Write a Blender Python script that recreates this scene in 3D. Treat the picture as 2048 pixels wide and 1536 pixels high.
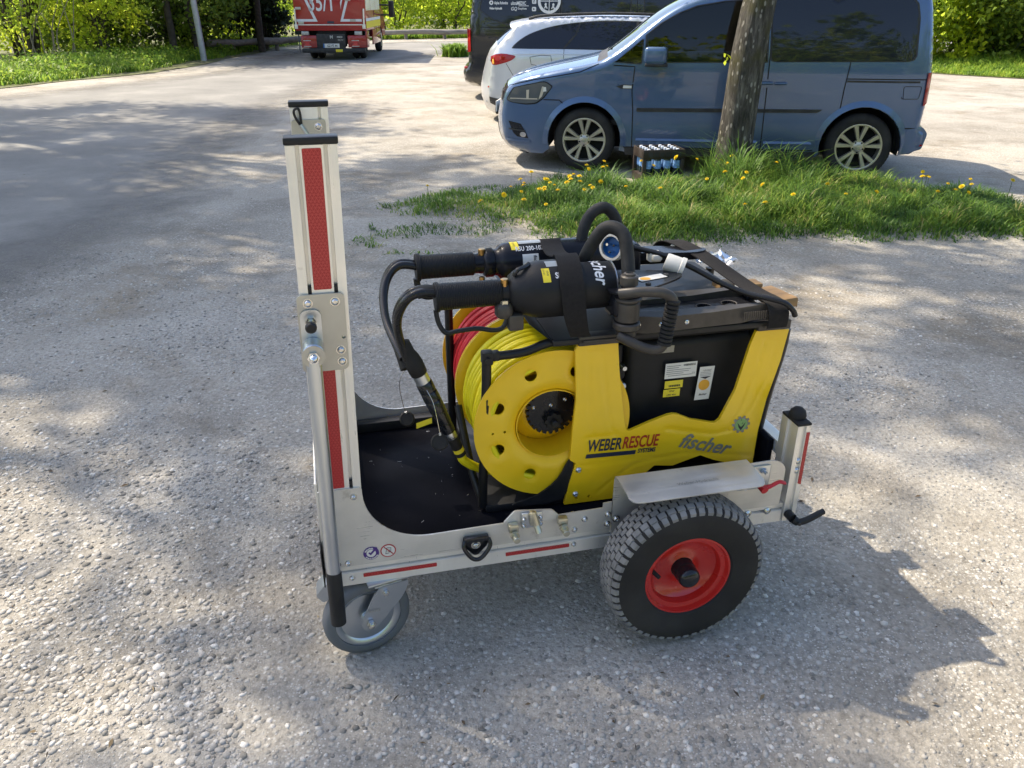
import bpy, bmesh, math, random
import numpy as np
from mathutils import Vector, Matrix
from mathutils.geometry import delaunay_2d_cdt

for o in list(bpy.data.objects): bpy.data.objects.remove(o)
S = bpy.context.scene
COL = S.collection
R = math.radians
rng = np.random.default_rng(7)
random.seed(7)

# ------------------------------------------------------------------ camera
cam = bpy.data.cameras.new("camera")
cam.sensor_width = 36.0
cam.lens = 36.0 * 1600 / 2048
cam.clip_start = 0.05
cam.clip_end = 1500
camo = bpy.data.objects.new("camera", cam)
camo.location = (0, 0, 1.57)
camo.rotation_euler = (R(90 - 25.641), 0, 0)
COL.objects.link(camo)
S.camera = camo

# ------------------------------------------------------------------ light
SUN_AZ, SUN_EL = -31.0, 52.0            # direction the light travels in plan, height of the sun
w = bpy.data.worlds.new("World"); S.world = w; w.use_nodes = True
nt = w.node_tree
bg = nt.nodes["Background"]
sky = nt.nodes.new("ShaderNodeTexSky"); sky.sky_type = 'NISHITA'
sky.sun_disc = False
sky.sun_elevation = R(SUN_EL); sky.sun_rotation = R(270 - SUN_AZ)
sky.air_density = 0.8; sky.dust_density = 2.0; sky.ozone_density = 0.6
nt.links.new(sky.outputs[0], bg.inputs[0]); bg.inputs[1].default_value = 0.145
sd = bpy.data.lights.new("sun", 'SUN'); sd.energy = 3.5; sd.angle = R(0.55); sd.color = (1.0, 0.88, 0.70)
so = bpy.data.objects.new("sun", sd); COL.objects.link(so)
dv = Vector((math.cos(R(SUN_AZ)) * math.cos(R(SUN_EL)), math.sin(R(SUN_AZ)) * math.cos(R(SUN_EL)), -math.sin(R(SUN_EL))))
so.rotation_euler = dv.to_track_quat('-Z', 'Y').to_euler(); so.location = (-8, 6, 12)
S.view_settings.view_transform = 'Standard'; S.view_settings.look = 'None'
S.view_settings.gamma = 1.0; S.view_settings.use_curve_mapping = False
S.view_settings.exposure = 1.30
S.render.engine = 'CYCLES'
S.render.resolution_x = 1024; S.render.resolution_y = 768
S.cycles.max_bounces = 5; S.cycles.diffuse_bounces = 3; S.cycles.glossy_bounces = 3; S.cycles.transmission_bounces = 4; S.cycles.transparent_max_bounces = 4

# ------------------------------------------------------------------ materials
MATS = {}
def node_mat(name):
    m = bpy.data.materials.new(name); m.use_nodes = True
    n = m.node_tree.nodes; b = n["Principled BSDF"]
    MATS[name] = m
    return m, n, m.node_tree.links, b
def M(name, col, rough=0.5, metal=0.0, var=0.12, scale=30.0, bump=0.0, bscale=200.0, coat=0.0, spec=0.5, stretch=None, dust=0.0, trans=0.0):
    """plain procedural surface: noise in colour and gloss, fine relief, optional settled dust"""
    if name in MATS: return MATS[name]
    m, n, L, b = node_mat(name)
    tc = n.new("ShaderNodeTexCoord")
    src = tc.outputs["Object"]
    if stretch:
        mp = n.new("ShaderNodeMapping"); mp.inputs["Scale"].default_value = stretch; L.new(src, mp.inputs[0]); src = mp.outputs[0]
    nz = n.new("ShaderNodeTexNoise"); nz.inputs["Scale"].default_value = scale; nz.inputs["Detail"].default_value = 6
    L.new(src, nz.inputs[0])
    rp = n.new("ShaderNodeValToRGB")
    c0 = [max(0, c * (1 - var)) for c in col[:3]] + [1]; c1 = [min(1, c * (1 + var)) for c in col[:3]] + [1]
    rp.color_ramp.elements[0].position = 0.3; rp.color_ramp.elements[1].position = 0.7
    rp.color_ramp.elements[0].color = c0; rp.color_ramp.elements[1].color = c1
    L.new(nz.outputs["Fac"], rp.inputs[0])
    cout = rp.outputs[0]
    if dust > 0:
        n2 = n.new("ShaderNodeTexNoise"); n2.inputs["Scale"].default_value = scale * .35; n2.inputs["Detail"].default_value = 8; L.new(tc.outputs["Object"], n2.inputs[0])
        r2 = n.new("ShaderNodeValToRGB"); r2.color_ramp.elements[0].position = .45; r2.color_ramp.elements[1].position = .75
        r2.color_ramp.elements[0].color = (0, 0, 0, 1); r2.color_ramp.elements[1].color = (dust, dust, dust, 1); L.new(n2.outputs["Fac"], r2.inputs[0])
        mx = n.new("ShaderNodeMix"); mx.data_type = 'RGBA'; L.new(r2.outputs[0], mx.inputs[0]); L.new(cout, mx.inputs[6]); mx.inputs[7].default_value = (.42, .39, .34, 1)
        cout = mx.outputs[2]
    L.new(cout, b.inputs["Base Color"])
    mr = n.new("ShaderNodeMapRange"); mr.inputs[3].default_value = max(.02, rough * .8); mr.inputs[4].default_value = min(1, rough * 1.25)
    L.new(nz.outputs["Fac"], mr.inputs[0]); L.new(mr.outputs[0], b.inputs["Roughness"])
    b.inputs["Metallic"].default_value = metal
    b.inputs["Coat Weight"].default_value = coat; b.inputs["Coat Roughness"].default_value = .06
    b.inputs["Specular IOR Level"].default_value = spec
    b.inputs["Transmission Weight"].default_value = trans
    if bump > 0:
        nb = n.new("ShaderNodeTexNoise"); nb.inputs["Scale"].default_value = bscale; nb.inputs["Detail"].default_value = 4; L.new(src, nb.inputs[0])
        bp = n.new("ShaderNodeBump"); bp.inputs["Strength"].default_value = bump; bp.inputs["Distance"].default_value = .002
        L.new(nb.outputs["Fac"], bp.inputs["Height"]); L.new(bp.outputs[0], b.inputs["Normal"])
    return m

M('aluminium', (.84, .815, .76), .42, .6, .06, 14, .15, 500, stretch=(1, 1, .08))
M('aluminium_sheet', (.66, .64, .595), .38, .6, .16, 7, .12, 600)
for nm_, st_ in (('aluminium', (220, 220, 2.5)), ('aluminium_sheet', (3, 60, 260))):
    m = MATS[nm_]; n = m.node_tree.nodes; L = m.node_tree.links; b = n["Principled BSDF"]
    tc = n.new("ShaderNodeTexCoord"); mp = n.new("ShaderNodeMapping"); mp.inputs["Scale"].default_value = st_; L.new(tc.outputs["Object"], mp.inputs[0])
    g_ = n.new("ShaderNodeTexNoise"); g_.inputs["Scale"].default_value = 1; g_.inputs["Detail"].default_value = 3; L.new(mp.outputs[0], g_.inputs[0])
    sm = n.new("ShaderNodeTexNoise"); sm.inputs["Scale"].default_value = 11; sm.inputs["Detail"].default_value = 5; L.new(tc.outputs["Object"], sm.inputs[0])
    ad = n.new("ShaderNodeMath"); ad.operation = 'MULTIPLY'; L.new(g_.outputs["Fac"], ad.inputs[0]); L.new(sm.outputs["Fac"], ad.inputs[1])
    mr = n.new("ShaderNodeMapRange"); mr.inputs[1].default_value = .12; mr.inputs[2].default_value = .40; mr.inputs[3].default_value = .26; mr.inputs[4].default_value = .56; L.new(ad.outputs[0], mr.inputs[0]); L.new(mr.outputs[0], b.inputs["Roughness"])
    s2 = n.new("ShaderNodeTexNoise"); s2.inputs["Scale"].default_value = 17; s2.inputs["Detail"].default_value = 7; s2.inputs["Roughness"].default_value = .65; L.new(tc.outputs["Object"], s2.inputs[0])
    rs = n.new("ShaderNodeValToRGB"); rs.color_ramp.elements[0].position = .62; rs.color_ramp.elements[0].color = (1, 1, 1, 1); rs.color_ramp.elements[1].position = .78; rs.color_ramp.elements[1].color = (.55, .53, .50, 1); L.new(s2.outputs["Fac"], rs.inputs[0])
    src_ = b.inputs["Base Color"].links[0].from_socket; mu = n.new("ShaderNodeMix"); mu.data_type = 'RGBA'; mu.blend_type = 'MULTIPLY'; mu.inputs[0].default_value = 1; L.new(src_, mu.inputs[6]); L.new(rs.outputs[0], mu.inputs[7]); L.new(mu.outputs[2], b.inputs["Base Color"])
M('aluminium_slot', (.50, .49, .46), .45, .7, .08, 20)
M('zinc', (.55, .585, .62), .30, .95, .04, 6, .04, 300)
M('zinc_yellow', (.55, .53, .42), .30, .9, .12, 40)
M('steel_bolt', (.66, .65, .62), .25, 1.0, .1, 60)
M('steel_plate', (.46, .455, .42), .38, .75, .08, 18)
M('brass', (.50, .30, .10), .30, .9, .12, 50)
M('black_plastic', (.018, .018, .019), .42, 0, .2, 40, .1, 700, spec=0.3)
M('black_gloss', (.012, .013, .016), .20, 0, .2, 20, .05, 300, coat=.15, spec=.4)
M('black_rubber', (.022, .021, .02), .7, 0, .25, 30, .2, 500, spec=0.25)
M('black_foam', (.018, .018, .018), .55, 0, .25, 60, .5, 900, dust=.05, spec=0.28)
M('tyre', (.026, .0245, .023), .75, 0, .25, 12, .25, 300, dust=.06, spec=0.25)
M('tread', (.20, .197, .19), .9, 0, .3, 20, .3, 300, dust=.35, spec=0.2)
M('tube_paint', (.012, .012, .012), .33, 0, .15, 20, .05, 300, coat=.08, spec=.3)
M('tool_grey', (.066, .059, .052), .42, .3, .2, 30, .2, 200, dust=.08, spec=0.35)
M('tool_black', (.014, .015, .019), .24, .15, .2, 25, .08, 250, coat=.05, spec=.2)
M('tool_dull', (.016, .016, .017), .50, .1, .18, 25, .15, 400, spec=0.3)
M('strap', (.024, .022, .021), .85, 0, .2, 120, .6, 1400, spec=0.15)
M('deck_black', (.0055, .006, .0085), .25, 0, .3, 5, .06, 900, dust=.006, spec=.01)
M('panel_yellow', (.90, .565, .010), .30, 0, .05, 6, .0, 200, coat=.3, dust=.03)
M('reel_yellow', (.90, .56, .010), .34, 0, .05, 8, .0, 200, coat=.25, dust=.03)
M('hose_yellow', (.78, .66, .014), .34, 0, .08, 12, .05, 200, spec=.3)
M('hose_red', (.44, .008, .016), .34, 0, .12, 12, .05, 200, spec=.3)
M('hose_black', (.012, .012, .013), .25, 0, .2, 12, .05, 200, spec=0.4)
M('rim_red', (.52, .020, .014), .26, 0, .06, 9, .04, 150, coat=.4)
M('lever_red', (.45, .014, .02), .35, 0, .1, 20)
M('grey_rubber', (.125, .132, .14), .7, 0, .12, 15, .15, 300, dust=.12)
M('white_plastic', (.66, .64, .58), .4, 0, .06, 30)
M('blue_plastic', (.02, .13, .38), .35, 0, .1, 30)
M('sticker_white', (.72, .70, .64), .5, 0, .04, 30)
M('sticker_silver', (.46, .47, .47), .35, .5, .06, 30)
M('sticker_yellow', (.80, .64, .03), .45, 0, .04, 30)
M('sticker_orange', (.75, .37, .03), .45, 0, .06, 40)
M('sticker_green', (.25, .42, .13), .45, 0, .05, 40)
M('sticker_purple', (.075, .03, .20), .45, 0, .08, 40)
M('sticker_red', (.42, .03, .035), .45, 0, .08, 40)
M('print_dark', (.03, .03, .035), .5, 0, .1, 40)
M('print_navy', (.022, .028, .055), .4, 0, .1, 40)
M('print_red', (.40, .028, .016), .4, 0, .08, 40)
M('print_grey', (.27, .26, .22), .40, .3, .1, 40)
M('print_white', (.70, .71, .72), .5, 0, .04, 40)
M('wood_tan', (.24, .145, .06), .6, 0, .35, 35, .4, 150, stretch=(.3, 1, 1))

# retroreflective tape: red with a fine triangle lattice
m, n, L, b = node_mat('reflex_red')
tc = n.new("ShaderNodeTexCoord"); outs = []
for ang in (0, 60, 120):
    mp = n.new("ShaderNodeMapping"); mp.inputs["Rotation"].default_value = (0, R(ang), 0); mp.inputs["Scale"].default_value = (1, 0, 1); L.new(tc.outputs["Object"], mp.inputs[0])
    sp = n.new("ShaderNodeSeparateXYZ"); L.new(mp.outputs[0], sp.inputs[0])
    a = n.new("ShaderNodeMath"); a.operation = 'MULTIPLY'; a.inputs[1].default_value = 150.0; L.new(sp.outputs[2], a.inputs[0])
    f = n.new("ShaderNodeMath"); f.operation = 'FRACT'; L.new(a.outputs[0], f.inputs[0])
    g = n.new("ShaderNodeMath"); g.operation = 'LESS_THAN'; g.inputs[1].default_value = .16; L.new(f.outputs[0], g.inputs[0]); outs.append(g.outputs[0])
mxa = n.new("ShaderNodeMath"); mxa.operation = 'MAXIMUM'; L.new(outs[0], mxa.inputs[0]); L.new(outs[1], mxa.inputs[1])
mxb = n.new("ShaderNodeMath"); mxb.operation = 'MAXIMUM'; L.new(mxa.outputs[0], mxb.inputs[0]); L.new(outs[2], mxb.inputs[1])
mx = n.new("ShaderNodeMix"); mx.data_type = 'RGBA'; L.new(mxb.outputs[0], mx.inputs[0]); mx.inputs[6].default_value = (.36, .012, .014, 1); mx.inputs[7].default_value = (.52, .05, .045, 1)
L.new(mx.outputs[2], b.inputs["Base Color"]); b.inputs["Roughness"].default_value = .3

# ribbed grip rubber
def rib_mat(name, col, axis, freq, rough=.5):
    m, n, L, b = node_mat(name)
    tc = n.new("ShaderNodeTexCoord"); wv = n.new("ShaderNodeTexWave"); wv.bands_direction = axis; wv.inputs["Scale"].default_value = freq; wv.inputs["Distortion"].default_value = 0
    L.new(tc.outputs["Object"], wv.inputs[0]); bp = n.new("ShaderNodeBump"); bp.inputs["Strength"].default_value = .7; bp.inputs["Distance"].default_value = .002
    L.new(wv.outputs["Fac"], bp.inputs["Height"]); L.new(bp.outputs[0], b.inputs["Normal"])
    b.inputs["Base Color"].default_value = (*col, 1); b.inputs["Roughness"].default_value = rough; b.inputs["Specular IOR Level"].default_value = .25
rib_mat('grip_rib', (.013, .013, .014), 'X', 75)

# car paint
def paint(name, col, metal=.35, rough=.28):
    m, n, L, b = node_mat(name)
    tc = n.new("ShaderNodeTexCoord"); v = n.new("ShaderNodeTexVoronoi"); v.inputs["Scale"].default_value = 900; L.new(tc.outputs["Object"], v.inputs[0])
    nz = n.new("ShaderNodeTexNoise"); nz.inputs["Scale"].default_value = 3; nz.inputs["Detail"].default_value = 8; L.new(tc.outputs["Object"], nz.inputs[0])
    mx = n.new("ShaderNodeMix"); mx.data_type = 'RGBA'; mx.inputs[6].default_value = (*[c * .92 for c in col], 1); mx.inputs[7].default_value = (*[min(1, c * 1.08) for c in col], 1)
    L.new(v.outputs["Color"], mx.inputs[0])
    sp = n.new("ShaderNodeSeparateXYZ"); L.new(tc.outputs["Object"], sp.inputs[0])
    # road dust low on the body: a coating with its own ragged shape
    mr = n.new("ShaderNodeMapRange"); mr.inputs[1].default_value = .55; mr.inputs[2].default_value = .15; mr.inputs[3].default_value = 0; mr.inputs[4].default_value = .5; L.new(sp.outputs[2], mr.inputs[0])
    mu = n.new("ShaderNodeMath"); mu.operation = 'MULTIPLY'; L.new(mr.outputs[0], mu.inputs[0]); L.new(nz.outputs["Fac"], mu.inputs[1])
    m2 = n.new("ShaderNodeMix"); m2.data_type = 'RGBA'; L.new(mu.outputs[0], m2.inputs[0]); L.new(mx.outputs[2], m2.inputs[6]); m2.inputs[7].default_value = (.30, .28, .24, 1)
    L.new(m2.outputs[2], b.inputs["Base Color"])
    b.inputs["Metallic"].default_value = metal; b.inputs["Roughness"].default_value = rough
    b.inputs["Coat Weight"].default_value = .8; b.inputs["Coat Roughness"].default_value = .03; b.inputs["Specular IOR Level"].default_value = .35
paint('paint_blue', (.070, .127, .240), .35, .26)
paint('paint_silver', (.60, .63, .68), .5, .30)
paint('paint_black', (.008, .009, .014), .2, .25)
paint('paint_red', (.33, .012, .010), .0, .5)
def glass(name, col, rough=.02):
    m, n, L, b = node_mat(name)
    nz = n.new("ShaderNodeTexNoise"); nz.inputs["Scale"].default_value = 6
    mr = n.new("ShaderNodeMapRange"); mr.inputs[3].default_value = rough; mr.inputs[4].default_value = rough + .02; L.new(nz.outputs["Fac"], mr.inputs[0]); L.new(mr.outputs[0], b.inputs["Roughness"])
    b.inputs["Base Color"].default_value = (*col, 1); b.inputs["Specular IOR Level"].default_value = .4
glass('glass_dark', (.013, .016, .026)); glass('glass_green', (.030, .042, .036)); glass('glass_lamp', (.10, .11, .11)); glass('glass_red', (.34, .008, .012)); glass('glass_redlight', (.55, .05, .05))
m, n, L, b = node_mat('glass_clear')
b.inputs["Base Color"].default_value = (.78, .86, .82, 1); b.inputs["Roughness"].default_value = .02; b.inputs["Transmission Weight"].default_value = 1.0; b.inputs["IOR"].default_value = 1.05; b.inputs["Specular IOR Level"].default_value = .6; b.inputs["Coat Weight"].default_value = .8; b.inputs["Coat Roughness"].default_value = .01
M('chrome', (.75, .76, .77), .12, 1.0, .04, 20)
M('alloy', (.56, .52, .45), .34, .75, .06, 20)
M('trim_black', (.020, .020, .021), .55, 0, .2, 30, .1, 500, dust=.08)
M('void_black', (.006, .006, .006), .9, 0, .1, 20)
M('seat_grey', (.06, .06, .065), .85, 0, .2, 60)
M('trim_light', (.42, .43, .41), .6, 0, .1, 20)

# ------------------------------------------------------------------ geometry helpers : all return (verts, faces)
def join(*gs):
    V, F = [], []
    for v, f in gs:
        k = len(V); V += list(v); F += [tuple(i + k for i in q) for q in f]
    return V, F
def xf(g, mat):
    return [tuple(mat @ Vector(v)) for v in g[0]], g[1]
def mv(g, x=0, y=0, z=0): return [(a + x, b + y, c + z) for a, b, c in g[0]], g[1]
def bx(x0, x1, y0, y1, z0, z1, bev=0.0, seg=2):
    bm = bmesh.new(); bmesh.ops.create_cube(bm, size=1)
    for v in bm.verts: v.co = ((x0 + x1) / 2 + v.co.x * (x1 - x0), (y0 + y1) / 2 + v.co.y * (y1 - y0), (z0 + z1) / 2 + v.co.z * (z1 - z0))
    if bev > 0: bmesh.ops.bevel(bm, geom=list(bm.edges), offset=bev, segments=seg, affect='EDGES', profile=.5)
    bm.verts.ensure_lookup_table(); r = [tuple(v.co) for v in bm.verts], [tuple(v.index for v in f.verts) for f in bm.faces]
    bm.free(); return r
def catmull(pts, k=6):
    P = [Vector(p) for p in pts]; out = []
    for i in range(len(P) - 1):
        p0 = P[max(0, i - 1)]; p1 = P[i]; p2 = P[i + 1]; p3 = P[min(len(P) - 1, i + 2)]
        for j in range(k):
            t = j / k
            out.append(.5 * ((2 * p1) + (p2 - p0) * t + (2 * p0 - 5 * p1 + 4 * p2 - p3) * t * t + (3 * p1 - p0 - 3 * p2 + p3) * t ** 3))
    out.append(P[-1]); return [tuple(p) for p in out]
def tube(path, rad, n=12, cap=True, flat=None, up=None):
    """swept round (or flat = (a,b) elliptic) section; rad scalar or list"""
    P = [Vector(p) for p in path]; m = len(P); V, F = [], []
    rr = rad if isinstance(rad, (list, tuple)) else [rad] * m
    T = [(P[min(i + 1, m - 1)] - P[max(i - 1, 0)]).normalized() for i in range(m)]
    a = Vector(up) if up else (Vector((0, 0, 1)) if abs(T[0].z) < .9 else Vector((1, 0, 0)))
    nrm = (a - T[0] * a.dot(T[0])).normalized()
    for i in range(m):
        nrm = (nrm - T[i] * nrm.dot(T[i])).normalized(); bi = T[i].cross(nrm)
        for k in range(n):
            t = 2 * math.pi * k / n; ca, sa = math.cos(t), math.sin(t)
            if flat: ca *= flat[0]; sa *= flat[1]
            V.append(tuple(P[i] + (nrm * ca + bi * sa) * rr[i]))
    for i in range(m - 1):
        for k in range(n):
            k2 = (k + 1) % n; F.append((i * n + k, i * n + k2, (i + 1) * n + k2, (i + 1) * n + k))
    if cap: F.append(tuple(range(n - 1, -1, -1))); F.append(tuple((m - 1) * n + k for k in range(n)))
    return V, F
def lathe(prof, n=32, axis='Z', o=(0, 0, 0), close=False):
    """profile of (radius, height) turned round an axis through o"""
    V, F = [], []; m = len(prof)
    for r, h in prof:
        for k in range(n):
            t = 2 * math.pi * k / n; c, s = r * math.cos(t), r * math.sin(t)
            p = {'Z': (c, s, h), 'Y': (c, h, s), 'X': (h, c, s)}[axis]
            V.append((p[0] + o[0], p[1] + o[1], p[2] + o[2]))
    for i in range(m - 1 + (1 if close else 0)):
        j = (i + 1) % m
        for k in range(n): k2 = (k + 1) % n; F.append((i * n + k, i * n + k2, j * n + k2, j * n + k))
    if not close:
        if prof[0][0] > 1e-6: F.append(tuple(range(n)))
        if prof[-1][0] > 1e-6: F.append(tuple((m - 1) * n + k for k in range(n - 1, -1, -1)))
    return V, F
def cyl(o, r, h, axis='Y', n=20, ch=0.0):
    p = [(r, 0), (r, h)] if ch <= 0 else [(r - ch, 0), (r, ch), (r, h - ch), (r - ch, h)]
    return lathe(p, n, axis, o)
def inside(px, py, poly):
    c = False; j = len(poly) - 1
    for i in range(len(poly)):
        xi, yi = poly[i]; xj, yj = poly[j]
        if (yi > py) != (yj > py) and px < (xj - xi) * (py - yi) / (yj - yi) + xi: c = not c
        j = i
    return c
def resample(poly, step):
    out = []
    for i in range(len(poly)):
        a = poly[i]; b = poly[(i + 1) % len(poly)]; k = max(1, int(math.ceil(math.hypot(b[0] - a[0], b[1] - a[1]) / step)))
        for j in range(k): out.append((a[0] + (b[0] - a[0]) * j / k, a[1] + (b[1] - a[1]) * j / k))
    return out
def inside_np(x, y, poly):
    P_ = np.asarray(poly, float); c = np.zeros(len(x), bool); j = len(P_) - 1
    for i in range(len(P_)):
        if P_[i, 1] != P_[j, 1]:
            c ^= ((P_[i, 1] > y) != (P_[j, 1] > y)) & (x < (P_[j, 0] - P_[i, 0]) * (y - P_[i, 1]) / (P_[j, 1] - P_[i, 1]) + P_[i, 0])
        j = i
    return c
def tri2d(outline, holes=(), step=None, extra=()):
    rings = [list(outline)] + [list(h) for h in holes]
    if step: rings = [resample(r, step) for r in rings]
    pts, edges = [], []
    for r in rings:
        k = len(pts); pts += r; edges += [(k + i, k + (i + 1) % len(r)) for i in range(len(r))]
    def within(x, y):
        k = inside_np(x, y, rings[0])
        for h in rings[1:]: k &= ~inside_np(x, y, h)
        return k
    if step:
        B = np.array(pts); gx_, gy_ = [], []
        for i, x in enumerate(np.arange(B[:, 0].min() + step / 2, B[:, 0].max(), step)):
            q = np.arange(B[:, 1].min() + step / 2 * (1 + (i % 2)), B[:, 1].max(), step); gx_.append(np.full(len(q), x)); gy_.append(q)
        if gx_:
            gx_ = np.concatenate(gx_); gy_ = np.concatenate(gy_); E = np.array(extra).reshape(-1, 2); tol = np.r_[np.full(len(gx_), step * .45)]
            if len(E): 
                k = within(E[:, 0], E[:, 1]); E = E[k]; B = np.concatenate([B, E]); pts += [tuple(p) for p in E.tolist()]
            k = within(gx_, gy_); gx_, gy_ = gx_[k], gy_[k]
            for c0 in range(0, len(gx_), 2000):
                d = ((B[None, :, 0] - gx_[c0:c0 + 2000, None]) ** 2 + (B[None, :, 1] - gy_[c0:c0 + 2000, None]) ** 2).min(1)
                for x, y, dd in zip(gx_[c0:c0 + 2000].tolist(), gy_[c0:c0 + 2000].tolist(), d):
                    if dd > (step * .45) ** 2: pts.append((x, y))
    v, e, f, *_ = delaunay_2d_cdt([Vector(p) for p in pts], edges, [], 0, 1e-6)
    A = np.array([(p.x, p.y) for p in v]); T = [tuple(q) for q in f]
    c = np.array([A[list(q)].mean(0) for q in T]); k = within(c[:, 0], c[:, 1])
    return [tuple(p) for p in A.tolist()], [t for t, q in zip(T, k) if q]
def sheet(outline, fmap, thick=0.0, holes=(), step=None, extra=()):
    """flat outline with holes, triangulated and carried onto a surface by fmap(u, v, w); w runs over the thickness"""
    P, T = tri2d(outline, holes, step, extra); N = len(P)
    V = [fmap(u, v, 0.0) for u, v in P]; F = list(T)
    if thick:
        V += [fmap(u, v, thick) for u, v in P]; F += [tuple(i + N for i in reversed(t)) for t in T]
        cnt = {}
        for t in T:
            for i in range(3): a, b = t[i], t[(i + 1) % 3]; cnt[(a, b)] = cnt.get((a, b), 0) + 1
        for (a, b) in cnt:
            if (b, a) not in cnt: F.append((b, a, a + N, b + N))
    return V, F
def XZ(y, dy=1): return lambda u, v, w: (u, y + dy * w, v)
def XY(z, dz=1): return lambda u, v, w: (u, v, z + dz * w)
def YZ(x, dx=1): return lambda u, v, w: (x + dx * w, u, v)
def circ(x, y, r, n=20, ry=None, a0=0): return [(x + r * math.cos(a0 + 2 * math.pi * k / n), y + (ry or r) * math.sin(a0 + 2 * math.pi * k / n)) for k in range(n)]
def rrect(x0, x1, y0, y1, r, n=5):
    o = []
    for cx, cy, a in ((x1 - r, y1 - r, 0), (x0 + r, y1 - r, 90), (x0 + r, y0 + r, 180), (x1 - r, y0 + r, 270)):
        for k in range(n + 1): t = R(a + 90 * k / n); o.append((cx + r * math.cos(t), cy + r * math.sin(t)))
    return o
def smooth2(pts, k=4, closed=True):
    """rounds a polygon into a smooth closed curve through its points"""
    out = []; n = len(pts)
    for i in range(n if closed else n - 1):
        p0, p1, p2, p3 = (pts[(i + d) % n] if closed else pts[min(max(i + d, 0), n - 1)] for d in (-1, 0, 1, 2))
        for j in range(k):
            t = j / k
            out.append(tuple(.5 * (2 * p1[c] + (p2[c] - p0[c]) * t + (2 * p0[c] - 5 * p1[c] + 4 * p2[c] - p3[c]) * t * t + (3 * p1[c] - p0[c] - 3 * p2[c] + p3[c]) * t ** 3) for c in (0, 1)))
    if not closed: out.append(tuple(pts[-1]))
    return out
def roundpoly(pts, r, n=4):
    out = []; N = len(pts)
    for i in range(N):
        p = Vector(pts[i]); a = Vector(pts[i - 1]) - p; b = Vector(pts[(i + 1) % N]) - p
        rr = r[i] if isinstance(r, (list, tuple)) else r
        d = min(rr, a.length * .45, b.length * .45)
        if d < 1e-5: out.append(tuple(p)); continue
        s = p + a.normalized() * d; e = p + b.normalized() * d
        for k in range(n + 1): t = k / n; out.append(tuple(s * (1 - t) ** 2 + p * 2 * t * (1 - t) + e * t * t))
    return out
_fc = bpy.data.curves.new('lettering', 'FONT')
_fo = bpy.data.objects.new('lettering', _fc)
COL.objects.link(_fo)
def text(body, size, shear=0.0, weight=0.0, width=1.0, align='LEFT', space=1.0):
    """flat lettering in the u-v plane as (verts2d, faces)"""
    _fc.body = body; _fc.size = size; _fc.shear = shear; _fc.offset = weight; _fc.align_x = align; _fc.space_character = space; _fc.resolution_u = 3
    bpy.context.view_layer.update()
    dg = bpy.context.evaluated_depsgraph_get(); me = bpy.data.meshes.new_from_object(_fo.evaluated_get(dg))
    V = [(v.co.x * width, v.co.y) for v in me.vertices]; F = [tuple(p.vertices) for p in me.polygons]
    bpy.data.meshes.remove(me); return V, F
def put(t, fmap, u0=0, v0=0, rot=0, w=0.0):
    c, s = math.cos(rot), math.sin(rot)
    return [fmap(u0 + u * c - v * s, v0 + u * s + v * c, w) for u, v in t[0]], t[1]

# ------------------------------------------------------------------ objects
def mesh_obj(name, g, mat, smooth=40):
    me = bpy.data.meshes.new(name); me.from_pydata([tuple(v) for v in g[0]], [], [tuple(f) for f in g[1]])
    bm = bmesh.new(); bm.from_mesh(me); bmesh.ops.recalc_face_normals(bm, faces=bm.faces); bm.to_mesh(me); bm.free()
    if smooth:
        me.polygons.foreach_set("use_smooth", [True] * len(me.polygons)); me.set_sharp_from_angle(angle=R(smooth))
    me.materials.append(MATS[mat]); me.update()
    o = bpy.data.objects.new(name, me); COL.objects.link(o); return o
class Thing:
    """a thing in its own frame: an Empty at its base, parts given in frame coordinates"""
    def __init__(s, name, label, cat, frame, base, group=None):
        s.base = Vector(base); s.root = bpy.data.objects.new(name, None); COL.objects.link(s.root)
        s.root.empty_display_size = .05
        s.root.matrix_world = frame @ Matrix.Translation(s.base)
        s.root['label'] = label; s.root['category'] = cat
        if group: s.root['group'] = group
    def add(s, name, g, mat, parent=None, smooth=40, label=None, kind=None):
        o = mesh_obj(name, g, mat, smooth)
        if parent is None: o.parent = s.root; o.location = -s.base
        else: o.parent = parent
        if label: o['label'] = label
        if kind: o['kind'] = kind
        return o
def solo(name, g, mat, label, cat, frame=None, group=None, smooth=40):
    o = mesh_obj(name, g, mat, smooth)
    c = Vector((0, 0, 0))
    if g[0]:
        A = np.array(g[0]); c = Vector(((A[:, 0].min() + A[:, 0].max()) / 2, (A[:, 1].min() + A[:, 1].max()) / 2, A[:, 2].min()))
        o.data.transform(Matrix.Translation(-c))
    o.matrix_world = (frame or Matrix()) @ Matrix.Translation(c)
    o['label'] = label; o['category'] = cat
    if group: o['group'] = group
    return o
def structure(name, g, mat, smooth=40):
    o = mesh_obj(name, g, mat, smooth); o['kind'] = 'structure'; return o
def copy_tree(o, parent=None):
    c = o.copy(); COL.objects.link(c); c.parent = parent
    for ch in o.children: copy_tree(ch, c)
    return c
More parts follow.
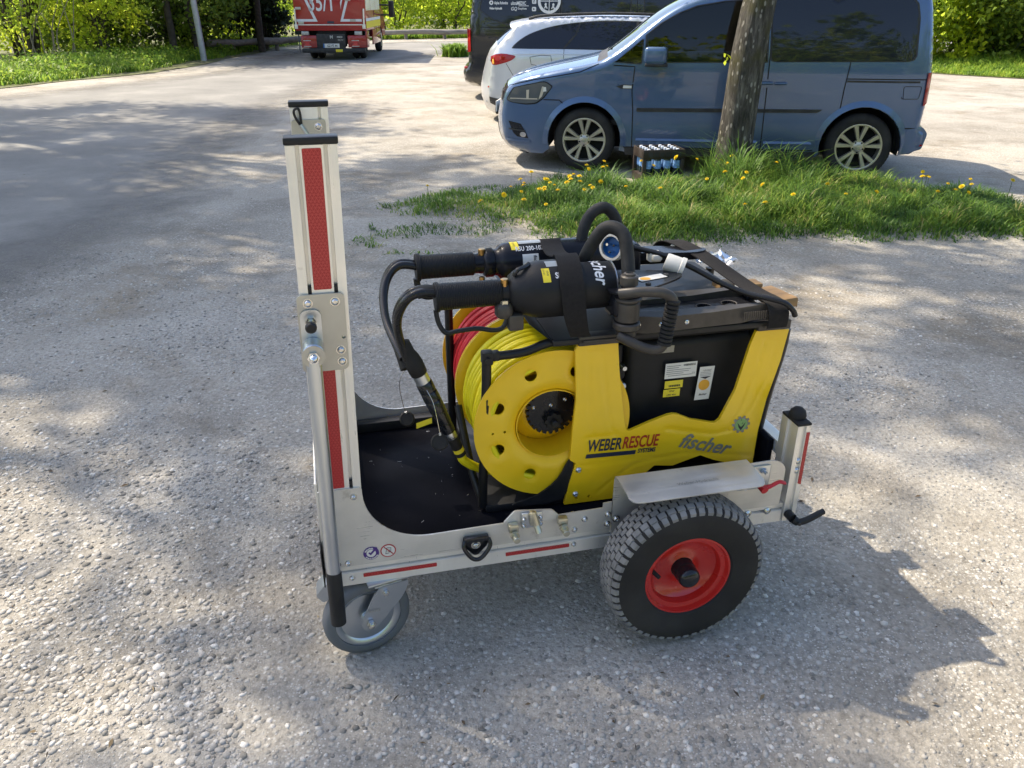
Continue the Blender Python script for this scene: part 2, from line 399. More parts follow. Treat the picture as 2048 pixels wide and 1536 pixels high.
def np_mesh(name, V, F, mat, attr=None, smooth=False):
    """fast mesh from arrays; F is (n,3) or (n,4)"""
    me = bpy.data.meshes.new(name); V = np.asarray(V, np.float32); F = np.asarray(F, np.int32); k = F.shape[1]
    me.vertices.add(len(V)); me.vertices.foreach_set("co", V.ravel())
    me.loops.add(F.size); me.loops.foreach_set("vertex_index", F.ravel())
    me.polygons.add(len(F)); me.polygons.foreach_set("loop_start", np.arange(0, F.size, k, dtype=np.int32)); me.polygons.foreach_set("loop_total", np.full(len(F), k, np.int32))
    if smooth: me.polygons.foreach_set("use_smooth", np.ones(len(F), bool))
    me.update(calc_edges=True); me.validate()
    if attr is not None:
        a = me.attributes.new("rnd", 'FLOAT', 'POINT'); a.data.foreach_set("value", np.asarray(attr, np.float32))
    me.materials.append(MATS[mat])
    o = bpy.data.objects.new(name, me); COL.objects.link(o); return o

# ================================================================== SETTING
def vnoise(x, y, s=1.0, seed=0):
    """smooth value noise on arrays"""
    x = np.asarray(x, float) / s; y = np.asarray(y, float) / s
    xi = np.floor(x).astype(np.int64); yi = np.floor(y).astype(np.int64); fx = x - xi; fy = y - yi
    def h(a, b):
        n = (a * 374761393 + b * 668265263 + seed * 1442695041) & 0x7fffffff
        n = ((n ^ (n >> 13)) * 1274126177) & 0x7fffffff
        return ((n ^ (n >> 16)) & 0xffff) / 65535.0
    fx = fx * fx * (3 - 2 * fx); fy = fy * fy * (3 - 2 * fy)
    return (h(xi, yi) * (1 - fx) + h(xi + 1, yi) * fx) * (1 - fy) + (h(xi, yi + 1) * (1 - fx) + h(xi + 1, yi + 1) * fx) * fy
def island(x, y):
    """1 in the middle of the grass island, 0 at its ragged edge"""
    x = np.asarray(x, float); y = np.asarray(y, float)
    cx, cy = 1.95, 6.62 - .05 * (x - 2)
    d = ((x - cx) / 2.95) ** 2 + ((y - cy) / 1.12) ** 2
    d = d + (vnoise(x, y, .55, 3) - .5) * .55 + (vnoise(x, y, .2, 4) - .5) * .25
    return np.clip(1.0 - d, 0, 1)
def gh(x, y):
    x = np.asarray(x, float); y = np.asarray(y, float)
    near = np.exp(-((x / 9) ** 2 + ((y - 3) / 9) ** 2))
    a = (vnoise(x, y, .9, 1) - .5) * .018 + (vnoise(x, y, .28, 2) - .5) * .006
    flat = 1 - np.exp(-(((x - .1) / 1.0) ** 2 + ((y - 1.8) / .8) ** 2) ** 2)      # level under the cart
    m = .06 * np.clip(island(x, y) * 1.6, 0, 1) ** 1.3
    return a * near * (.35 + .65 * flat) * np.clip((x + 2.3) / .8, 0, 1) + m
def gz(x, y): return float(gh(np.array([x]), np.array([y]))[0])

def graded(lo, hi, a, b, fine):
    mid = list(np.arange(a, b, fine)); up = []; s = fine; v = b
    while v < hi: up.append(v); s *= 1.28; v += s
    dn = []; s = fine; v = a - fine
    while v > lo: dn.append(v); s *= 1.28; v -= s
    return np.array([lo] + dn[::-1] + mid + up + [hi])
gx = graded(-300, 300, -3.6, 4.6, .04); gy = graded(-60, 700, .3, 8.4, .04)
GX, GY = np.meshgrid(gx, gy); GZ = gh(GX, GY)
nx, ny = len(gx), len(gy)
idx = np.arange(nx * ny).reshape(ny, nx)
F = np.stack([idx[:-1, :-1], idx[:-1, 1:], idx[1:, 1:], idx[1:, :-1]], -1).reshape(-1, 4)

def ramp(n, stops):
    r = n.new("ShaderNodeValToRGB"); e = r.color_ramp.elements
    while len(e) < len(stops): e.new(.5)
    for q, (p, c) in zip(e, stops): q.position = p; q.color = (*c, 1) if len(c) == 3 else c
    return r
# gravel and trodden dirt
m, n, L, b = node_mat('gravel_ground')
tc = n.new("ShaderNodeTexCoord"); P = tc.outputs["Object"]
def noise(scale, det=8, rough=.6, src=None, dist=0):
    q = n.new("ShaderNodeTexNoise"); q.inputs["Scale"].default_value = scale; q.inputs["Detail"].default_value = det; q.inputs["Roughness"].default_value = rough; q.inputs["Distortion"].default_value = dist
    L.new(src or P, q.inputs[0]); return q.outputs["Fac"]
def voro(scale, out="Distance", feat='F1', rnd=1.0):
    q = n.new("ShaderNodeTexVoronoi"); q.inputs["Scale"].default_value = scale; q.feature = feat; q.inputs["Randomness"].default_value = rnd; L.new(P, q.inputs[0]); return q.outputs[out]
def mix(f, a, c, t='MIX'):
    q = n.new("ShaderNodeMix"); q.data_type = 'RGBA'; q.blend_type = t
    if isinstance(f, float): q.inputs[0].default_value = f
    else: L.new(f, q.inputs[0])
    for i, v in ((6, a), (7, c)):
        if isinstance(v, tuple): q.inputs[i].default_value = (*v, 1)
        else: L.new(v, q.inputs[i])
    return q.outputs[2]
def mth(op, a, c):
    q = n.new("ShaderNodeMath"); q.operation = op
    for i, v in ((0, a), (1, c)):
        if isinstance(v, (float, int)): q.inputs[i].default_value = v
        else: L.new(v, q.inputs[i])
    return q.outputs[0]
base = ramp(n, [(.28, (.235, .215, .182)), (.48, (.36, .338, .298)), (.72, (.47, .445, .40))]); L.new(noise(.9, 6, .68), base.inputs[0])
fine = ramp(n, [(.25, (.55, .54, .52)), (.55, (1, 1, 1)), (.8, (1.25, 1.22, 1.18))]); L.new(noise(55, 3, .7), fine.inputs[0])
c1 = mix(1.0, base.outputs[0], fine.outputs[0], 'MULTIPLY')
broad = ramp(n, [(.34, (.80, .785, .76)), (.5, (1, .99, .97)), (.66, (1.10, 1.08, 1.05))]); L.new(noise(.33, 4, .6, dist=.8), broad.inputs[0]); c1 = mix(1.0, c1, broad.outputs[0], 'MULTIPLY')
# pebbles pressed into the surface, at three sizes
peb = None
for sc, wgt, sd_ in ((58, .8, 1), (150, .8, 2)):
    vq = n.new("ShaderNodeTexVoronoi"); vq.inputs["Scale"].default_value = sc; L.new(P, vq.inputs[0]); colr = vq.outputs["Color"]; sp = n.new("ShaderNodeSeparateColor"); L.new(colr, sp.inputs[0])
    pr = ramp(n, [(0, (.20, .19, .17)), (.45, (.36, .345, .31)), (.8, (.52, .50, .455)), (1, (.66, .64, .60))]); L.new(sp.outputs[0], pr.inputs[0])
    d = vq.outputs["Distance"]; core = n.new("ShaderNodeMapRange"); core.inputs[1].default_value = .52; core.inputs[2].default_value = .30; L.new(d, core.inputs[0])
    pick = mth('GREATER_THAN', sp.outputs[1], .45)
    dens = ramp(n, [(.36, (0, 0, 0)), (.54, (1, 1, 1))]); L.new(noise(1.7 + sd_ * .6, 4, .65), dens.inputs[0])
    f = mth('MULTIPLY', mth('MULTIPLY', core.outputs[0], pick), mth('MULTIPLY', dens.outputs[0], wgt))
    c1 = mix(f, c1, pr.outputs[0])
    if sc == 58: pebh = mth('MULTIPLY', mth('MULTIPLY', mth('MULTIPLY', core.outputs[0], pick), mth('SUBTRACT', .6, d)), .7)
# straw-brown litter in loose drifts
lit = ramp(n, [(.54, (0, 0, 0)), (.68, (1, 1, 1))]); L.new(noise(.75, 5, .75, dist=.6), lit.inputs[0])
lf = mth('MULTIPLY', lit.outputs[0], mth('MULTIPLY', noise(70, 2, .8), .9)); c1 = mix(lf, c1, (.20, .145, .075))
# trodden dark soil patches
dk = ramp(n, [(.54, (0, 0, 0)), (.72, (1, 1, 1))]); L.new(noise(1.25, 5, .7, dist=.3), dk.inputs[0])
c1 = mix(mth('MULTIPLY', dk.outputs[0], .65), c1, (.125, .105, .080))
L.new(c1, b.inputs["Base Color"]); b.inputs["Roughness"].default_value = .93; b.inputs["Specular IOR Level"].default_value = .25
hsum = mth('ADD', mth('MULTIPLY', noise(75, 3, .8), .6), pebh)
bp = n.new("ShaderNodeBump"); bp.inputs["Strength"].default_value = .9; bp.inputs["Distance"].default_value = .012; L.new(hsum, bp.inputs["Height"]); L.new(bp.outputs[0], b.inputs["Normal"])
g = np_mesh('ground', np.stack([GX, GY, GZ], -1).reshape(-1, 3), F, 'gravel_ground', smooth=True); g['kind'] = 'structure'

# asphalt road
m, n, L, b = node_mat('asphalt_dusty')
tc = n.new("ShaderNodeTexCoord"); P = tc.outputs["Object"]
base = ramp(n, [(.3, (.165, .160, .150)), (.55, (.225, .218, .202)), (.75, (.32, .306, .28))]); L.new(noise(.8, 10, .65), base.inputs[0])
ag = ramp(n, [(.2, (.7, .7, .7)), (.5, (1, 1, 1)), (.85, (1.3, 1.28, 1.25))]); L.new(noise(110, 4, .8), ag.inputs[0])
c1 = mix(1.0, base.outputs[0], ag.outputs[0], 'MULTIPLY')
L.new(c1, b.inputs["Base Color"]); b.inputs["Roughness"].default_value = .88
bp = n.new("ShaderNodeBump"); bp.inputs["Strength"].default_value = .5; bp.inputs["Distance"].default_value = .006; L.new(noise(140, 4, .8), bp.inputs["Height"]); L.new(bp.outputs[0], b.inputs["Normal"])
right = [(-6.5, -6), (-4.6, 0), (-3.05, 3.4), (-2.65, 5.2), (-2.45, 7), (-3.1, 9.6), (-3.4, 13), (-3.3, 18.6), (-2.9, 24), (-1.6, 29.0), (2, 31.6), (9, 33.2), (30, 35)]
left = [(30, 43), (9, 40), (0, 38.3), (-5, 36.3), (-7.6, 32), (-7.7, 27), (-7.4, 21), (-9.4, 15.5), (-14.5, 8), (-24, -6)]
def ragged(pts, amp, step):
    pts = resample(pts, step); out = []
    for i, p in enumerate(pts):
        a = (vnoise([p[0]], [p[1]], 1.5, 8)[0] - .5) * 2 * amp
        out.append((p[0] + a, p[1] + a * .4))
    return out
# the asphalt breaks up towards its edge: "rnd" carries the distance to the edge in metres
road = right + left
rp_, rt_ = tri2d(road, (), .55)
RP = np.array(rp_); ed = np.full(len(RP), 9.)
for i in range(len(road)):
    a_ = np.array(road[i]); v_ = np.array(road[(i + 1) % len(road)]) - a_; t_ = np.clip(((RP - a_) @ v_) / (v_ @ v_), 0, 1); ed = np.minimum(ed, np.linalg.norm(RP - a_ - t_[:, None] * v_, axis=1))
at = n.new("ShaderNodeAttribute"); at.attribute_name = "rnd"
thr = mth('ADD', mth('MULTIPLY', noise(2.6, 8, .7), 1.5), mth('MULTIPLY', noise(45, 4, .8), .5))
fac = n.new("ShaderNodeMapRange"); fac.inputs[1].default_value = -.35; fac.inputs[2].default_value = 1.05; fac.inputs[3].default_value = 1; fac.inputs[4].default_value = 0
L.new(mth('SUBTRACT', thr, mth('MULTIPLY', at.outputs["Fac"], 1.1)), fac.inputs[0])
fac.inputs[3].default_value = 1; fac.inputs[4].default_value = 0
L.new(fac.outputs[0], b.inputs["Alpha"])
ro = np_mesh('road', np.column_stack([RP, np.full(len(RP), .004)]), np.array(rt_), 'asphalt_dusty', ed); ro['kind'] = 'structure'

# soil under the verges
m, n, L, b = node_mat('verge_soil')
tc = n.new("ShaderNodeTexCoord"); P = tc.outputs["Object"]
base = ramp(n, [(.3, (.085, .070, .045)), (.5, (.11, .115, .045)), (.7, (.16, .19, .06))]); L.new(noise(1.1, 10, .7), base.inputs[0])
L.new(base.outputs[0], b.inputs["Base Color"]); b.inputs["Roughness"].default_value = .95
VERGE_L = [(-30, -10), (-16.5, 6.5), (-10.6, 15.2), (-8.6, 20.4), (-8.3, 27), (-8.4, 32), (-6, 38), (0, 40.5), (9, 42), (32, 45), (60, 120), (-90, 160), (-90, -10)]
VERGE_R = [(9.2, 21.5), (10.4, 19.6), (11.6, 18.5), (14, 17.2), (22, 13), (60, 8), (70, 34), (30, 33.5), (9.5, 31.8), (7.2, 27)]
structure('verge', sheet(ragged(VERGE_L, .3, .5), lambda u, v, w_: (u, v, .012)), 'verge_soil')
structure('verge', sheet(ragged(VERGE_R, .3, .5), lambda u, v, w_: (u, v, .010)), 'verge_soil')

# ------------------------------------------------------------------ loose stones
m, n, L, b = node_mat('stone')
at = n.new("ShaderNodeAttribute"); at.attribute_name = "rnd"
tc = n.new("ShaderNodeTexCoord"); P = tc.outputs["Object"]
sr = ramp(n, [(0, (.18, .17, .15)), (.3, (.33, .315, .285)), (.6, (.43, .41, .375)), (.88, (.54, .515, .47)), (1, (.70, .675, .625))]); L.new(at.outputs["Fac"], sr.inputs[0])
sv = ramp(n, [(.3, (.8, .79, .78)), (.7, (1.12, 1.11, 1.1))]); L.new(noise(160, 4), sv.inputs[0])
L.new(mix(1.0, sr.outputs[0], sv.outputs[0], 'MULTIPLY'), b.inputs["Base Color"]); b.inputs["Roughness"].default_value = .85; b.inputs["Specular IOR Level"].default_value = .3
t = (1 + 5 ** .5) / 2
ICO = np.array([(-1, t, 0), (1, t, 0), (-1, -t, 0), (1, -t, 0), (0, -1, t), (0, 1, t), (0, -1, -t), (0, 1, -t), (t, 0, -1), (t, 0, 1), (-t, 0, -1), (-t, 0, 1)], float); ICO /= np.linalg.norm(ICO[0])
ICF = np.array([(0, 11, 5), (0, 5, 1), (0, 1, 7), (0, 7, 10), (0, 10, 11), (1, 5, 9), (5, 11, 4), (11, 10, 2), (10, 7, 6), (7, 1, 8), (3, 9, 4), (3, 4, 2), (3, 2, 6), (3, 6, 8), (3, 8, 9), (4, 9, 5), (2, 4, 11), (6, 2, 10), (8, 6, 7), (9, 8, 1)])
def stones(name, N, xr, yr, smin, smax, power, seed, dens=None):
    rg = np.random.default_rng(seed)
    y = yr[0] + (yr[1] - yr[0]) * rg.random(N * 3) ** 1.7
    x = rg.random(N * 3) * (xr[1] - xr[0]) + xr[0]
    x = x * np.clip(.34 + y / 4.6, .3, 1.3)
    k = vnoise(x, y, .8, 21) * .6 + vnoise(x, y, .3, 22) * .4
    k = k + np.where(x < -.55 - .25 * (y - 1), .16, 0) - np.clip((np.abs(y - 1.75) < .5) * (np.abs(x - .15) < .75) * .06, 0, 1)
    coarse = lambda x_, y_: np.clip((-x_ - .30 - .22 * (y_ - 1.0)) / .5 + (vnoise(x_, y_, .5, 25) - .5) * 1.2, 0, 1) * np.clip((3.2 - y_) / 1.0, 0, 1)
    keep = (rg.random(N * 3) < np.clip((k - .46) * 3.0 + coarse(x, y) * .42, .05, 1)) & (island(x, y) < .12)
    # nothing under the cart's wheels
    for wx, wy, rr in ((.42, 1.72, .11), (-.37, 1.60, .10), (.30, 2.5, .11), (-.55, 2.25, .10)): keep &= ((x - wx) ** 2 + (y - wy) ** 2 > rr ** 2)
    x, y = x[keep][:N], y[keep][:N]; N = len(x)
    s = smin + (smax - smin) * rg.random(N) ** power; big = rg.random(N) < .0022; s[big] = .009 + .009 * rg.random(big.sum()) ** 2
    s = s * (1 + .30 * coarse(x, y) * (.4 + rg.random(N)))
    v = ICO[None] * (1 + .38 * (rg.random((N, 12, 1)) - .5))
    sc = np.stack([.75 + .5 * rg.random(N), .6 + .4 * rg.random(N), .34 + .30 * rg.random(N)], -1); v = v * sc[:, None, :] * s[:, None, None]
    a = rg.random(N) * 6.283; ca, sa = np.cos(a), np.sin(a); ti = (rg.random(N) - .5) * .7; ct, st = np.cos(ti), np.sin(ti)
    X, Y_, Z_ = v[..., 0], v[..., 1], v[..., 2]; Y2 = Y_ * ct[:, None] - Z_ * st[:, None]; Z2 = Y_ * st[:, None] + Z_ * ct[:, None]
    vx = X * ca[:, None] - Y2 * sa[:, None] + x[:, None]; vy = X * sa[:, None] + Y2 * ca[:, None] + y[:, None]; vz = Z2 + (gh(x, y) - s * .06)[:, None]
    V = np.stack([vx, vy, vz], -1).reshape(-1, 3); F = (ICF[None] + (np.arange(N) * 12)[:, None, None]).reshape(-1, 3)
    o = np_mesh(name, V, F, 'stone', np.repeat(rg.random(N) ** 1.1, 12)); o['kind'] = 'stuff'
    o['label'] = 'loose pale grey gravel stones strewn over the dusty ground'; o['category'] = 'gravel'
    return o
stones('gravel', 66000, (-2.4, 2.9), (.62, 5.4), .0020, .0110, 4.2, 31)

# scraps of dry leaf and twig
m, n, L, b = node_mat('litter')
at = n.new("ShaderNodeAttribute"); at.attribute_name = "rnd"; r_ = ramp(n, [(0, (.06, .042, .025)), (.6, (.15, .10, .055)), (1, (.30, .24, .13))]); L.new(at.outputs["Fac"], r_.inputs[0]); L.new(r_.outputs[0], b.inputs["Base Color"]); b.inputs["Roughness"].default_value = .9
rg = np.random.default_rng(61); N = 1500; y = .8 + 7.5 * rg.random(N) ** 1.3; x = (rg.random(N) - .5) * 1.5 * (y * .9 + 1.2)
kp = vnoise(x, y, .9, 62) + .25 * vnoise(x, y, .3, 63) > .62; x, y = x[kp], y[kp]; N = len(x)
a = rg.random(N) * 6.283; ln = .004 + .012 * rg.random(N) ** 3; wd = np.where(rg.random(N) < .55, .0015, ln * .35); dx, dy = np.cos(a), np.sin(a); z = gh(x, y) + .006
V = np.stack([np.stack([x - dx * ln, y - dy * ln, z - .003], -1), np.stack([x - dy * wd, y + dx * wd, z + .002], -1), np.stack([x + dx * ln, y + dy * ln, z], -1), np.stack([x + dy * wd, y - dx * wd, z - .001], -1)], 1).reshape(-1, 3)
o = np_mesh('leaf_litter', V, np.arange(N * 4).reshape(-1, 4), 'litter', np.repeat(rg.random(N), 4)); o['kind'] = 'stuff'; o['label'] = 'scraps of dry brown leaf and twig on the gravel'; o['category'] = 'litter'

# ================================================================== THE CART  (frame: x along its length, y away from the viewer, z up)
CF = Matrix.Translation((-.42043, 1.59564, 0)) @ Matrix.Rotation(R(13.3437), 4, 'Z')
cart = Thing('transport_cart', 'aluminium three-wheeled hand cart with red reflective strips and a black deck', 'cart', CF, (.58, .34, 0))
def lean(g): return [(x + .022 * (z - .5), y, z) for x, y, z in g[0]], g[1]      # the upright leans a little
def extr(sec, a, b, axis='X'):
    """closed section extruded between a and b"""
    P, T = tri2d(sec); n_ = len(sec)
    mp = {'X': lambda t, p: (t, p[0], p[1]), 'Z': lambda t, p: (p[0], p[1], t), 'Y': lambda t, p: (p[0], t, p[1])}[axis]
    V = [mp(a, p) for p in P] + [mp(b, p) for p in P]; N = len(P)
    F = [tuple(reversed(t)) for t in T] + [tuple(i + N for i in t) for t in T]
    cnt = {(t[i], t[(i + 1) % 3]) for t in T for i in range(3)}
    F += [(a_, b_, b_ + N, a_ + N) for a_, b_ in cnt if (b_, a_) not in cnt]
    return V, F
def bolt(x, y, z, r=.0075, axis='Y', d=-1, parent=None, mat='steel_bolt', th=cart, wash=True):
    """button head with hexagon socket, facing -y by default"""
    pr = [(0, .0045), (r * .5, .0045), (r * .52, .007), (r * .75, .0062), (r, .003), (r, .0008), (r * 1.35 if wash else r, .0008), (r * 1.35 if wash else r, 0)]
    g = lathe([(a, h * d) for a, h in pr], 14, axis, (x, y, z))
    return th.add('bolt', g, mat, parent)

# deck and frame rails
deck = cart.add('deck', bx(.0, 1.20, .036, .664, .296, .312, .002), 'deck_black')
for (x, y) in ((.06, .60), (.06, .16), (.62, .075), (.30, .62)): cart.add('screw', cyl((x, y, .3115), .006, .0016, 'Z', 12, .0005), 'steel_bolt')
def rail_sec(y0, s):     # 40 x 60 profile with a slot in the outer face
    z = .24; q = [(0, 0), (.04, 0), (.04, .06), (0, .06), (0, .047), (.004, .045), (.004, .048), (.010, .048), (.010, .036), (.004, .036), (.004, .039), (0, .037)]
    return [(y0 + s * a, z + c) for a, c in q]
rn = cart.add('rail', extr(rail_sec(0, 1), -.038, 1.212), 'aluminium'); rf = cart.add('rail', extr(rail_sec(.70, -1), -.038, 1.212), 'aluminium')
cart.add('cross_rail', bx(-.036, .0, .042, .658, .242, .298, .002), 'aluminium'); cart.add('cross_rail', bx(1.172, 1.21, .042, .658, .242, .298, .002), 'aluminium'); cart.add('cross_rail', bx(.55, .59, .042, .658, .245, .294, .002), 'aluminium')
def side_plate(y, dy):
    arc = [(.064 + .155 - .155 * math.cos(t), .363 + .145 - .145 * math.sin(t)) for t in np.linspace(0, math.pi / 2, 14)]
    o = [(-.039, .302), (-.039, .527), (.058, .527), (.064, .521)] + arc + [(.676, .371), (.676, .385), (.700, .387), (.700, .302)]
    return sheet(o, XZ(y, dy), .004)
pn = cart.add('side_plate', side_plate(-.0045, 1), 'aluminium_sheet'); pf = cart.add('side_plate', side_plate(.7005, 1), 'aluminium_sheet')
cart.add('edge_strip', bx(.07, .70, .010, .034, .3125, .330, .002), 'black_plastic'); cart.add('edge_strip', bx(.07, 1.17, .655, .690, .3125, .345, .003), 'black_plastic')
cart.add('end_panel', bx(-.046, -.0395, .03, .67, .245, .53, .002), 'aluminium_sheet'); cart.add('bumper_strip', bx(-.050, -.0465, -.002, .70, .245, .36, .0015), 'black_plastic')
# uprights: 100 x 40 profile with two slots in each wide face
def post_sec(y0, s):
    q = [(-.050, 0), (-.031, 0), (-.031, .005), (-.034, .005), (-.034, .010), (-.020, .010), (-.020, .005), (-.023, .005), (-.023, 0),
         (.023, 0), (.023, .005), (.020, .005), (.020, .010), (.034, .010), (.034, .005), (.031, .005), (.031, 0), (.050, 0), (.050, .04), (-.050, .04)]
    return [(.0125 + a, y0 + s * c) for a, c in q]
upn = cart.add('upright', lean(extr(post_sec(.0, 1), .301, 1.316, 'Z')), 'aluminium')
upf = cart.add('upright', lean(extr(post_sec(.66, 1), .301, 1.312, 'Z')), 'aluminium')
cart.add('end_cap', lean(bx(-.040, .065, -.002, .043, 1.3165, 1.331, .003)), 'black_plastic', upn); cart.add('end_cap', lean(bx(-.040, .065, .658, .703, 1.3125, 1.327, .003)), 'black_plastic', upf)
for x in (-.0145, .0395): cart.add('slot_plug', lean(bx(x - .005, x + .005, .001, .009, 1.012, 1.030, .001)), 'black_plastic', upn)
cart.add('slot_plug', lean(bx(.0345, .0445, .001, .009, .529, .545, .001)), 'black_plastic', upn)
cart.add('reflective_strip', lean(sheet(rrect(-.006, .031, 1.022, 1.310, .003), XZ(-.0012), .001)), 'reflex_red', upn); cart.add('reflective_strip', lean(sheet(rrect(-.010, .024, .530, .838, .002), XZ(-.0012), .001)), 'reflex_red', upn)
# pivot plate and fold-down bar on the near upright
pp = cart.add('pivot_plate', lean(sheet(rrect(-.044, .055, .838, 1.014, .012), XZ(-.0075), .006, [circ(.048, .914, .004, 12)])), 'steel_plate')
for x, z in ((-.021, .996), (.035, .996), (.040, .885), (.041, .858)): cart.add('bolt', lean(lathe([(0, -.0045), (.004, -.0045), (.0045, -.007), (.006, -.006), (.008, -.003), (.008, -.0008), (.0105, -.0008), (.0105, 0)], 14, 'Y', (x, -.0076, z))), 'steel_bolt', pp)
ar = cart.add('pivot_arm', lean(sheet(rrect(-.040, .004, .868, .983, .016), XZ(-.0135), .005)), 'zinc')
cart.add('arm_boss', lean(cyl((-.018, -.058, .900), .0225, .044, 'Y', 24, .002)), 'zinc', ar)
cart.add('washer', lean(cyl((-.018, -.0605, .896), .0245, .002, 'Y', 24)), 'steel_plate', ar)
cart.add('acorn_nut', lean(join(lathe([(.013, 0), (.013, -.008)], 6, 'Y', (-.018, -.061, .896)), lathe([(.0095, -.008), (.009, -.013), (.006, -.018), (0, -.0205)], 14, 'Y', (-.018, -.061, .896)))), 'chrome', ar)
cart.add('plunger_sleeve', lean(join(lathe([(.012, -.0), (.012, -.008)], 6, 'Y', (-.018, -.0138, .958)), cyl((-.018, -.034, .958), .0065, .021, 'Y', 14))), 'steel_bolt', ar)
cart.add('plunger_knob', lean(lathe([(0, -.020), (.009, -.0195), (.012, -.016), (.012, -.006), (.009, 0), (0, 0)], 18, 'Y', (-.018, -.034, .956))), 'black_plastic', ar)
bar = cart.add('handle_bar', tube([(-.0095, -.046, .905), (-.0115, -.052, .80), (-.0175, -.066, .50), (-.021, -.0735, .325)], .0165, 24), 'zinc')
cart.add('bar_grip', tube([(-.0205, -.0725, .345), (-.0207, -.073, .342), (-.0215, -.077, .255), (-.0225, -.0805, .197), (-.0226, -.081, .194)], [.017, .0185, .0185, .0185, .016], 24), 'black_plastic', bar)
# latch plate and cable loop at the top of the far upright
lp = cart.add('latch_plate', lean(sheet(rrect(-.036, .054, 1.173, 1.281, .008), XZ(.653), .006, [smooth2([(-.004, 1.236), (.004, 1.226), (.013, 1.232), (.006, 1.244)], 3)])), 'steel_plate', upf)
for x, z, r in ((.034, 1.263, .0085), (-.012, 1.236, .006)): cart.add('bolt', lean(lathe([(0, -.0045), (r * .5, -.0045), (r * .55, -.007), (r, -.003), (r, -.0008), (r * 1.3, -.0008), (r * 1.3, 0)], 14, 'Y', (x, .6528, z))), 'steel_bolt', lp)
cart.add('cable_loop', lean(tube(catmull([(-.012, .646, 1.268), (-.024, .642, 1.290), (-.026, .640, 1.306), (-.016, .641, 1.312), (-.011, .642, 1.300), (-.010, .645, 1.272)], 6), .0034, 8)), 'black_plastic', lp)
cart.add('cable_ferrule', lean(tube([(-.012, .644, 1.270), (.000, .644, 1.250), (.006, .645, 1.240)], .0042, 8)), 'zinc', lp)
cart.add('cable', lean(tube(catmull([(.006, .645, 1.240), (.012, .648, 1.213), (-.02, .648, 1.178)], 5), .0012, 6)), 'steel_bolt', lp)
# bolts of the near plate and rail
for x, z in ((.043, .503), (-.012, .312), (.014, .312), (.60, .316), (.626, .345), (.690, .35), (.690, .32)): bolt(x, -.0046, z, .0065, parent=pn)
for x, z in ((-.012, .262), (.020, .262), (.60, .266)): bolt(x, -.0001, z, .0055, parent=rn)
for a, b_, z in ((.048, .234, .2655), (.415, .588, .2645)): cart.add('reflective_strip', sheet(rrect(a, b_, z - .0055, z + .0055, .002), XZ(-.0012), .001), 'reflex_red', rn)
# carrying eye
ey = cart.add('lashing_eye', join(sheet(roundpoly([(.302, .344), (.371, .340), (.366, .312), (.340, .284), (.330, .284), (.304, .314)], .010), XZ(-.009), .0045), bx(.305, .368, -.022, -.0046, .331, .346, .004)), 'black_gloss')
cart.add('lashing_ring', tube(catmull([(.306, -.014, .336), (.302, -.022, .320), (.318, -.026, .292), (.335, -.027, .283), (.352, -.026, .292), (.370, -.022, .318), (.367, -.014, .336)], 5), .0055, 10), 'black_gloss', ey)
bolt(.335, -.0095, .316, .009, parent=ey)
# toggle latch on its own plate
lt = cart.add('latch_base', sheet(roundpoly([(.407, .372), (.426, .392), (.437, .404), (.535, .393), (.553, .374), (.560, .362), (.412, .362)], .006), XZ(-.012), .006), 'aluminium_sheet')
for x in (.430, .560): cart.add('pin', join(bx(x - .013, x + .013, -.032, -.0125, .352, .374, .003), cyl((x + .002, -.058, .345), .0085, .028, 'Y', 14, .001), lathe([(.0125, 0), (.0125, .008)], 6, 'Y', (x + .001, -.042, .348))), 'zinc_yellow', lt)
cart.add('toggle_plate', bx(.452, .508, -.020, -.0125, .352, .398, .004), 'zinc', lt)
cart.add('toggle_bolt', join(tube([(.478, -.030, .405), (.487, -.034, .372)], .0105, 14), tube([(.487, -.034, .372), (.492, -.046, .352)], .0085, 14), bx(.470, .484, -.040, -.026, .372, .412, .003)), 'zinc_yellow', lt)
for x in (.458, .502): bolt(x, -.0201, .382, .005, parent=lt); bolt(x, -.0201, .362, .005, parent=lt)
# two round stickers
def disc(u, v, r, y, mat, th=cart, parent=pn, name='sticker'): return th.add(name, sheet(circ(u, v, r, 28), XZ(y), .0003), mat, parent)
s1 = disc(.072, .333, .0195, -.0052, 'sticker_purple'); s2 = disc(.114, .3335, .0195, -.0052, 'sticker_red')
cart.add('sticker', sheet(circ(.072, .333, .0115, 24), XZ(-.0056), .0002), 'sticker_white', pn); cart.add('sticker', sheet(circ(.114, .3335, .0165, 24), XZ(-.0056), .0002), 'sticker_white', pn)
cart.add('sticker_mark', sheet([(.0775 - .0125, .334), (.0675, .3372), (.0705, .3345), (.0845, .3505), (.0885, .3465), (.0705, .3270)], XZ(-.006), .0002), 'sticker_purple', pn)
cart.add('sticker_mark', sheet([(.1035, .345), (.1055, .347), (.1265, .324), (.1245, .322)], XZ(-.0062), .0002), 'sticker_red', pn)
cart.add('sticker_mark', join(*[tube([(a, -.0059, c), (d, -.0059, e)], .0006, 5) for a, c, d, e in ((.107, .3255, .116, .3265), (.107, .3255, .109, .333), (.109, .333, .111, .343), (.111, .343, .121, .342), (.121, .342, .120, .331), (.113, .331, .123, .328), (.116, .337, .118, .331))]), 'print_dark', pn)
def arc_text(body, cx, cz, r, a_mid, size, y, flip=False):
    t_ = text(body, size, 0, .0004, 1, 'CENTER'); V = []
    for u, v in t_[0]:
        if not flip: a = a_mid - u / r; rr = r + v
        else: a = a_mid + u / r; rr = r - v
        V.append((cx + rr * math.cos(a), y, cz + rr * math.sin(a)))
    return V, t_[1]
cart.add('lettering', arc_text('Sicherheit', .072, .333, .0132, R(115), .0052, -.0056), 'sticker_white', pn, 0)
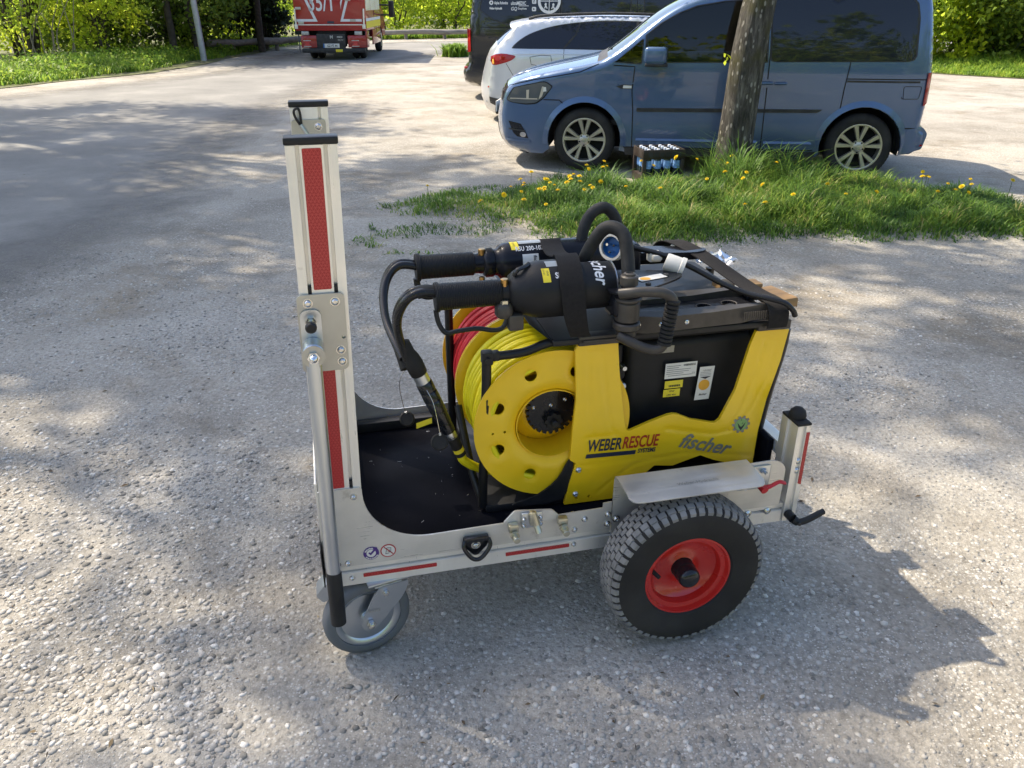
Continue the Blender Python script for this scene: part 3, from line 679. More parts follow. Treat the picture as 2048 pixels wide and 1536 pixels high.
cart.add('lettering', arc_text('Made in Germany', .072, .333, .0178, R(-85), .0052, -.0056, True), 'sticker_white', pn, 0)

# mudguard: a bent sheet, upright against the frame, then out over the wheel
def mudguard(s, y):
    V, F = [], []; prof = [(0, .255), (0, .30), (0, .40), (0, .455)] + [(-.012 + .012 * math.cos(t), .455 + .016 * math.sin(t)) for t in np.linspace(.2, math.pi / 2, 6)] + [(-.05, .4705), (-.10, .467), (-.128, .4645)]
    us = [0, .006, .014, .03, .10, .2, .3, .335, .352, .360, .366]; wide = []
    for i, (dy, z) in enumerate(prof):
        for u in us:
            yy = dy
            if i == len(prof) - 1: e = min(u, .366 - u); yy = dy + (.024 * (1 - math.sqrt(max(0, 1 - (1 - min(e / .026, 1)) ** 2))))
            V.append((.702 + u, y + s * yy, z))
    n_ = len(us)
    for i in range(len(prof) - 1):
        for k in range(n_ - 1): F.append((i * n_ + k, i * n_ + k + 1, (i + 1) * n_ + k + 1, (i + 1) * n_ + k))
    N = len(V); V2 = V + [(x, yy + s * .0035 * (1 if z < .45 else .3), z - (.0035 if z >= .45 else 0)) for x, yy, z in V]
    F2 = F + [tuple(i + N for i in reversed(f)) for f in F]; cnt = {(f[i], f[(i + 1) % 4]) for f in F for i in range(4)}
    F2 += [(b_, a_, a_ + N, b_ + N) for a_, b_ in cnt if (b_, a_) not in cnt]
    return V2, F2
mg = cart.add('mudguard', mudguard(1, -.0055), 'aluminium_sheet', smooth=35); cart.add('mudguard', mudguard(-1, .7105), 'aluminium_sheet', smooth=35)
tt = text('Weber-Hydraulik', .016, .1, .0002); cart.add('embossing', put(tt, lambda u, v, w_: (u, v, .4693), .84, -.088), 'aluminium_slot', mg, 0)
bolt(.712, -.0092, .335, .0075, parent=mg)
# bearing plate behind the wheel
bpl = sheet(roundpoly([(.72, .300), (1.196, .300), (1.199, .425), (1.168, .449), (.72, .440)], [0, .004, .03, .03, 0]), XZ(-.0045), .004); cart.add('bearing_plate', bpl, 'aluminium_sheet')
cart.add('bearing_plate', mv(bpl, 0, .705, 0), 'aluminium_sheet')
# locking pin in its tube with red lever
lk = cart.add('lock_bracket', bx(1.055, 1.150, -.010, -.0048, .368, .440, .004), 'zinc')
for x, z in ((1.128, .424), (1.070, .384)): cart.add('stud', join(lathe([(.009, 0), (.009, -.008)], 6, 'Y', (x, -.0105, z)), cyl((x, -.030, z), .0045, .020, 'Y', 10)), 'zinc', lk)
cart.add('lock_tube', tube([(1.085, -.011, .425), (1.092, -.062, .415)], .0125, 20), 'zinc', lk)
lv = cart.add('lock_lever', join(tube([(1.091, -.058, .416), (1.094, -.082, .411)], .0108, 16), tube(catmull([(1.094, -.074, .414), (1.115, -.074, .418), (1.140, -.070, .424), (1.160, -.068, .416)], 5), [.008] * 5 + [.0065] * 6 + [.008] * 4 + [.003], 12, flat=(.6, 1))), 'lever_red')
# short stanchions at the rear corners
def stanchion(y0):
    q = [(1.214, 0), (1.227, 0), (1.227, .006), (1.240, .006), (1.240, 0), (1.253, 0), (1.253, .032), (1.247, .032), (1.247, .048), (1.253, .048), (1.253, .08), (1.214, .08), (1.214, .052), (1.220, .052), (1.220, .028), (1.214, .028)]
    return extr([(a, y0 + c) for a, c in q], .243, .545, 'Z')
for y0 in (-.006, .626):
    st = cart.add('stanchion', stanchion(y0), 'aluminium')
    cart.add('stanchion_cap', join(bx(1.213, 1.254, y0 - .001, y0 + .081, .5455, .553, .002), lathe([(.022, .5535), (.0235, .561), (.020, .573), (.011, .581), (0, .583)], 20, 'Z', (1.2335, y0 + .04, 0))), 'black_rubber', st)
    if y0 < 0:
        for z in (.435, .405): cart.add('bolt', lathe([(0, -.004), (.0045, -.004), (.005, -.0065), (.009, -.003), (.009, 0)], 14, 'Y', (1.2335, y0 + .0055, z)), 'steel_bolt', st)
        cart.add('reflective_strip', sheet([(1.2422, .365), (1.2522, .360), (1.2522, .525), (1.2422, .525)], XZ(y0 - .0012), .001), 'reflex_red', st)
eb = cart.add('end_board', bx(1.192, 1.2125, .09, .60, .3005, .455, .003), 'deck_black')
for y, z in ((.16, .42), (.16, .33), (.52, .42)): cart.add('bolt', lathe([(0, -.004), (.004, -.006), (.007, -.002), (.007, 0)], 12, 'X', (1.1918, y, z)), 'steel_bolt', eb)
cart.add('end_rail', bx(1.2155, 1.252, .075, .625, .415, .455, .002), 'aluminium')
# clamping lever
cl = cart.add('clamp_lever', join(cyl((1.228, -.034, .268), .013, .027, 'Y', 18, .001), tube(catmull([(1.228, -.036, .268), (1.240, -.044, .262), (1.262, -.050, .270), (1.300, -.052, .289), (1.308, -.052, .292)], 5), [.012] * 5 + [.0095] * 10 + [.0085] * 5 + [.006], 12)), 'black_plastic')
cart.add('bolt', cyl((1.236, -.0585, .264), .006, .005, 'Y', 12, .001), 'black_gloss', cl)
for x in (1.105, 1.165): cart.add('bolt', lathe([(0, -.004), (.005, -.004), (.0055, -.0065), (.0105, -.003), (.0105, 0)], 14, 'Y', (x, -.0002, .282)), 'steel_bolt', rn)

# big pneumatic wheels
def big_wheel(cx, cy, s, r=.218):
    """axis along y, outer side towards s*-y"""
    root = cart.add('wheel', lathe([(.0, -.030), (.030, -.030), (.030, .030), (0, .030)], 20, 'Y', (cx, cy, r)), 'black_plastic', label='pneumatic wheel with red steel rim')
    K = lambda q: .1165 + (q - .1165) * (r - .1165) / (.2025 - .1165); KW = 1.14
    def L_(pr, n_=56): return lathe([(a, s * c) for a, c in pr], n_, 'Y', (cx, cy, r), True)
    cart.add('tyre', L_([(K(a), c * KW) for a, c in [(.1165, -.036), (.122, -.0445), (.132, -.0465), (.150, -.0495), (.168, -.0500), (.182, -.0475), (.192, -.041), (.1965, -.030), (.1985, -.015), (.199, 0), (.1985, .015), (.1965, .030), (.192, .041), (.182, .0475), (.150, .0495), (.122, .0445), (.1165, .036), (.1165, 0)]], 72), 'tyre', root)
    # tread blocks, five staggered rows and ribs running down the shoulder
    V, F = [], []
    def block(a0, a1, y0, y1, r0, rA, rB):
        k = len(V)
        r0, rA, rB = K(r0), K(rA), K(rB); y0, y1 = y0 * KW, y1 * KW
        for rr_a, rr_b in ((r0, r0), (rA, rB)):
            for a, y, rr in ((a0, y0, rr_a), (a1, y0, rr_a), (a1, y1, rr_b), (a0, y1, rr_b)): V.append((cx + rr * math.cos(a), cy + s * y, r + rr * math.sin(a)))
        F.extend([(k + 4, k + 5, k + 6, k + 7), (k, k + 1, k + 5, k + 4), (k + 1, k + 2, k + 6, k + 5), (k + 2, k + 3, k + 7, k + 6), (k + 3, k, k + 4, k + 7), (k, k + 3, k + 2, k + 1)])
    N = 52; da = 2 * math.pi / N
    for k in range(N):
        for j, (y0, y1, ra, rb) in enumerate(((-.036, -.0225, .1985, .2010), (-.0205, -.0075, .2012, .2023), (-.0055, .0055, .2025, .2025), (.0075, .0205, .2023, .2012), (.0225, .036, .2010, .1985))):
            o_ = (j % 2) * da / 2; block(k * da + o_, k * da + o_ + da * .80, y0, y1, .190, ra, rb)
        block(k * da + da * .1, k * da + da * .72, -.0475, -.0375, .178, .189, .1965); block(k * da + da * .1, k * da + da * .72, .0475, .0375, .178, .189, .1965)
    cart.add('tread', (V, F), 'tread', root, 0, kind='stuff')
    cart.add('rim', L_([(.121, -.041), (.119, -.0455), (.114, -.0455), (.1125, -.040), (.110, -.033), (.098, -.031), (.096, -.024), (.094, -.012), (.082, -.002), (.060, .004), (.045, .002), (.036, -.004), (.031, -.006), (.031, .012), (.09, .012), (.11, .036), (.118, .044), (.121, .042), (.116, .030), (.110, -.02)], 64), 'rim_red', root)
    cart.add('hub_cap', lathe([(.0, s * .01), (.0285, s * .01), (.0290, -s * .050), (.0270, -s * .058), (.020, -s * .064), (.009, -s * .067), (0, -s * .0675)], 28, 'Y', (cx, cy, r)), 'black_gloss', root)
    cart.add('valve', tube([(cx - .098, cy - s * .012, r + .020), (cx - .088, cy - s * .030, r + .014), (cx - .080, cy - s * .044, r + .009)], [.0065, .006, .0055], 12), 'black_rubber', root)
    return root
big_wheel(.870, -.095, 1); big_wheel(.870, .795, -1)
cart.add('axle', cyl((.870, -.06, .218), .014, .82, 'Y', 16), 'steel_bolt')

# swivel castors
def castor(mx, my, ang):
    """stem under (mx, my); the wheel trails at angle ang"""
    r = .115; t = .062
    A = Matrix.Translation((mx, my, 0)) @ Matrix.Rotation(ang, 4, 'Z') @ Matrix.Diagonal((-1, 1, 1, 1))
    def add(nm, g_, mt, par=None, **k): return cart.add(nm, xf(g_, A), mt, par, **k)
    root = add('castor_plate', bx(-.062, .062, -.05, .05, .233, .2398, .003), 'zinc')
    add('castor_bearing', lathe([(.040, .2328), (.040, .224), (.036, .219), (.030, .214)], 28, 'Z'), 'zinc_yellow', root)
    fk = []
    for s in (-1, 1):
        o_ = roundpoly([(-.046, .216), (.030, .216), (.044, .200), (t + .026, r + .004), (t + .016, r - .020), (t - .012, r - .022), (-.030, .170), (-.046, .205)], [.004, .01, .012, .02, .016, .02, .03, .006])
        fk.append(sheet(o_, lambda u, v, w_, s=s: (u, s * (.033 + w_) + s * .004 * max(0, (.17 - v) / .07 if v > .1 else 1), v), .004, step=.02))
    fk.append(bx(-.030, .042, -.034, .034, .212, .2185, .002))
    f_ = add('castor_fork', join(*fk), 'zinc', root)
    add('axle_nut', join(lathe([(.012, -.041), (.012, -.051)], 6, 'Y', (t, 0, r)), lathe([(.0075, -.051), (.0075, -.056), (.003, -.0585), (0, -.0585)], 12, 'Y', (t, 0, r))), 'steel_bolt', f_)
    add('fork_bolt', join(lathe([(.009, -.037), (.009, -.044)], 6, 'Y', (.016, 0, .198)), lathe([(.005, -.044), (.005, -.049), (0, -.049)], 10, 'Y', (.016, 0, .198))), 'steel_bolt', f_)
    add('castor_tyre', lathe([(q + .011, c * 1.12) for q, c in [(.076, -.0205), (.084, -.0215), (.094, -.0205), (.101, -.016), (.104, -.008), (.104, .008), (.101, .016), (.094, .0205), (.084, .0215), (.076, .0205)]], 48, 'Y', (t, 0, r), True), 'grey_rubber', root)
    add('castor_disc', lathe([(q + (.011 if q > .05 else 0), c) for q, c in [(0, -.026), (.018, -.026), (.020, -.014), (.060, -.011), (.066, -.017), (.0765, -.018), (.0765, .018), (.06, .011), (.018, .026), (0, .026)]], 40, 'Y', (t, 0, r)), 'zinc', root)
    tx = text('BLICKLE', .0085, 0, .0003, 1, 'CENTER'); add('embossing', put(tx, lambda u, v, w_: (-u, -.0418, v), -t + .012, r + .034, R(-8)), 'aluminium_slot', f_, smooth=0)
    return root
castor(.107, .044, R(12)); castor(.112, .645, R(-12))
cart.add('brake_pedal', sheet(roundpoly([(-.075, .205), (-.050, .236), (-.030, .236), (-.035, .196), (-.058, .180)], .006), lambda u, v, w_: (u, .02 + w_, v), .05), 'zinc')

# ================================================================== HYDRAULIC POWER UNIT standing on the deck
pu = Thing('hydraulic_power_unit', 'yellow and black portable hydraulic power unit with two hose reels standing on the cart deck', 'power unit', CF, (.85, .38, .312))
OUT = [(.629, .794), (.734, .787), (.742, .711), (.752, .640), (.762, .577), (.768, .545), (.775, .530), (.784, .528), (.84, .548), (.888, .562), (.903, .564), (.918, .561), (.96, .540), (1.025, .522), (1.035, .522), (1.045, .530), (1.060, .565), (1.081, .615), (1.096, .690), (1.107, .745), (1.119, .784), (1.215, .781), (1.204, .691), (1.190, .625), (1.180, .580), (1.168, .480), (1.166, .374), (1.112, .376), (1.04, .402), (.999, .422), (.960, .412), (.918, .400), (.863, .408), (.80, .356), (.747, .318), (.605, .3185), (.618, .385), (.634, .446), (.618, .458), (.622, .56), (.628, .637), (.624, .72), (.621, .778)]
GRV = [([(.656, .770), (.660, .700), (.668, .60), (.676, .535), (.688, .515)], .005, .004), ([(.656, .770), (.694, .768), (.700, .700), (.716, .610), (.730, .540), (.742, .524)], .005, .004), ([(.660, .520), (.742, .520)], .006, .004),
       ([(.628, .436), (.700, .434), (.79, .440), (.86, .437)], .006, .003), ([(.89, .520), (.96, .502), (1.03, .486), (1.075, .490)], .008, .006), ([(1.075, .490), (1.110, .560), (1.135, .66), (1.150, .755)], .006, .005), ([(1.150, .755), (1.185, .75), (1.172, .65), (1.140, .56), (1.11, .51), (1.085, .487)], .005, .004),
       ([(.70, .345), (.80, .42), (.862, .43), (.95, .436), (1.05, .42), (1.15, .40)], .007, .005)]
def segd(px, py, poly):
    d = 9.
    for (ax, ay), (bx_, by) in zip(poly, poly[1:]):
        vx, vy = bx_ - ax, by - ay; t_ = max(0, min(1, ((px - ax) * vx + (py - ay) * vy) / (vx * vx + vy * vy))); d = min(d, math.hypot(px - ax - t_ * vx, py - ay - t_ * vy))
    return d
def emb(u, v): return sum(-dp * math.exp(-(segd(u, v, pl) / (wd * .7)) ** 2) for pl, wd, dp in GRV)
PY = .108
def pmap(u, v, w_):
    fold = 0.0
    return (u, PY - emb(u, v) * .42 + fold + w_, v)
bolt_holes = [circ(.640, .335, .0045, 10), circ(.676, .335, .0045, 10)]
sp_ = pu.add('side_panel', sheet(OUT, pmap, .010, bolt_holes, .0065), 'panel_yellow', smooth=30)
pu.add('side_panel', sheet(OUT, lambda u, v, w_: (u, .668 - w_, v), .012, [], .03), 'panel_yellow')
for x, z in ((.642, .425), (.636, .349)): pu.add('bolt', lathe([(0, -.003), (.004, -.003), (.0045, -.006), (.0075, -.003), (.0085, 0)], 12, 'Y', (x, PY - .0008, z)), 'zinc', sp_)
for a, b_, z in ((.627, .736, .790), (1.120, 1.214, .785)): pu.add('panel_clip', join(bx(a, b_, .100, .135, z, z + .026, .003), bx(a + .012, b_ - .012, .097, .101, z + .010, z + .016, .001)), 'tool_grey')
FP = lambda u, v, w_: (u, pmap(u, v, 0)[1] - .0016 - w_, v)
def print_(th, name, t_, fm, mat, parent, u, v, rot=0): return th.add(name, put(t_, fm, u, v, rot), mat, parent, 0)
WR = R(-2)
t1 = text('WEBER', .050, .2, .0010, .60); print_(pu, 'lettering', t1, FP, 'print_navy', sp_, .663, .479, WR)
t2 = text('RESCUE', .050, .2, .0010, .60); print_(pu, 'lettering', t2, FP, 'print_red', sp_, .762, .4765, WR)
t3 = text('SYSTEMS', .018, .15, .0006, .74); print_(pu, 'lettering', t3, FP, 'print_navy', sp_, .809, .4565, WR)
pu.add('printed_bar', put(([(0, 0), (.142, 0), (.144, .0125), (.0022, .0125)], [(0, 1, 2, 3)]), FP, .660, .4585, WR), 'print_navy', sp_, 0)
t4 = text('fischer', .062, .35, .0013, .95); print_(pu, 'lettering', t4, FP, 'print_grey', sp_, .926, .461, R(-17))
# cog sticker with the figure 3
cog = []
for k in range(10):
    for da, rr in ((-.20, .0215), (-.13, .027), (.13, .027), (.20, .0215)): a = 2 * math.pi * k / 10 + da; cog.append((1.112 + rr * math.cos(a), .5065 + rr * math.sin(a)))
pu.add('sticker', sheet(cog, lambda u, v, w_: FP(u, v, w_), 0, [], None), 'print_grey', sp_, 0)
pu.add('sticker', sheet(circ(1.112, .5065, .0185, 24), lambda u, v, w_: FP(u, v, .0006)), 'sticker_green', sp_, 0)
print_(pu, 'lettering', text('3', .021, .1, .0005, 1, 'CENTER'), lambda u, v, w_: FP(u, v, .0012), 'print_dark', sp_, 1.112, .508)
pu.add('sticker_mark', sheet([(1.1105, .490), (1.104, .500), (1.0995, .514), (1.108, .503), (1.112, .499), (1.116, .503), (1.1245, .514), (1.120, .500), (1.1135, .490)], lambda u, v, w_: FP(u, v, .0012)), 'print_dark', sp_, 0)

# black housing behind the panels
def housing():
    bm = bmesh.new(); bmesh.ops.create_cube(bm, size=1)
    for v in bm.verts:
        x, y, z = v.co; top = z > 0
        v.co = (.975 + x * (.375 if top else .35), .39 + y * (.43 if top else .40), .755 if top else .34)
    bmesh.ops.bevel(bm, geom=list(bm.edges), offset=.026, segments=4, affect='EDGES', profile=.5)
    bm.verts.ensure_lookup_table(); g_ = [tuple(v.co) for v in bm.verts], [tuple(v.index for v in f.verts) for f in bm.faces]; bm.free(); return g_
ho = pu.add('housing', housing(), 'tool_dull', smooth=60)
pu.add('housing_lid', bx(.795, 1.155, .172, .61, .757, .778, .009, 3), 'tool_dull')
HY = .1745
HM = lambda u, v, w_: (u, HY + .0085 - (v - .34) * .0135 / .415 * 1.0 - .0075 - w_, v)
def label(u0, u1, v0, v1, mat, sl=0.0, r=0): return pu.add('label', sheet([(u0, v0), (u1, v0), (u1 + sl, v1), (u0 + sl, v1)], lambda u, v, w_: HM(u, v, .0010)), mat, ho, 0)
HT = lambda u, v, w_: HM(u, v, .0016)
label(.896, .988, .642, .688, 'sticker_white'); label(.899, .952, .612, .635, 'sticker_yellow'); label(.897, .946, .586, .609, 'sticker_yellow'); label(.992, 1.036, .566, .668, 'sticker_white', .006)
label(.86, .915, .742 - .02, .742, 'print_grey')
print_(pu, 'lettering', text('WEBERRESCUE', .0085, 0, .0002, .62), HT, 'print_dark', ho, .948, .677)
for i, (a, b_) in enumerate(((.900, .940), (.900, .935), (.900, .97), (.900, .965), (.900, .95), (.905, .975))): pu.add('label_print', put(([(0, 0), (b_ - a, 0), (b_ - a, .0012), (0, .0012)], [(0, 1, 2, 3)]), HT, a, .679 - i * .0058), 'print_dark', ho, 0)
print_(pu, 'lettering', text('CE', .0075, 0, 0, 1), HT, 'print_dark', ho, .975, .651)
for i in range(15): pu.add('label_print', put(([(0, 0), (.0008 + .0006 * ((i * 7) % 3), 0), (.0008 + .0006 * ((i * 7) % 3), .006), (0, .006)], [(0, 1, 2, 3)]), HT, .911 + i * .0022, .616), 'print_dark', ho, 0)
print_(pu, 'lettering', text('FFW', .0075, 0, .0001, 1, 'CENTER'), HT, 'print_dark', ho, .922, .6), ; print_(pu, 'lettering', text('LPH 40/1', .0075, 0, .0001, 1, 'CENTER'), HT, 'print_dark', ho, .922, .589)
pu.add('label', sheet(circ(1.016, .612, .0165, 20), lambda u, v, w_: HM(u, v, .0016)), 'sticker_orange', ho, 0)
pu.add('label_print', sheet([(1.001, .6375), (1.034, .6375), (1.0175, .630)], HT), 'print_dark', ho, 0)
print_(pu, 'lettering', text('fischer', .0085, .3, .0002, 1, 'CENTER'), HT, 'print_dark', ho, 1.015, .580)
print_(pu, 'lettering', text('1.03.2025', .0075, .3, 0, .9, 'CENTER'), HT, 'print_dark', ho, 1.019, .654)
for i in range(3): pu.add('label_print', put(([(0, 0), (.032, 0), (.032, .0008), (0, .0008)], [(0, 1, 2, 3)]), HT, 1.001, .650 - i * .0045), 'print_dark', ho, 0)
# motor block and fittings between reel and housing
pu.add('motor', join(bx(.752, .790, .20, .58, .33, .74, .008), cyl((.771, .185, .66), .018, .03, 'Y', 16), cyl((.771, .182, .60), .012, .03, 'Y', 16)), 'tool_black')
pu.add('fitting', join(cyl((.772, .150, .640), .010, .04, 'Y', 14, .002), cyl((.776, .155, .690), .006, .03, 'Y', 12)), 'zinc')
pu.add('base_tray', bx(.39, 1.17, .125, .655, .3125, .335, .004), 'black_plastic'); pu.add('reel_guard', sheet(smooth2([(.46, .336), (.60, .336), (.628, .44), (.615, .455), (.585, .40), (.53, .358)], 3), XZ(.112), .006), 'black_plastic')
# tube frame
fr = pu.add('frame_tube', tube([(.399, .135, .757), (.398, .135, .70), (.386, .140, .42), (.3835, .142, .326)], .0125, 16), 'tube_paint')
pu.add('frame_tube', tube(catmull([(.400, .135, .772), (.45, .134, .772), (.50, .133, .777), (.56, .131, .796), (.635, .128, .802)], 6), .0115, 16), 'tube_paint')
pu.add('frame_tube', tube([(.385, .148, .330), (.367, .20, .40), (.350, .30, .56)], .011, 14), 'tube_paint')
pu.add('tube_elbow', join(bx(.386, .414, .121, .149, .752, .788, .005), cyl((.400, .112, .768), .0085, .012, 'Y', 6), bx(.408, .432, .123, .147, .761, .785, .004)), 'black_plastic', fr)
pu.add('frame_tube', tube([(.372, .56, .33), (.372, .56, .815)], .0125, 14), 'tube_paint'); pu.add('frame_tube', tube(catmull([(1.232, .150, .765), (1.228, .150, .70), (1.205, .152, .55), (1.192, .155, .40), (1.19, .16, .34)], 5), .014, 14), 'tube_paint'); pu.add('frame_tube', tube([(1.19, .60, .34), (1.225, .60, .80)], .014, 14), 'tube_paint')
pu.add('back_cover', bx(1.150, 1.185, .17, .62, .345, .76, .012), 'black_plastic')
# reels
def reel(y0, y1, hose_mat, seed):
    cx, cz, r = .572, .565, .212; rg_ = np.random.default_rng(seed)
    root = pu.add('hose_reel', lathe([(.0965, y0 + .003), (.0985, y0 + .003), (.0985, y1 - .003), (.0965, y1 - .003)], 40, 'Y', (cx, 0, cz), True), 'reel_yellow', label='yellow sheet-metal reel')
    holes = [circ(cx + .158 * math.cos(a), cz + .158 * math.sin(a), .0165, 18) for a in [R(22.5 + 45 * k) for k in range(8)]]
    small = [circ(cx + q * math.cos(R(183)), cz + q * math.sin(R(183)), .0038, 8) for q in (.13, .162)]
    for i, (y, th_, sg) in enumerate(((y0, .004, 1), (y1 - .004, .004, -1))):
        hc = circ(cx, cz, .100, 40)
        def dish(u, v, w_, y=y, sg=sg):
            d = math.hypot(u - cx, v - cz); k = .010 * math.exp(-((d - .100) / .014) ** 2) - .004 * math.exp(-((d - .209) / .006) ** 2)
            for h in holes: 
                hx = sum(p[0] for p in h) / len(h); hz = sum(p[1] for p in h) / len(h); k += .004 * math.exp(-((math.hypot(u - hx, v - hz) - .0175) / .005) ** 2)
            return (u, y + sg * k + w_, v)
        pu.add('reel_flange', sheet(circ(cx, cz, r, 64), dish, th_, [hc] + holes + small, .014), 'reel_yellow', root, 50)
    gs = []; n_ = int((y1 - y0 - .016) / .0165)
    for lay, rr in ((0, .172), (1, .187)):
        for k in range(n_ - lay):
            y = y0 + .0165 + (k + .5 * lay) * .0165 + (rg_.random() - .5) * .004; q = rr + (rg_.random() - .5) * .012; tl = (rg_.random() - .5) * .02
            pts = [(cx + q * math.cos(a), y + tl * math.cos(a + k), cz + q * math.sin(a)) for a in np.linspace(0, 2 * math.pi, 57)]
            gs.append(tube(pts, .0088, 8, False))
    pu.add('wound_hose', join(*gs), hose_mat, root, 80); return root
r1 = reel(.124, .402, 'hose_yellow', 2); r2 = reel(.412, .640, 'hose_red', 3)
# drive disc with notches and adjusting knob inside the near reel
tp = []
for k in range(24):
    for da, rr in ((-.09, .062), (-.065, .070), (.065, .070), (.09, .062)): a = 2 * math.pi * k / 24 + da; tp.append((.585 + rr * math.cos(a), .572 + rr * math.sin(a)))
pu.add('drive_disc', sheet(tp, XZ(.186), .012), 'black_gloss', r1)
pu.add('reel_hub', lathe([(.0, .199), (.060, .199), (.068, .203), (.0955, .222), (.0955, .228), (0, .228)], 36, 'Y', (.572, 0, .565)), 'reel_yellow', r1)
kn = []
for k in range(40): a = 2 * math.pi * k / 40; kn.append((.588 + (.023 + .0028 * math.cos(8 * a)) * math.cos(a), .548 + (.023 + .0028 * math.cos(8 * a)) * math.sin(a)))
pu.add('knob', join(sheet(kn, XZ(.168), .017), cyl((.588, .150, .548), .010, .02, 'Y', 16, .002)), 'black_plastic', r1)
for x, z in ((.583, .590), (.622, .603), (.535, .588)): pu.add('bolt', lathe([(0, -.002), (.003, -.004), (.0055, -.002), (.0055, 0)], 10, 'Y', (x, .186, z)), 'steel_bolt', r1)
# printed line on the yellow hose
pu.add('tool_tray', join(sheet(rrect(.56, 1.185, .105, .64, .015), XY(.808), .004), sheet([(.105, 0), (.60, 0), (.60, .05), (.16, .05)], lambda u, v, w_: (.560 - v * .85 - w_, u, .810 + v * .55), .003), bx(.56, 1.18, .100, .112, .796, .8115, .003)), 'black_plastic')
for x in (.575, .615): pu.add('tray_bolt', cyl((x, .122, .795), .006, .013, 'Z', 12), 'black_plastic')
pu.add('red_knob', bx(.905, .945, .20, .235, .779, .803, .005), 'lever_red')

# ================================================================== TOOLS strapped on top
def wrap(cx_y, cz, r):      # cylinder along x : u along x, v angle up from the viewer's side
    return lambda u, v, w_: (u, cx_y - (r + w_) * math.cos(v), cz + (r + w_) * math.sin(v))
SY, SZ = .150, .932
spr = Thing('hydraulic_spreader', 'black hydraulic spreader lying nearest on the unit, ribbed round grip and looped carry handle', 'rescue tool', CF, (.75, .14, .815))
def ax(prof, n_=36, o=(0, SY, SZ)): return lathe([(r, h) for h, r in prof], n_, 'X', o)
bdy = spr.add('body', ax([(.440, .010), (.440, .025), (.456, .026), (.462, .040), (.475, .050), (.492, .058), (.512, .066), (.535, .0700), (.60, .0705), (.628, .068), (.634, .0615), (.640, .060)]), 'tool_dull', smooth=60)
spr.add('cylinder', ax([(.634, .020), (.634, .0585), (.716, .0570), (.720, .054), (.720, .0)]), 'tool_dull', smooth=50)
spr.add('seal_ring', ax([(.7165, .0560), (.7175, .0585), (.7195, .0585), (.7205, .0560)]), 'zinc')
gp = spr.add('grip', ax([(.278, .012), (.278, .034), (.281, .036), (.287, .036), (.290, .0325), (.435, .0315), (.438, .029), (.438, .012)]), 'grip_rib', smooth=50)
spr.add('trigger_guard', tube(catmull([(.279, SY - .005, SZ - .030), (.284, SY - .012, SZ - .062), (.300, SY - .018, SZ - .086), (.330, SY - .020, SZ - .083), (.375, SY - .022, SZ - .080), (.415, SY - .022, SZ - .088), (.440, SY - .02, SZ - .084), (.452, SY - .015, SZ - .062)], 6), .0085, 10, flat=(.7, 1.15)), 'black_plastic')
spr.add('valve_block', join(lathe([(.0, -.058), (.016, -.058), (.023, -.048), (.023, -.028), (.017, -.020)], 8, 'Z', (.443, SY - .018, SZ)), bx(.452, .49, SY - .035, SY + .02, SZ - .092, SZ - .05, .006)), 'tool_grey')
spr.add('hex_nut', lathe([(.013, -.03), (.013, -.012), (0, -.012)], 6, 'Z', (.443, SY - .022, SZ)), 'zinc_yellow')
spr.add('brass_screw', cyl((.447, SY - .008, SZ + .014), .0095, .022, 'Z', 20, .0015), 'brass')
spr.add('lug', join(tube(catmull([(.468, SY - .018, SZ + .045), (.476, SY - .022, SZ + .060), (.496, SY - .014, SZ + .064), (.508, SY - .004, SZ + .068)], 4), .0055, 8)), 'black_gloss')
W1 = lambda u, v, w_: wrap(SY, SZ, .0708 + w_)(u, v, 0)
spr.add('label', sheet(rrect(.530, .549, R(31), R(62), .003), wrap(SY, SZ, .0709), 0, [], .01), 'sticker_yellow', bdy, 50)
def tw(t_, fm, u, v, r_): return [fm(u + a, v + c / r_, .0008) for a, c in t_[0]], t_[1]
def tw90(t_, fm, u, v, r_, sgn=-1): return [fm(u - sgn * c, v + sgn * a / r_, .0008) for a, c in t_[0]], t_[1]
spr.add('lettering', tw90(text('FFW', .0085, 0, 0, .9), wrap(SY, SZ, .0706), .540, R(56), .0706), 'print_dark', bdy, 0); spr.add('lettering', tw90(text('LEN 40/1', .0075, 0, 0, .62), wrap(SY, SZ, .0706), .532, R(60), .0706), 'print_dark', bdy, 0)
spr.add('label', sheet(rrect(.545, .600, R(66), R(86), .003), wrap(SY, SZ, .0709), 0, [], .01), 'sticker_silver', bdy, 50)
spr.add('lettering', tw(text('SP', .021, 0, .0006, .8), wrap(SY, SZ, .0706), .561, R(38), .0706), 'print_white', bdy, 0)
spr.add('lettering', tw90(text('fischer', .046, .25, .0008, .86), wrap(SY, SZ, .0578), .664, R(126), .0578), 'print_white', bdy, 0)
# linkage, pivot and arms
spr.add('yoke', join(bx(.700, .765, .060, .235, .872, .925, .012, 3), sheet(smooth2([(.700, .068), (.745, .048), (.79, .075), (.85, .14), (.86, .20), (.82, .225), (.72, .225)], 3), XY(.926), .006), sheet(smooth2([(.69, .07), (.745, .05), (.80, .075), (.88, .12), (.915, .16), (.88, .195), (.72, .22)], 3), XY(.936), .005)), 'tool_black')
pv = spr.add('pivot', join(cyl((.738, .072, .862), .030, .052, 'Z', 28, .004), cyl((.738, .072, .842), .034, .018, 'Z', 28, .003), cyl((.738, .072, .824), .026, .016, 'Z', 24, .002), cyl((.738, .072, .915), .034, .010, 'Z', 28, .003)), 'tool_grey')
spr.add('pivot_screw', join(cyl((.738, .072, .952), .022, .026, 'Z', 24, .003), lathe([(.014, .978), (.014, .982), (.009, .984), (.008, .980), (0, .980)], 16, 'Z', (.738, .072, 0))), 'tool_grey', pv)
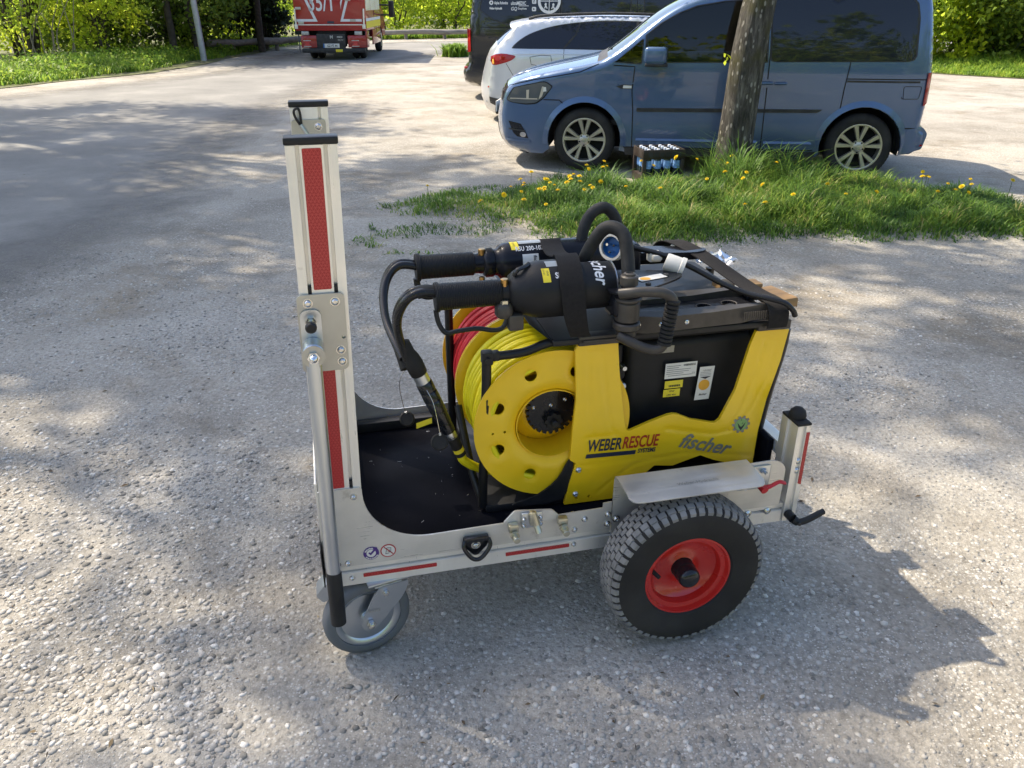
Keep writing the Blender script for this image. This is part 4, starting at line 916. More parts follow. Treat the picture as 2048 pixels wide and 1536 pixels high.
def arm(y0, y1, x1):
    o_ = [(.748, .822), (.80, .816), (1.06, .818), (x1 - .02, .824), (x1, .836), (x1, .856), (x1 - .02, .862), (.98, .858), (.84, .856), (.76, .866)]
    return sheet(o_, lambda u, v, w_: (u, y0 + (y1 - y0) * w_ + (.02 * max(0, (u - 1.0) / .17) * (1 - 2 * w_)), v), 1.0)
a1 = spr.add('spreading_arm', arm(.085, .128, 1.150), 'tool_grey', smooth=25); spr.add('spreading_arm', arm(.215, .258, 1.14), 'tool_grey', smooth=25)
pl = spr.add('arm_web', sheet([(.80, .129), (1.14, .129), (1.14, .214), (.80, .214)], XY(.838), .006, [circ(.99, .165, .019, 20), circ(1.065, .172, .019, 20)]), 'tool_black')
for x, y in ((.99, .165), (1.065, .172)): spr.add('pocket', lathe([(.019, .8445), (.0215, .8455), (.0215, .8405), (.019, .8395)], 24, 'Z', (x, y, 0), True), 'tool_grey', pl)
tv, tf = [], []
for k in range(14): g_ = bx(1.063 + k * .006, 1.066 + k * .006, .0835, .0855, .826, .850); tv.append(g_)
spr.add('tip_serration', join(*tv), 'tool_grey', a1)
spr.add('spreader_tip', bx(1.145, 1.178, .105, .150, .828, .862, .006), 'tool_dull'); spr.add('spreader_tip', bx(1.14, 1.175, .205, .245, .83, .860, .006), 'tool_dull')
hd = spr.add('carry_handle', tube(catmull([(.708, .052, .940), (.735, .030, .948), (.775, .016, .951), (.810, .010, .944), (.828, .008, .922), (.824, .008, .87), (.815, .010, .820), (.798, .012, .803), (.770, .020, .806), (.735, .035, .820), (.712, .055, .830)], 5), .0125, 14, flat=(1, .8)), 'tool_grey')
rb = []
for k in range(11): z = .815 + k * .0105; x = .8145 + (z - .82) * .12; rb.append(tube([(x - .0003, .0095, z), (x, .0095, z + .0015), (x + .0008, .0095, z + .0075), (x + .001, .0095, z + .009)], [.0145, .0172, .0172, .0145], 14))
spr.add('handle_grip', join(*rb), 'black_rubber', hd)
spr.add('loop_handle', tube(catmull([(.667, .215, .955), (.672, .212, .985), (.690, .200, 1.030), (.708, .188, 1.060), (.728, .172, 1.068), (.748, .150, 1.052), (.753, .128, 1.00), (.748, .100, .94), (.745, .090, .912)], 6), .0168, 18), 'black_foam')
spr.add('label', sheet([(.790, .118), (.868, .140), (.860, .168), (.782, .146)], XY(.9425)), 'sticker_white', None, 0); spr.add('label', sheet(circ(.806, .136, .014, 18, .011), XY(.9432)), 'sticker_orange', None, 0)
for x, y in ((.735, .13), (.735, .18), (.80, .10), (.87, .155)): spr.add('screw', lathe([(.0, .0055), (.003, .0035), (.0065, .0035), (.0075, 0)], 12, 'Z', (x, y, .9412)), 'tool_grey')
for x, z in ((.775, .842), (.835, .838), (.905, .838)): spr.add('screw', lathe([(0, -.002), (.003, -.0035), (.006, -.002), (.0065, 0)], 12, 'Y', (x, .0848, z)), 'steel_bolt')
# twin hoses to the coupling
for dy in (-.0115, .0115): spr.add('hose', tube(catmull([(.285, SY + dy, SZ + .014), (.245, SY + dy, SZ + .018), (.214, SY + .004 + dy, SZ + .004), (.192, SY + .018 + dy, SZ - .036), (.188, SY + .035 + dy, SZ - .085), (.200, SY + .048 + dy, SZ - .145), (.212, SY + .05 + dy, SZ - .185)], 6), .0108, 12), 'hose_black')
spr.add('hose_sleeve', tube(catmull([(.282, SY, SZ + .014), (.258, SY, SZ + .018), (.236, SY, SZ + .014)], 4), .0155, 12, flat=(.9, 1.5)), 'black_rubber')
def along(p, q, a): return tuple(p[i] + (q[i] - p[i]) * a for i in range(3))
C0, C1 = (.197, .193, .815), (.345, .193, .445)
def seg(prof, n_=20): return tube([along(C0, C1, a) for a, r in prof], [r for a, r in prof], n_)
cpl = spr.add('coupling', seg([(.33, .020), (.335, .0215), (.40, .0215), (.405, .019), (.415, .0215), (.47, .0225), (.475, .0195), (.485, .022), (.56, .0215), (.565, .0195), (.575, .0205), (.66, .0195), (.665, .017), (.68, .0185), (.74, .0175)]), 'black_gloss')
spr.add('hose_manifold', seg([(.02, .012), (.025, .0165), (.10, .017), (.14, .0215), (.19, .0235), (.26, .022), (.275, .018)]), 'black_rubber', cpl)
spr.add('collar', seg([(.268, .018), (.27, .0195), (.33, .0195), (.332, .018)]), 'zinc', cpl); spr.add('collar', seg([(.74, .0148), (.745, .0155), (.79, .0155), (.795, .0145)]), 'zinc', cpl)
spr.add('hose_tail', seg([(.79, .013), (.795, .0155), (.88, .015), (.885, .0145)]), 'black_rubber', cpl); spr.add('hose_tape', seg([(.885, .0148), (.915, .0148)]), 'sticker_yellow', cpl); spr.add('hose_tail', seg([(.9155, .0148), (.945, .0148)]), 'black_rubber', cpl)
spr.add('hose', tube(catmull([along(C0, C1, .945), C1, (.385, .205, .410), (.43, .22, .385)], 5), .0125, 12), 'hose_yellow', label='yellow hose running from the coupling to the near reel')
spr.add('tape_flag', sheet([(0, 0), (.042, .012), (.042, .028), (0, .016)], lambda u, v, w_: (.262 - u, .186 + w_ - u * .2, .575 - u * .45 + v)), 'sticker_yellow', cpl)
def dust_cap(c, r, wire):
    g_ = lathe([(0, -.012), (r * .86, -.012), (r, -.008), (r, .010), (r * .93, .013), (0, .013)], 26, 'Z'); mt_ = Matrix.Translation(c) @ Vector((-.12, -.85, .5)).to_track_quat('Z', 'Y').to_matrix().to_4x4()
    d_ = spr.add('dust_cap', xf(lathe([(0, .012), (r * .80, .012), (r * .83, .0135), (r, .010), (r, -.010), (r * .92, -.013), (0, -.013)], 28, 'Z'), mt_), 'black_rubber', cpl)
    spr.add('cap_wire', tube(catmull(wire, 6), .0009, 6), 'steel_bolt', cpl); spr.add('wire_crimp', tube([wire[-1], along(wire[-1], wire[-2], .12)], .0032, 8), 'sticker_silver', cpl)
dust_cap((.272, .130, .548), .0225, [(.250, .174, .680), (.262, .150, .655), (.268, .135, .62), (.274, .126, .570)]); dust_cap((.207, .290, .540), .0205, [(.218, .20, .75), (.190, .24, .68), (.196, .275, .60), (.205, .287, .560)])

# cutter behind the spreader
CY, CZ = .440, .918
cut = Thing('hydraulic_cutter', 'glossy black hydraulic cutter marked RSU 200-107 lying farther back on the unit', 'rescue tool', CF, (.75, .44, .815))
def cx_(prof, n_=32): return ax(prof, n_, (0, CY, CZ))
cb = cut.add('body', cx_([(.440, .012), (.440, .028), (.452, .029), (.455, .036), (.461, .040), (.480, .040), (.484, .036), (.492, .037), (.500, .046), (.512, .0515), (.53, .053), (.80, .053), (.82, .048), (.826, .03)]), 'tool_black', smooth=50)
cut.add('grip', cx_([(.268, .012), (.268, .036), (.271, .038), (.279, .038), (.282, .033), (.425, .032), (.428, .029), (.428, .010)]), 'grip_rib', smooth=50)
cut.add('neck', cx_([(.426, .0275), (.445, .0275)]), 'tool_black'); cut.add('brass_screw', cyl((.450, CY - .006, CZ + .024), .010, .018, 'Z', 20, .0015), 'brass'); cut.add('brass_screw', cyl((.445, CY - .03, CZ - .045), .008, .015, 'Z', 16, .001), 'brass')
cut.add('trigger_guard', tube(catmull([(.269, CY, CZ - .030), (.275, CY, CZ - .065), (.295, CY, CZ - .085), (.36, CY, CZ - .080), (.43, CY, CZ - .078)], 6), .009, 10), 'black_plastic')
cut.add('bleed_slot', sheet(rrect(.462, .478, R(62), R(92), .004), wrap(CY, CZ, .0404), 0, [], .01), 'void_black', cb)
cut.add('label', sheet(rrect(.527, .549, R(50), R(92), .002), wrap(CY, CZ, .0532), 0, [], .01), 'sticker_yellow', cb, 50); cut.add('label', sheet(rrect(.551, .64, R(74), R(104), .002), wrap(CY, CZ, .0532), 0, [], .01), 'sticker_silver', cb, 50)
cut.add('lettering', tw90(text('LSR 40/1', .0075, 0, 0, .8), wrap(CY, CZ, .0533), .534, R(86), .053), 'print_dark', cb, 0)
cut.add('lettering', tw(text('RSU 200-107', .0205, 0, .0003, .66, space=1.08), wrap(CY, CZ, .0533), .538, R(45), .053), 'print_white', cb, 0)
cut.add('label', sheet(rrect(.555, .60, R(-8), R(34), .002), wrap(CY, CZ, .0532), 0, [], .01), 'sticker_white', cb, 50)
cut.add('lettering', tw90(text('fischer', .013, .3, .0003, .9), wrap(CY, CZ, .0533), .586, R(30), .053), 'print_dark', cb, 0)
cut.add('lettering', tw90(text('f', .05, .25, .001, .9), wrap(CY, CZ, .0533), .735, R(95), .053), 'print_white', cb, 0)
cut.add('head', join(bx(.80, .90, .385, .495, .86, .955, .014, 3), sheet(smooth2([(.88, .41), (.98, .385), (1.06, .375), (1.10, .40), (1.06, .43), (.98, .455), (.88, .465)], 3), XY(.905), .022), sheet(smooth2([(.88, .44), (1.0, .46), (1.10, .50), (1.13, .47), (1.0, .43)], 3), XY(.882), .020)), 'tool_black')
cut.add('loop_handle', tube(catmull([(.732, CY - .015, .925), (.735, CY - .005, .965), (.748, CY + .005, 1.010), (.775, CY + .01, 1.042), (.808, CY + .01, 1.048), (.836, CY + .008, 1.018), (.842, CY + .004, .975), (.838, CY, .92)], 6), .0160, 18), 'black_foam')
for dy in (-.0115, .0115): cut.add('hose', tube(catmull([(.272, CY + dy, CZ + .006), (.225, CY + dy, CZ + .012), (.192, CY - .015 + dy, CZ - .012), (.174, CY - .05 + dy, CZ - .055), (.172, CY - .11 + dy, CZ - .10), (.186, CY - .18 + dy, CZ - .135), (.200, CY - .225 + dy, CZ - .160)], 6), .0108, 12), 'hose_black')
cut.add('hose_sleeve', tube(catmull([(.186, CY - .15, CZ - .125), (.196, CY - .20, CZ - .15), (.206, CY - .235, CZ - .19)], 4), .016, 12), 'black_rubber')

# straps
def ribbon(path, hw, th_=.0026, k=6):
    """path of (centre, width direction)"""
    C = catmull([p[0] for p in path], k); D = catmull([p[1] for p in path], k); V, F = [], []; n_ = len(C)
    for i in range(n_):
        c = Vector(C[i]); d = Vector(D[i]).normalized(); t_ = (Vector(C[min(i + 1, n_ - 1)]) - Vector(C[max(0, i - 1)])).normalized(); nn = t_.cross(d).normalized()
        for a, s in ((-1, -1), (-1, 1), (1, 1), (1, -1)): V.append(tuple(c + d * a * hw + nn * s * th_ / 2))
    for i in range(n_ - 1):
        for j in range(4): j2 = (j + 1) % 4; F.append((i * 4 + j, i * 4 + j2, i * 4 + 4 + j2, i * 4 + 4 + j))
    F += [(0, 1, 2, 3), tuple((n_ - 1) * 4 + j for j in (3, 2, 1, 0))]; return V, F
X = (1, 0, 0)
solo('lashing_strap', ribbon([((.66, .530, .835), X), ((.655, .502, .90), X), ((.650, .480, .952), X), ((.645, .440, .973), X), ((.638, .40, .966), X), ((.630, .33, .965), (1, .1, 0)), ((.622, .24, .985), X), ((.612, .19, 1.004), X), ((.605, .150, 1.0065), X), ((.600, .112, .995), X), ((.598, .085, .968), X), ((.600, .073, .93), X), ((.607, .073, .88), (1, 0, -.1)), ((.617, .080, .845), (1, .1, -.2)), ((.628, .090, .822), (1, .2, -.1))], .029), 'strap', 'wide black webbing strap pulled over both tools beside the grips', 'strap', CF, 'straps holding the tools', 60)
solo('lashing_strap', ribbon([((1.00, .535, .86), X), ((1.015, .505, .92), X), ((1.035, .46, .935), X), ((1.075, .36, .918), (1, .25, 0)), ((1.108, .26, .893), (1, .35, 0)), ((1.138, .17, .872), (1, .3, 0)), ((1.155, .108, .866), X), ((1.158, .082, .850), X), ((1.160, .078, .826), X), ((1.160, .082, .800), X)], .028), 'strap', 'black webbing strap slanting across the tool tips at the cart rear end', 'strap', CF, 'straps holding the tools', 60)

# electric plug with cable
pg = Thing('plug_and_cable', 'blue and white industrial plug with black cable lying across the tools', 'plug', CF, (.80, .26, .93))
AX = Vector((.78, .60, -.16)).normalized(); PC = Vector((.752, .240, .998)); PM = Matrix.Translation(PC) @ AX.to_track_quat('Z', 'Y').to_matrix().to_4x4()
def pgl(prof, n_=28, cl=False): return xf(lathe(prof, n_, 'Z', (0, 0, 0), cl), PM)
pl_ = pg.add('collar', pgl([(.0280, -.006), (.0340, -.006), (.0355, 0), (.0350, .016), (.0280, .020)], cl=True), 'white_plastic')
pg.add('plug_body', pgl([(0, .012), (.024, .012), (.0255, .0), (.0262, .0), (.0262, .022), (.022, .030), (.021, .052), (0, .052)]), 'blue_plastic', pl_)
pins = [xf(cyl((.012 * math.cos(a), .012 * math.sin(a), -.008), .0035, .022, 'Z', 10), PM) for a in (.5, 2.6, 4.7)]
pg.add('pin', join(*pins), 'chrome', pl_)
pg.add('gland', pgl([(.0, .052), (.0215, .052), (.0225, .056), (.0215, .072), (.017, .080), (.009, .082), (0, .082)], 12), 'white_plastic', pl_)
pg.add('cable', tube(catmull([tuple(PC + AX * .080), tuple(PC + AX * .11 + Vector((0, -.005, -.006))), (.905, .255, .962), (.965, .215, .938), (1.03, .172, .905), (1.085, .130, .885), (1.13, .092, .880), (1.165, .070, .872), (1.188, .064, .852), (1.198, .066, .836)], 7), .0072, 12), 'hose_black')
cp = Vector((.888, .205, .962)); cd_ = Vector((.84, -.45, -.30)).normalized(); CM = Matrix.Translation(cp) @ cd_.to_track_quat('Z', 'Y').to_matrix().to_4x4()
solo('white_cap', xf(lathe([(0, 0), (.020, 0), (.0225, .003), (.0235, .038), (.0262, .040), (.0262, .050), (.0235, .050), (.0215, .012), (0, .010)], 28, 'Z'), CM), 'white_plastic', 'open white plastic cup lying under the black cable', 'plug cap', CF)
solo('cable_clip', join(bx(.872, .906, .268, .296, .940, .966, .004), bx(.876, .902, .255, .270, .948, .962, .003)), 'white_plastic', 'small square white clip beside the plug cable', 'clip', CF)
# tan wooden packing pieces at the rear
wb = bx(1.185, 1.250, .152, .262, .824, .850, .004); wb = ([(x + .01 * math.sin(y * 90) * (x > 1.22), y, z + .004 * math.sin(x * 300 + y * 120)) for x, y, z in wb[0]], wb[1])
solo('wooden_block', wb, 'wood_tan', 'chipped tan wooden block jutting out under the strap at the rear corner', 'wood block', CF)
solo('wooden_block', bx(1.09, 1.135, .275, .325, .842, .858, .002), 'wood_tan', 'tan wooden block between the spreader arms and cutter, farther back', 'wood block', CF)
solo('wooden_block', bx(1.125, 1.185, .215, .262, .863, .875, .002), 'wood_tan', 'flat tan wooden block lying on the spreader arm under the strap', 'wood block', CF)

# crumpled clear film behind the rear strap
rgp = np.random.default_rng(8); gp_ = []; n_ = 11
for i in range(n_):
    for j in range(n_): gp_.append((1.12 + i * .012 + rgp.normal() * .003, .46 + j * .009 + rgp.normal() * .003, .868 + .018 * math.sin(i * .9) * math.cos(j * .8) + rgp.normal() * .006 - .004 * i * .3))
M('clear_film', (.32, .33, .35), .22, 0, .2, 30, .0, 100, trans=.75)
solo('plastic_film', (gp_, [(i * n_ + j, i * n_ + j + 1, (i + 1) * n_ + j + 1, (i + 1) * n_ + j) for i in range(n_ - 1) for j in range(n_ - 1)]), 'clear_film', 'crumpled clear plastic film behind the rear strap', 'plastic film', CF, None, 25)
# scratches on the deck
rgp = np.random.default_rng(9); sc = []
for k in range(26):
    x, y, a = .10 + .30 * rgp.random(), .10 + .45 * rgp.random(), rgp.random() * 6.28; l = .002 + .010 * rgp.random() ** 2
    sc.append(([(x, y, .31225), (x + l * math.cos(a) + .0006, y + l * math.sin(a), .31225), (x + l * math.cos(a), y + l * math.sin(a) + .0009, .31225), (x, y + .0009, .31225)], [(0, 1, 2, 3)]))
cart.add('deck_scratches', join(*sc), 'steel_plate', deck, 0, kind='stuff')

# ================================================================== VEHICLES  (frame: u along the body, y across away from the viewer, z up)
class Shell:
    """body skin: a side view outline carried round in plan and section"""
    def __init__(s, top, W, tumble, front, rear, rnd):
        s.top, s.W, s.tumble, s.front, s.rear, s.rnd = top, W, tumble, front, rear, rnd
        s.P = np.array([(a, b) for a, b, *_ in top])
    def y(s, u, z):
        z0, k = s.tumble; o = k * max(0, z - z0) ** 1.35 + .35 * max(0, .42 - z) ** 2
        u0, d, a = s.front; o += a * max(0, (u0 - u) / d) ** 2.2
        u1, d, a = s.rear; o += a * max(0, (u - u1) / d) ** 2.2
        A = s.P[:-1]; B = s.P[1:]; v = B - A; q = np.array([u, z]); t_ = np.clip(((q - A) * v).sum(1) / (v * v).sum(1), 0, 1); d = np.sqrt((((A + v * t_[:, None]) - q) ** 2).sum(1).min())
        r = s.rnd
        if d < r: o += r - math.sqrt(max(0, r * r - (r - d) ** 2))
        return o
    def rings(s):
        q = []
        for i in range(len(s.P)):
            t_ = s.P[min(i + 1, len(s.P) - 1)] - s.P[max(i - 1, 0)]; t_ = t_ / np.linalg.norm(t_); nn = np.array([t_[1], -t_[0]])
            for k in (.06, .17, .33, .55, .8, 1.0): q.append(tuple(s.P[i] + nn * s.rnd * k))
        return q
    def near(s, lift=0.0): return lambda u, v, w_: (u, s.y(u, v) - lift + w_, v)
    def far(s, lift=0.0): return lambda u, v, w_: (u, 2 * s.W - s.y(u, v) + lift - w_, v)
    def skin(s, i0, i1, lift=0.0, nv=17, vr=1.0):
        """cross strip between outline points i0..i1"""
        T = [tuple(p) for p in s.top[i0:i1 + 1]]; full = [tuple(p) for p in s.top]; V, F = [], []
        for i in range(i0, i1 + 1):
            a = full[max(0, i - 1)]; b_ = full[min(len(full) - 1, i + 1)]; tx, tz = b_[0] - a[0], b_[1] - a[1]; l = math.hypot(tx, tz); nx, nz = -tz / l, tx / l
            u, z, bl = full[i]; y0 = s.y(u, z)
            for k in range(nv):
                v = (-1 + 2 * k / (nv - 1)) * vr; c = bl * (1 - abs(v) ** 2.6) + lift
                V.append((u + nx * c, s.W + v * (s.W - y0), z + nz * c))
        n_ = i1 - i0 + 1
        for i in range(n_ - 1):
            for k in range(nv - 1): F.append((i * nv + k, i * nv + k + 1, (i + 1) * nv + k + 1, (i + 1) * nv + k))
        return V, F
def dens(top, step=.06):
    out = []
    for (a, b, c), (d, e, f) in zip(top, top[1:]):
        k = max(1, int(math.hypot(d - a, e - b) / step))
        for j in range(k): t_ = j / k; out.append((a + (d - a) * t_, b + (e - b) * t_, c + (f - c) * t_))
    out.append(top[-1]); return out
def smooth_top(top, k=4):
    P = [Vector(p) for p in top]; out = []
    for i in range(len(P) - 1):
        p0, p1, p2, p3 = P[max(0, i - 1)], P[i], P[i + 1], P[min(len(P) - 1, i + 2)]
        for j in range(k):
            t_ = j / k; out.append(tuple(.5 * (2 * p1 + (p2 - p0) * t_ + (2 * p0 - 5 * p1 + 4 * p2 - p3) * t_ * t_ + (3 * p1 - p0 - 3 * p2 + p3) * t_ ** 3)))
    out.append(tuple(P[-1])); return out
def arch(cu, cz, r, z0, n_=16):       # from the rear foot over to the front foot
    a0 = math.asin((z0 - cz) / r); return [(cu + r * math.cos(t_), cz + r * math.sin(t_)) for t_ in np.linspace(a0, math.pi - a0, n_)]
def line(sh, pts, wd, lift=.0022, k=1):
    pts = resample(pts + pts[::-1][1:-1], .05)[:0] or pts
    q = []
    for (a, b_), (c, d) in zip(pts, pts[1:]):
        m_ = max(1, int(math.hypot(c - a, d - b_) / .04))
        for j in range(m_): q.append((a + (c - a) * j / m_, b_ + (d - b_) * j / m_))
    q.append(pts[-1]); V, F = [], []
    for i, (u, z) in enumerate(q):
        a = q[max(0, i - 1)]; b_ = q[min(len(q) - 1, i + 1)]; l = math.hypot(b_[0] - a[0], b_[1] - a[1]); nx, nz = -(b_[1] - a[1]) / l, (b_[0] - a[0]) / l
        for s_ in (-.5, .5): uu, zz = u + nx * wd * s_, z + nz * wd * s_; V.append((uu, sh.y(u, z) - lift, zz))
    for i in range(len(q) - 1): F.append((2 * i, 2 * i + 1, 2 * i + 3, 2 * i + 2))
    return V, F
def car_wheel(th, cu, yo, r, rim, spokes=5, s=1, wd=.20, mat='alloy', parts=True):
    """outer face at y = yo, s = +1 when the outside is towards -y"""
    def Lw(pr, n_=44, cl=True): return lathe([(a, yo + s * c) for a, c in pr], n_, 'Y', (cu, 0, r), cl)
    root = th.add('wheel', Lw([(rim - .01, .06), (rim - .012, .17), (.06, .17), (.06, .10), (rim - .02, .10)]), 'void_black')
    th.add('tyre', Lw([(rim, .012), (rim + .012, .004), (rim + .045, .0), (r - .03, .006), (r - .010, .022), (r - .002, .04), (r, .08), (r, wd - .08), (r - .004, wd - .03), (r - .03, wd - .006), (rim + .02, wd), (rim, wd - .02)], 56), 'tyre', root)
    if not parts: th.add('rim', Lw([(rim + .003, .010), (rim - .012, .012), (rim - .02, .05), (.03, .03), (.0, .03), (0, .05), (rim - .02, .07), (rim + .003, .06)]), mat, root); return root
    tb = []
    for k in range(60):
        a = 2 * math.pi * k / 60; a2 = a + .055
        V = [(cu + rr * math.cos(t_), yo + s * yy, r + rr * math.sin(t_)) for rr, yy in ((r - .012, .018), (r + .0015, .042), (r + .003, .075), (r - .012, .075)) for t_ in (a, a2)]
        tb.append((V, [(0, 1, 3, 2), (2, 3, 5, 4), (4, 5, 7, 6), (0, 2, 4, 6), (1, 7, 5, 3)]))
    th.add('tread', join(*tb), 'tyre', root, 0, kind='stuff')
    th.add('rim', Lw([(rim + .004, .008), (rim - .004, .006), (rim - .014, .010), (rim - .016, .03), (rim - .022, .09), (rim - .004, .09)], 48), mat, root)
    sp = []
    for k in range(spokes):
        for da in (-.19, .19):
            a = math.pi / 2 + 2 * math.pi * k / spokes
            p0 = (a + da * .55, .052); p1 = (a + da * 1.25, rim - .012); w0, w1 = .014, .026; V = []
            for dep in (.0, .025):
                for (an, rr), ww in ((p0, w0), (p1, w1)):
                    cx_0, cz_0 = rr * math.cos(an), rr * math.sin(an); tx, tz = -math.sin(an), math.cos(an)
                    for s2 in (-1, 1): V.append((cu + cx_0 + tx * ww * s2 * (1 if dep else .7), yo + s * (.016 + dep - (.006 if rr > .1 else -.004)), r + cz_0 + tz * ww * s2 * (1 if dep else .7)))
            sp.append((V, [(0, 1, 3, 2), (4, 6, 7, 5), (0, 4, 5, 1), (2, 3, 7, 6), (0, 2, 6, 4), (1, 5, 7, 3)]))
    th.add('spokes', join(*sp), mat, root, 25)
    hub = th.add('hub', join(Lw([(0, .018), (.034, .018), (.040, .022), (.062, .024), (.066, .05), (0, .05)], 30, False)), mat, root)
    th.add('wheel_nut', join(*[cyl((cu + .050 * math.cos(t_), yo + s * .018 - (0 if s > 0 else .008), r + .050 * math.sin(t_)), .008, .008, 'Y', 10) for t_ in [2 * math.pi * (k + .5) / 5 + .3 for k in range(5)]]), 'void_black', root)
    return root

# ---------------------------------------------------------------- blue van
YAW = R(-9.519)
VF = Matrix.Translation((.7138, 8.2312, 0)) @ Matrix.Rotation(YAW, 4, 'Z') @ Matrix.Scale(.98, 4)
van = Thing('parked_van', 'metallic blue compact passenger van parked side-on behind the tree and grass', 'van', VF, (1.2, .89, 0))
top = [(-.62, .17, .10), (-.80, .22, .11), (-.875, .32, .11), (-.895, .45, .11), (-.89, .58, .10), (-.865, .70, .09), (-.815, .80, .075), (-.70, .872, .055), (-.52, .925, .05), (-.30, .972, .05), (-.08, 1.015, .05), (.10, 1.055, .055), (.20, 1.10, .06), (.40, 1.24, .06), (.60, 1.40, .055), (.78, 1.52, .05), (.96, 1.605, .045), (1.25, 1.68, .045), (1.7, 1.735, .045), (2.2, 1.75, .045), (2.7, 1.735, .045), (2.98, 1.705, .045), (3.07, 1.65, .045), (3.115, 1.56, .04), (3.16, 1.33, .04), (3.205, 1.0, .04), (3.215, .73, .05), (3.205, .52, .05), (3.265, .455, .06), (3.255, .33, .06), (3.18, .265, .05)]
top = smooth_top(top, 5); IX = lambda k: k * 5
vs = Shell(top, .89, (.98, .17), (-.22, .68, .20), (2.85, .40, .055), .07)
body = [(a, b_) for a, b_, c in top] + [(3.05, .255)] + arch(2.66, .315, .372, .245) + [(2.27, .215), (1.3, .215), (.40, .215)] + arch(0, .315, .368, .225) + [(-.42, .172)]
QW = [(.272, 1.062), (.30, 1.075), (.52, 1.255), (.535, 1.25), (.525, 1.058), (.50, 1.05)]
DW = [(.575, 1.062), (.565, 1.30), (.70, 1.405), (.86, 1.49), (1.02, 1.545), (1.25, 1.585), (1.64, 1.615), (1.665, 1.60), (1.70, 1.075)]
RW = [(1.735, 1.11), (1.755, 1.085), (1.80, 1.078), (2.95, 1.092), (3.0, 1.105), (3.018, 1.14), (2.995, 1.45), (2.965, 1.57), (2.92, 1.61), (1.73, 1.635), (1.695, 1.60)]
grow = lambda poly, d: [tuple(Vector(p) + (Vector(p) - Vector((sum(q[0] for q in poly) / len(poly), sum(q[1] for q in poly) / len(poly)))).normalized() * d) for p in poly]
bn = van.add('body_side', sheet(body, vs.near(), 0, [QW, DW], .045, vs.rings()), 'paint_blue', smooth=55); van.add('body_side', sheet(body, vs.far(), 0, [QW, DW], .07), 'paint_blue', smooth=55)
van.add('bumper', vs.skin(0, IX(6) - 7), 'paint_blue', smooth=60)
van.add('grille', vs.skin(IX(6) - 7, IX(6)), 'black_gloss', smooth=60)
van.add('bonnet', vs.skin(IX(6), IX(11)), 'paint_blue', smooth=60)
van.add('cowl', vs.skin(IX(11), IX(12)), 'trim_black', smooth=60); van.add('windscreen', vs.skin(IX(12), IX(16)), 'glass_green', smooth=60)
van.add('roof', vs.skin(IX(16), IX(22)), 'paint_blue', smooth=60); van.add('tailgate', vs.skin(IX(22), len(top) - 1), 'paint_blue', smooth=60)
for i in (0, 1): van.add('grille_bar', [(a, b_, c) for a, b_, c in vs.skin(IX(6) - 5 + 3 * i, IX(6) - 4 + 3 * i, .006, 17, .80)[0]] and vs.skin(IX(6) - 5 + 3 * i, IX(6) - 4 + 3 * i, .006, 17, .80 - .02 * i), 'chrome' if i else 'trim_black', smooth=60)
van.add('number_plate', bx(-1.025, -1.010, .63, 1.15, .50, .61, .003), 'sticker_white')
van.add('underbody', join(bx(.42, 2.24, .10, 1.68, .19, .45), bx(-.33, .37, .40, 1.38, .20, .75), bx(2.29, 3.02, .40, 1.38, .20, .75), bx(-.62, -.40, .25, 1.5, .19, .5), bx(3.0, 3.15, .15, 1.6, .27, .5)), 'void_black')
for cu, rr in ((0, .366), (2.66, .370)):
    ln_ = [(cu + rr * math.cos(t_), y, .315 + rr * math.sin(t_)) for y in (.025, .42) for t_ in np.linspace(-.2, math.pi + .2, 18)]
    van.add('wheel_housing', (ln_, [(i, i + 1, i + 19, i + 18) for i in range(17)]), 'void_black')
def trims(th, sh, poly, glass_m, nm='window'):
    f_ = th.add(nm, sheet(grow(poly, .012), sh.near(.0025), 0, [], .06), 'trim_black', smooth=55); th.add('pane', sheet(grow(poly, -.006), sh.near(.0055), 0, [], .06), glass_m, f_, 55); return f_
rw1 = trims(van, vs, RW, 'glass_dark'); 
for poly in (QW, DW):
    f_ = van.add('window', sheet(grow(poly, .014), vs.near(.0025), 0, [poly], .06), 'trim_black', smooth=55); van.add('pane', sheet(grow(poly, .004), vs.near(-.008), 0, [], .06), 'glass_clear', f_, 55)
    van.add('pane', sheet(poly, vs.far(-.006), 0, [], .08), 'glass_green', f_, 55)
van.add('dashboard', bx(.20, .55, .20, 1.58, .80, 1.07, .05), 'seat_grey')
for yy in (.38, 1.05): 
    van.add('seat', join(bx(1.02, 1.50, yy, yy + .48, .55, .74, .06), xf(bx(-.08, .08, 0, .46, 0, .62, .06), Matrix.Translation((1.52, yy, .70)) @ Matrix.Rotation(R(12), 4, 'Y')), xf(bx(-.05, .05, .11, .35, .64, .84, .04), Matrix.Translation((1.52, yy, .70)) @ Matrix.Rotation(R(12), 4, 'Y'))), 'seat_grey')
van.add('bulkhead', bx(1.72, 1.74, .14, 1.64, .40, 1.60), 'seat_grey'); van.add('floor_pan', bx(.25, 1.72, .15, 1.63, .452, .50), 'seat_grey')
van.add('steering_wheel', tube([(.66 + .07 * math.sin(a), .62 + .18 * math.cos(a), 1.02 + .17 * math.sin(a)) for a in np.linspace(0, 2 * math.pi, 25)], .014, 8, False), 'trim_black')
van.add('pillar_trim', tube(catmull([(1.05, 1.60, 1.56), (.80, 1.62, 1.46), (.55, 1.66, 1.28), (.36, 1.68, 1.10)], 5), .035, 10), 'trim_light'); van.add('grab_rail', tube(catmull([(1.62, .16, 1.56), (1.60, .16, 1.30), (1.56, .15, 1.10)], 5), .028, 8), 'trim_light')
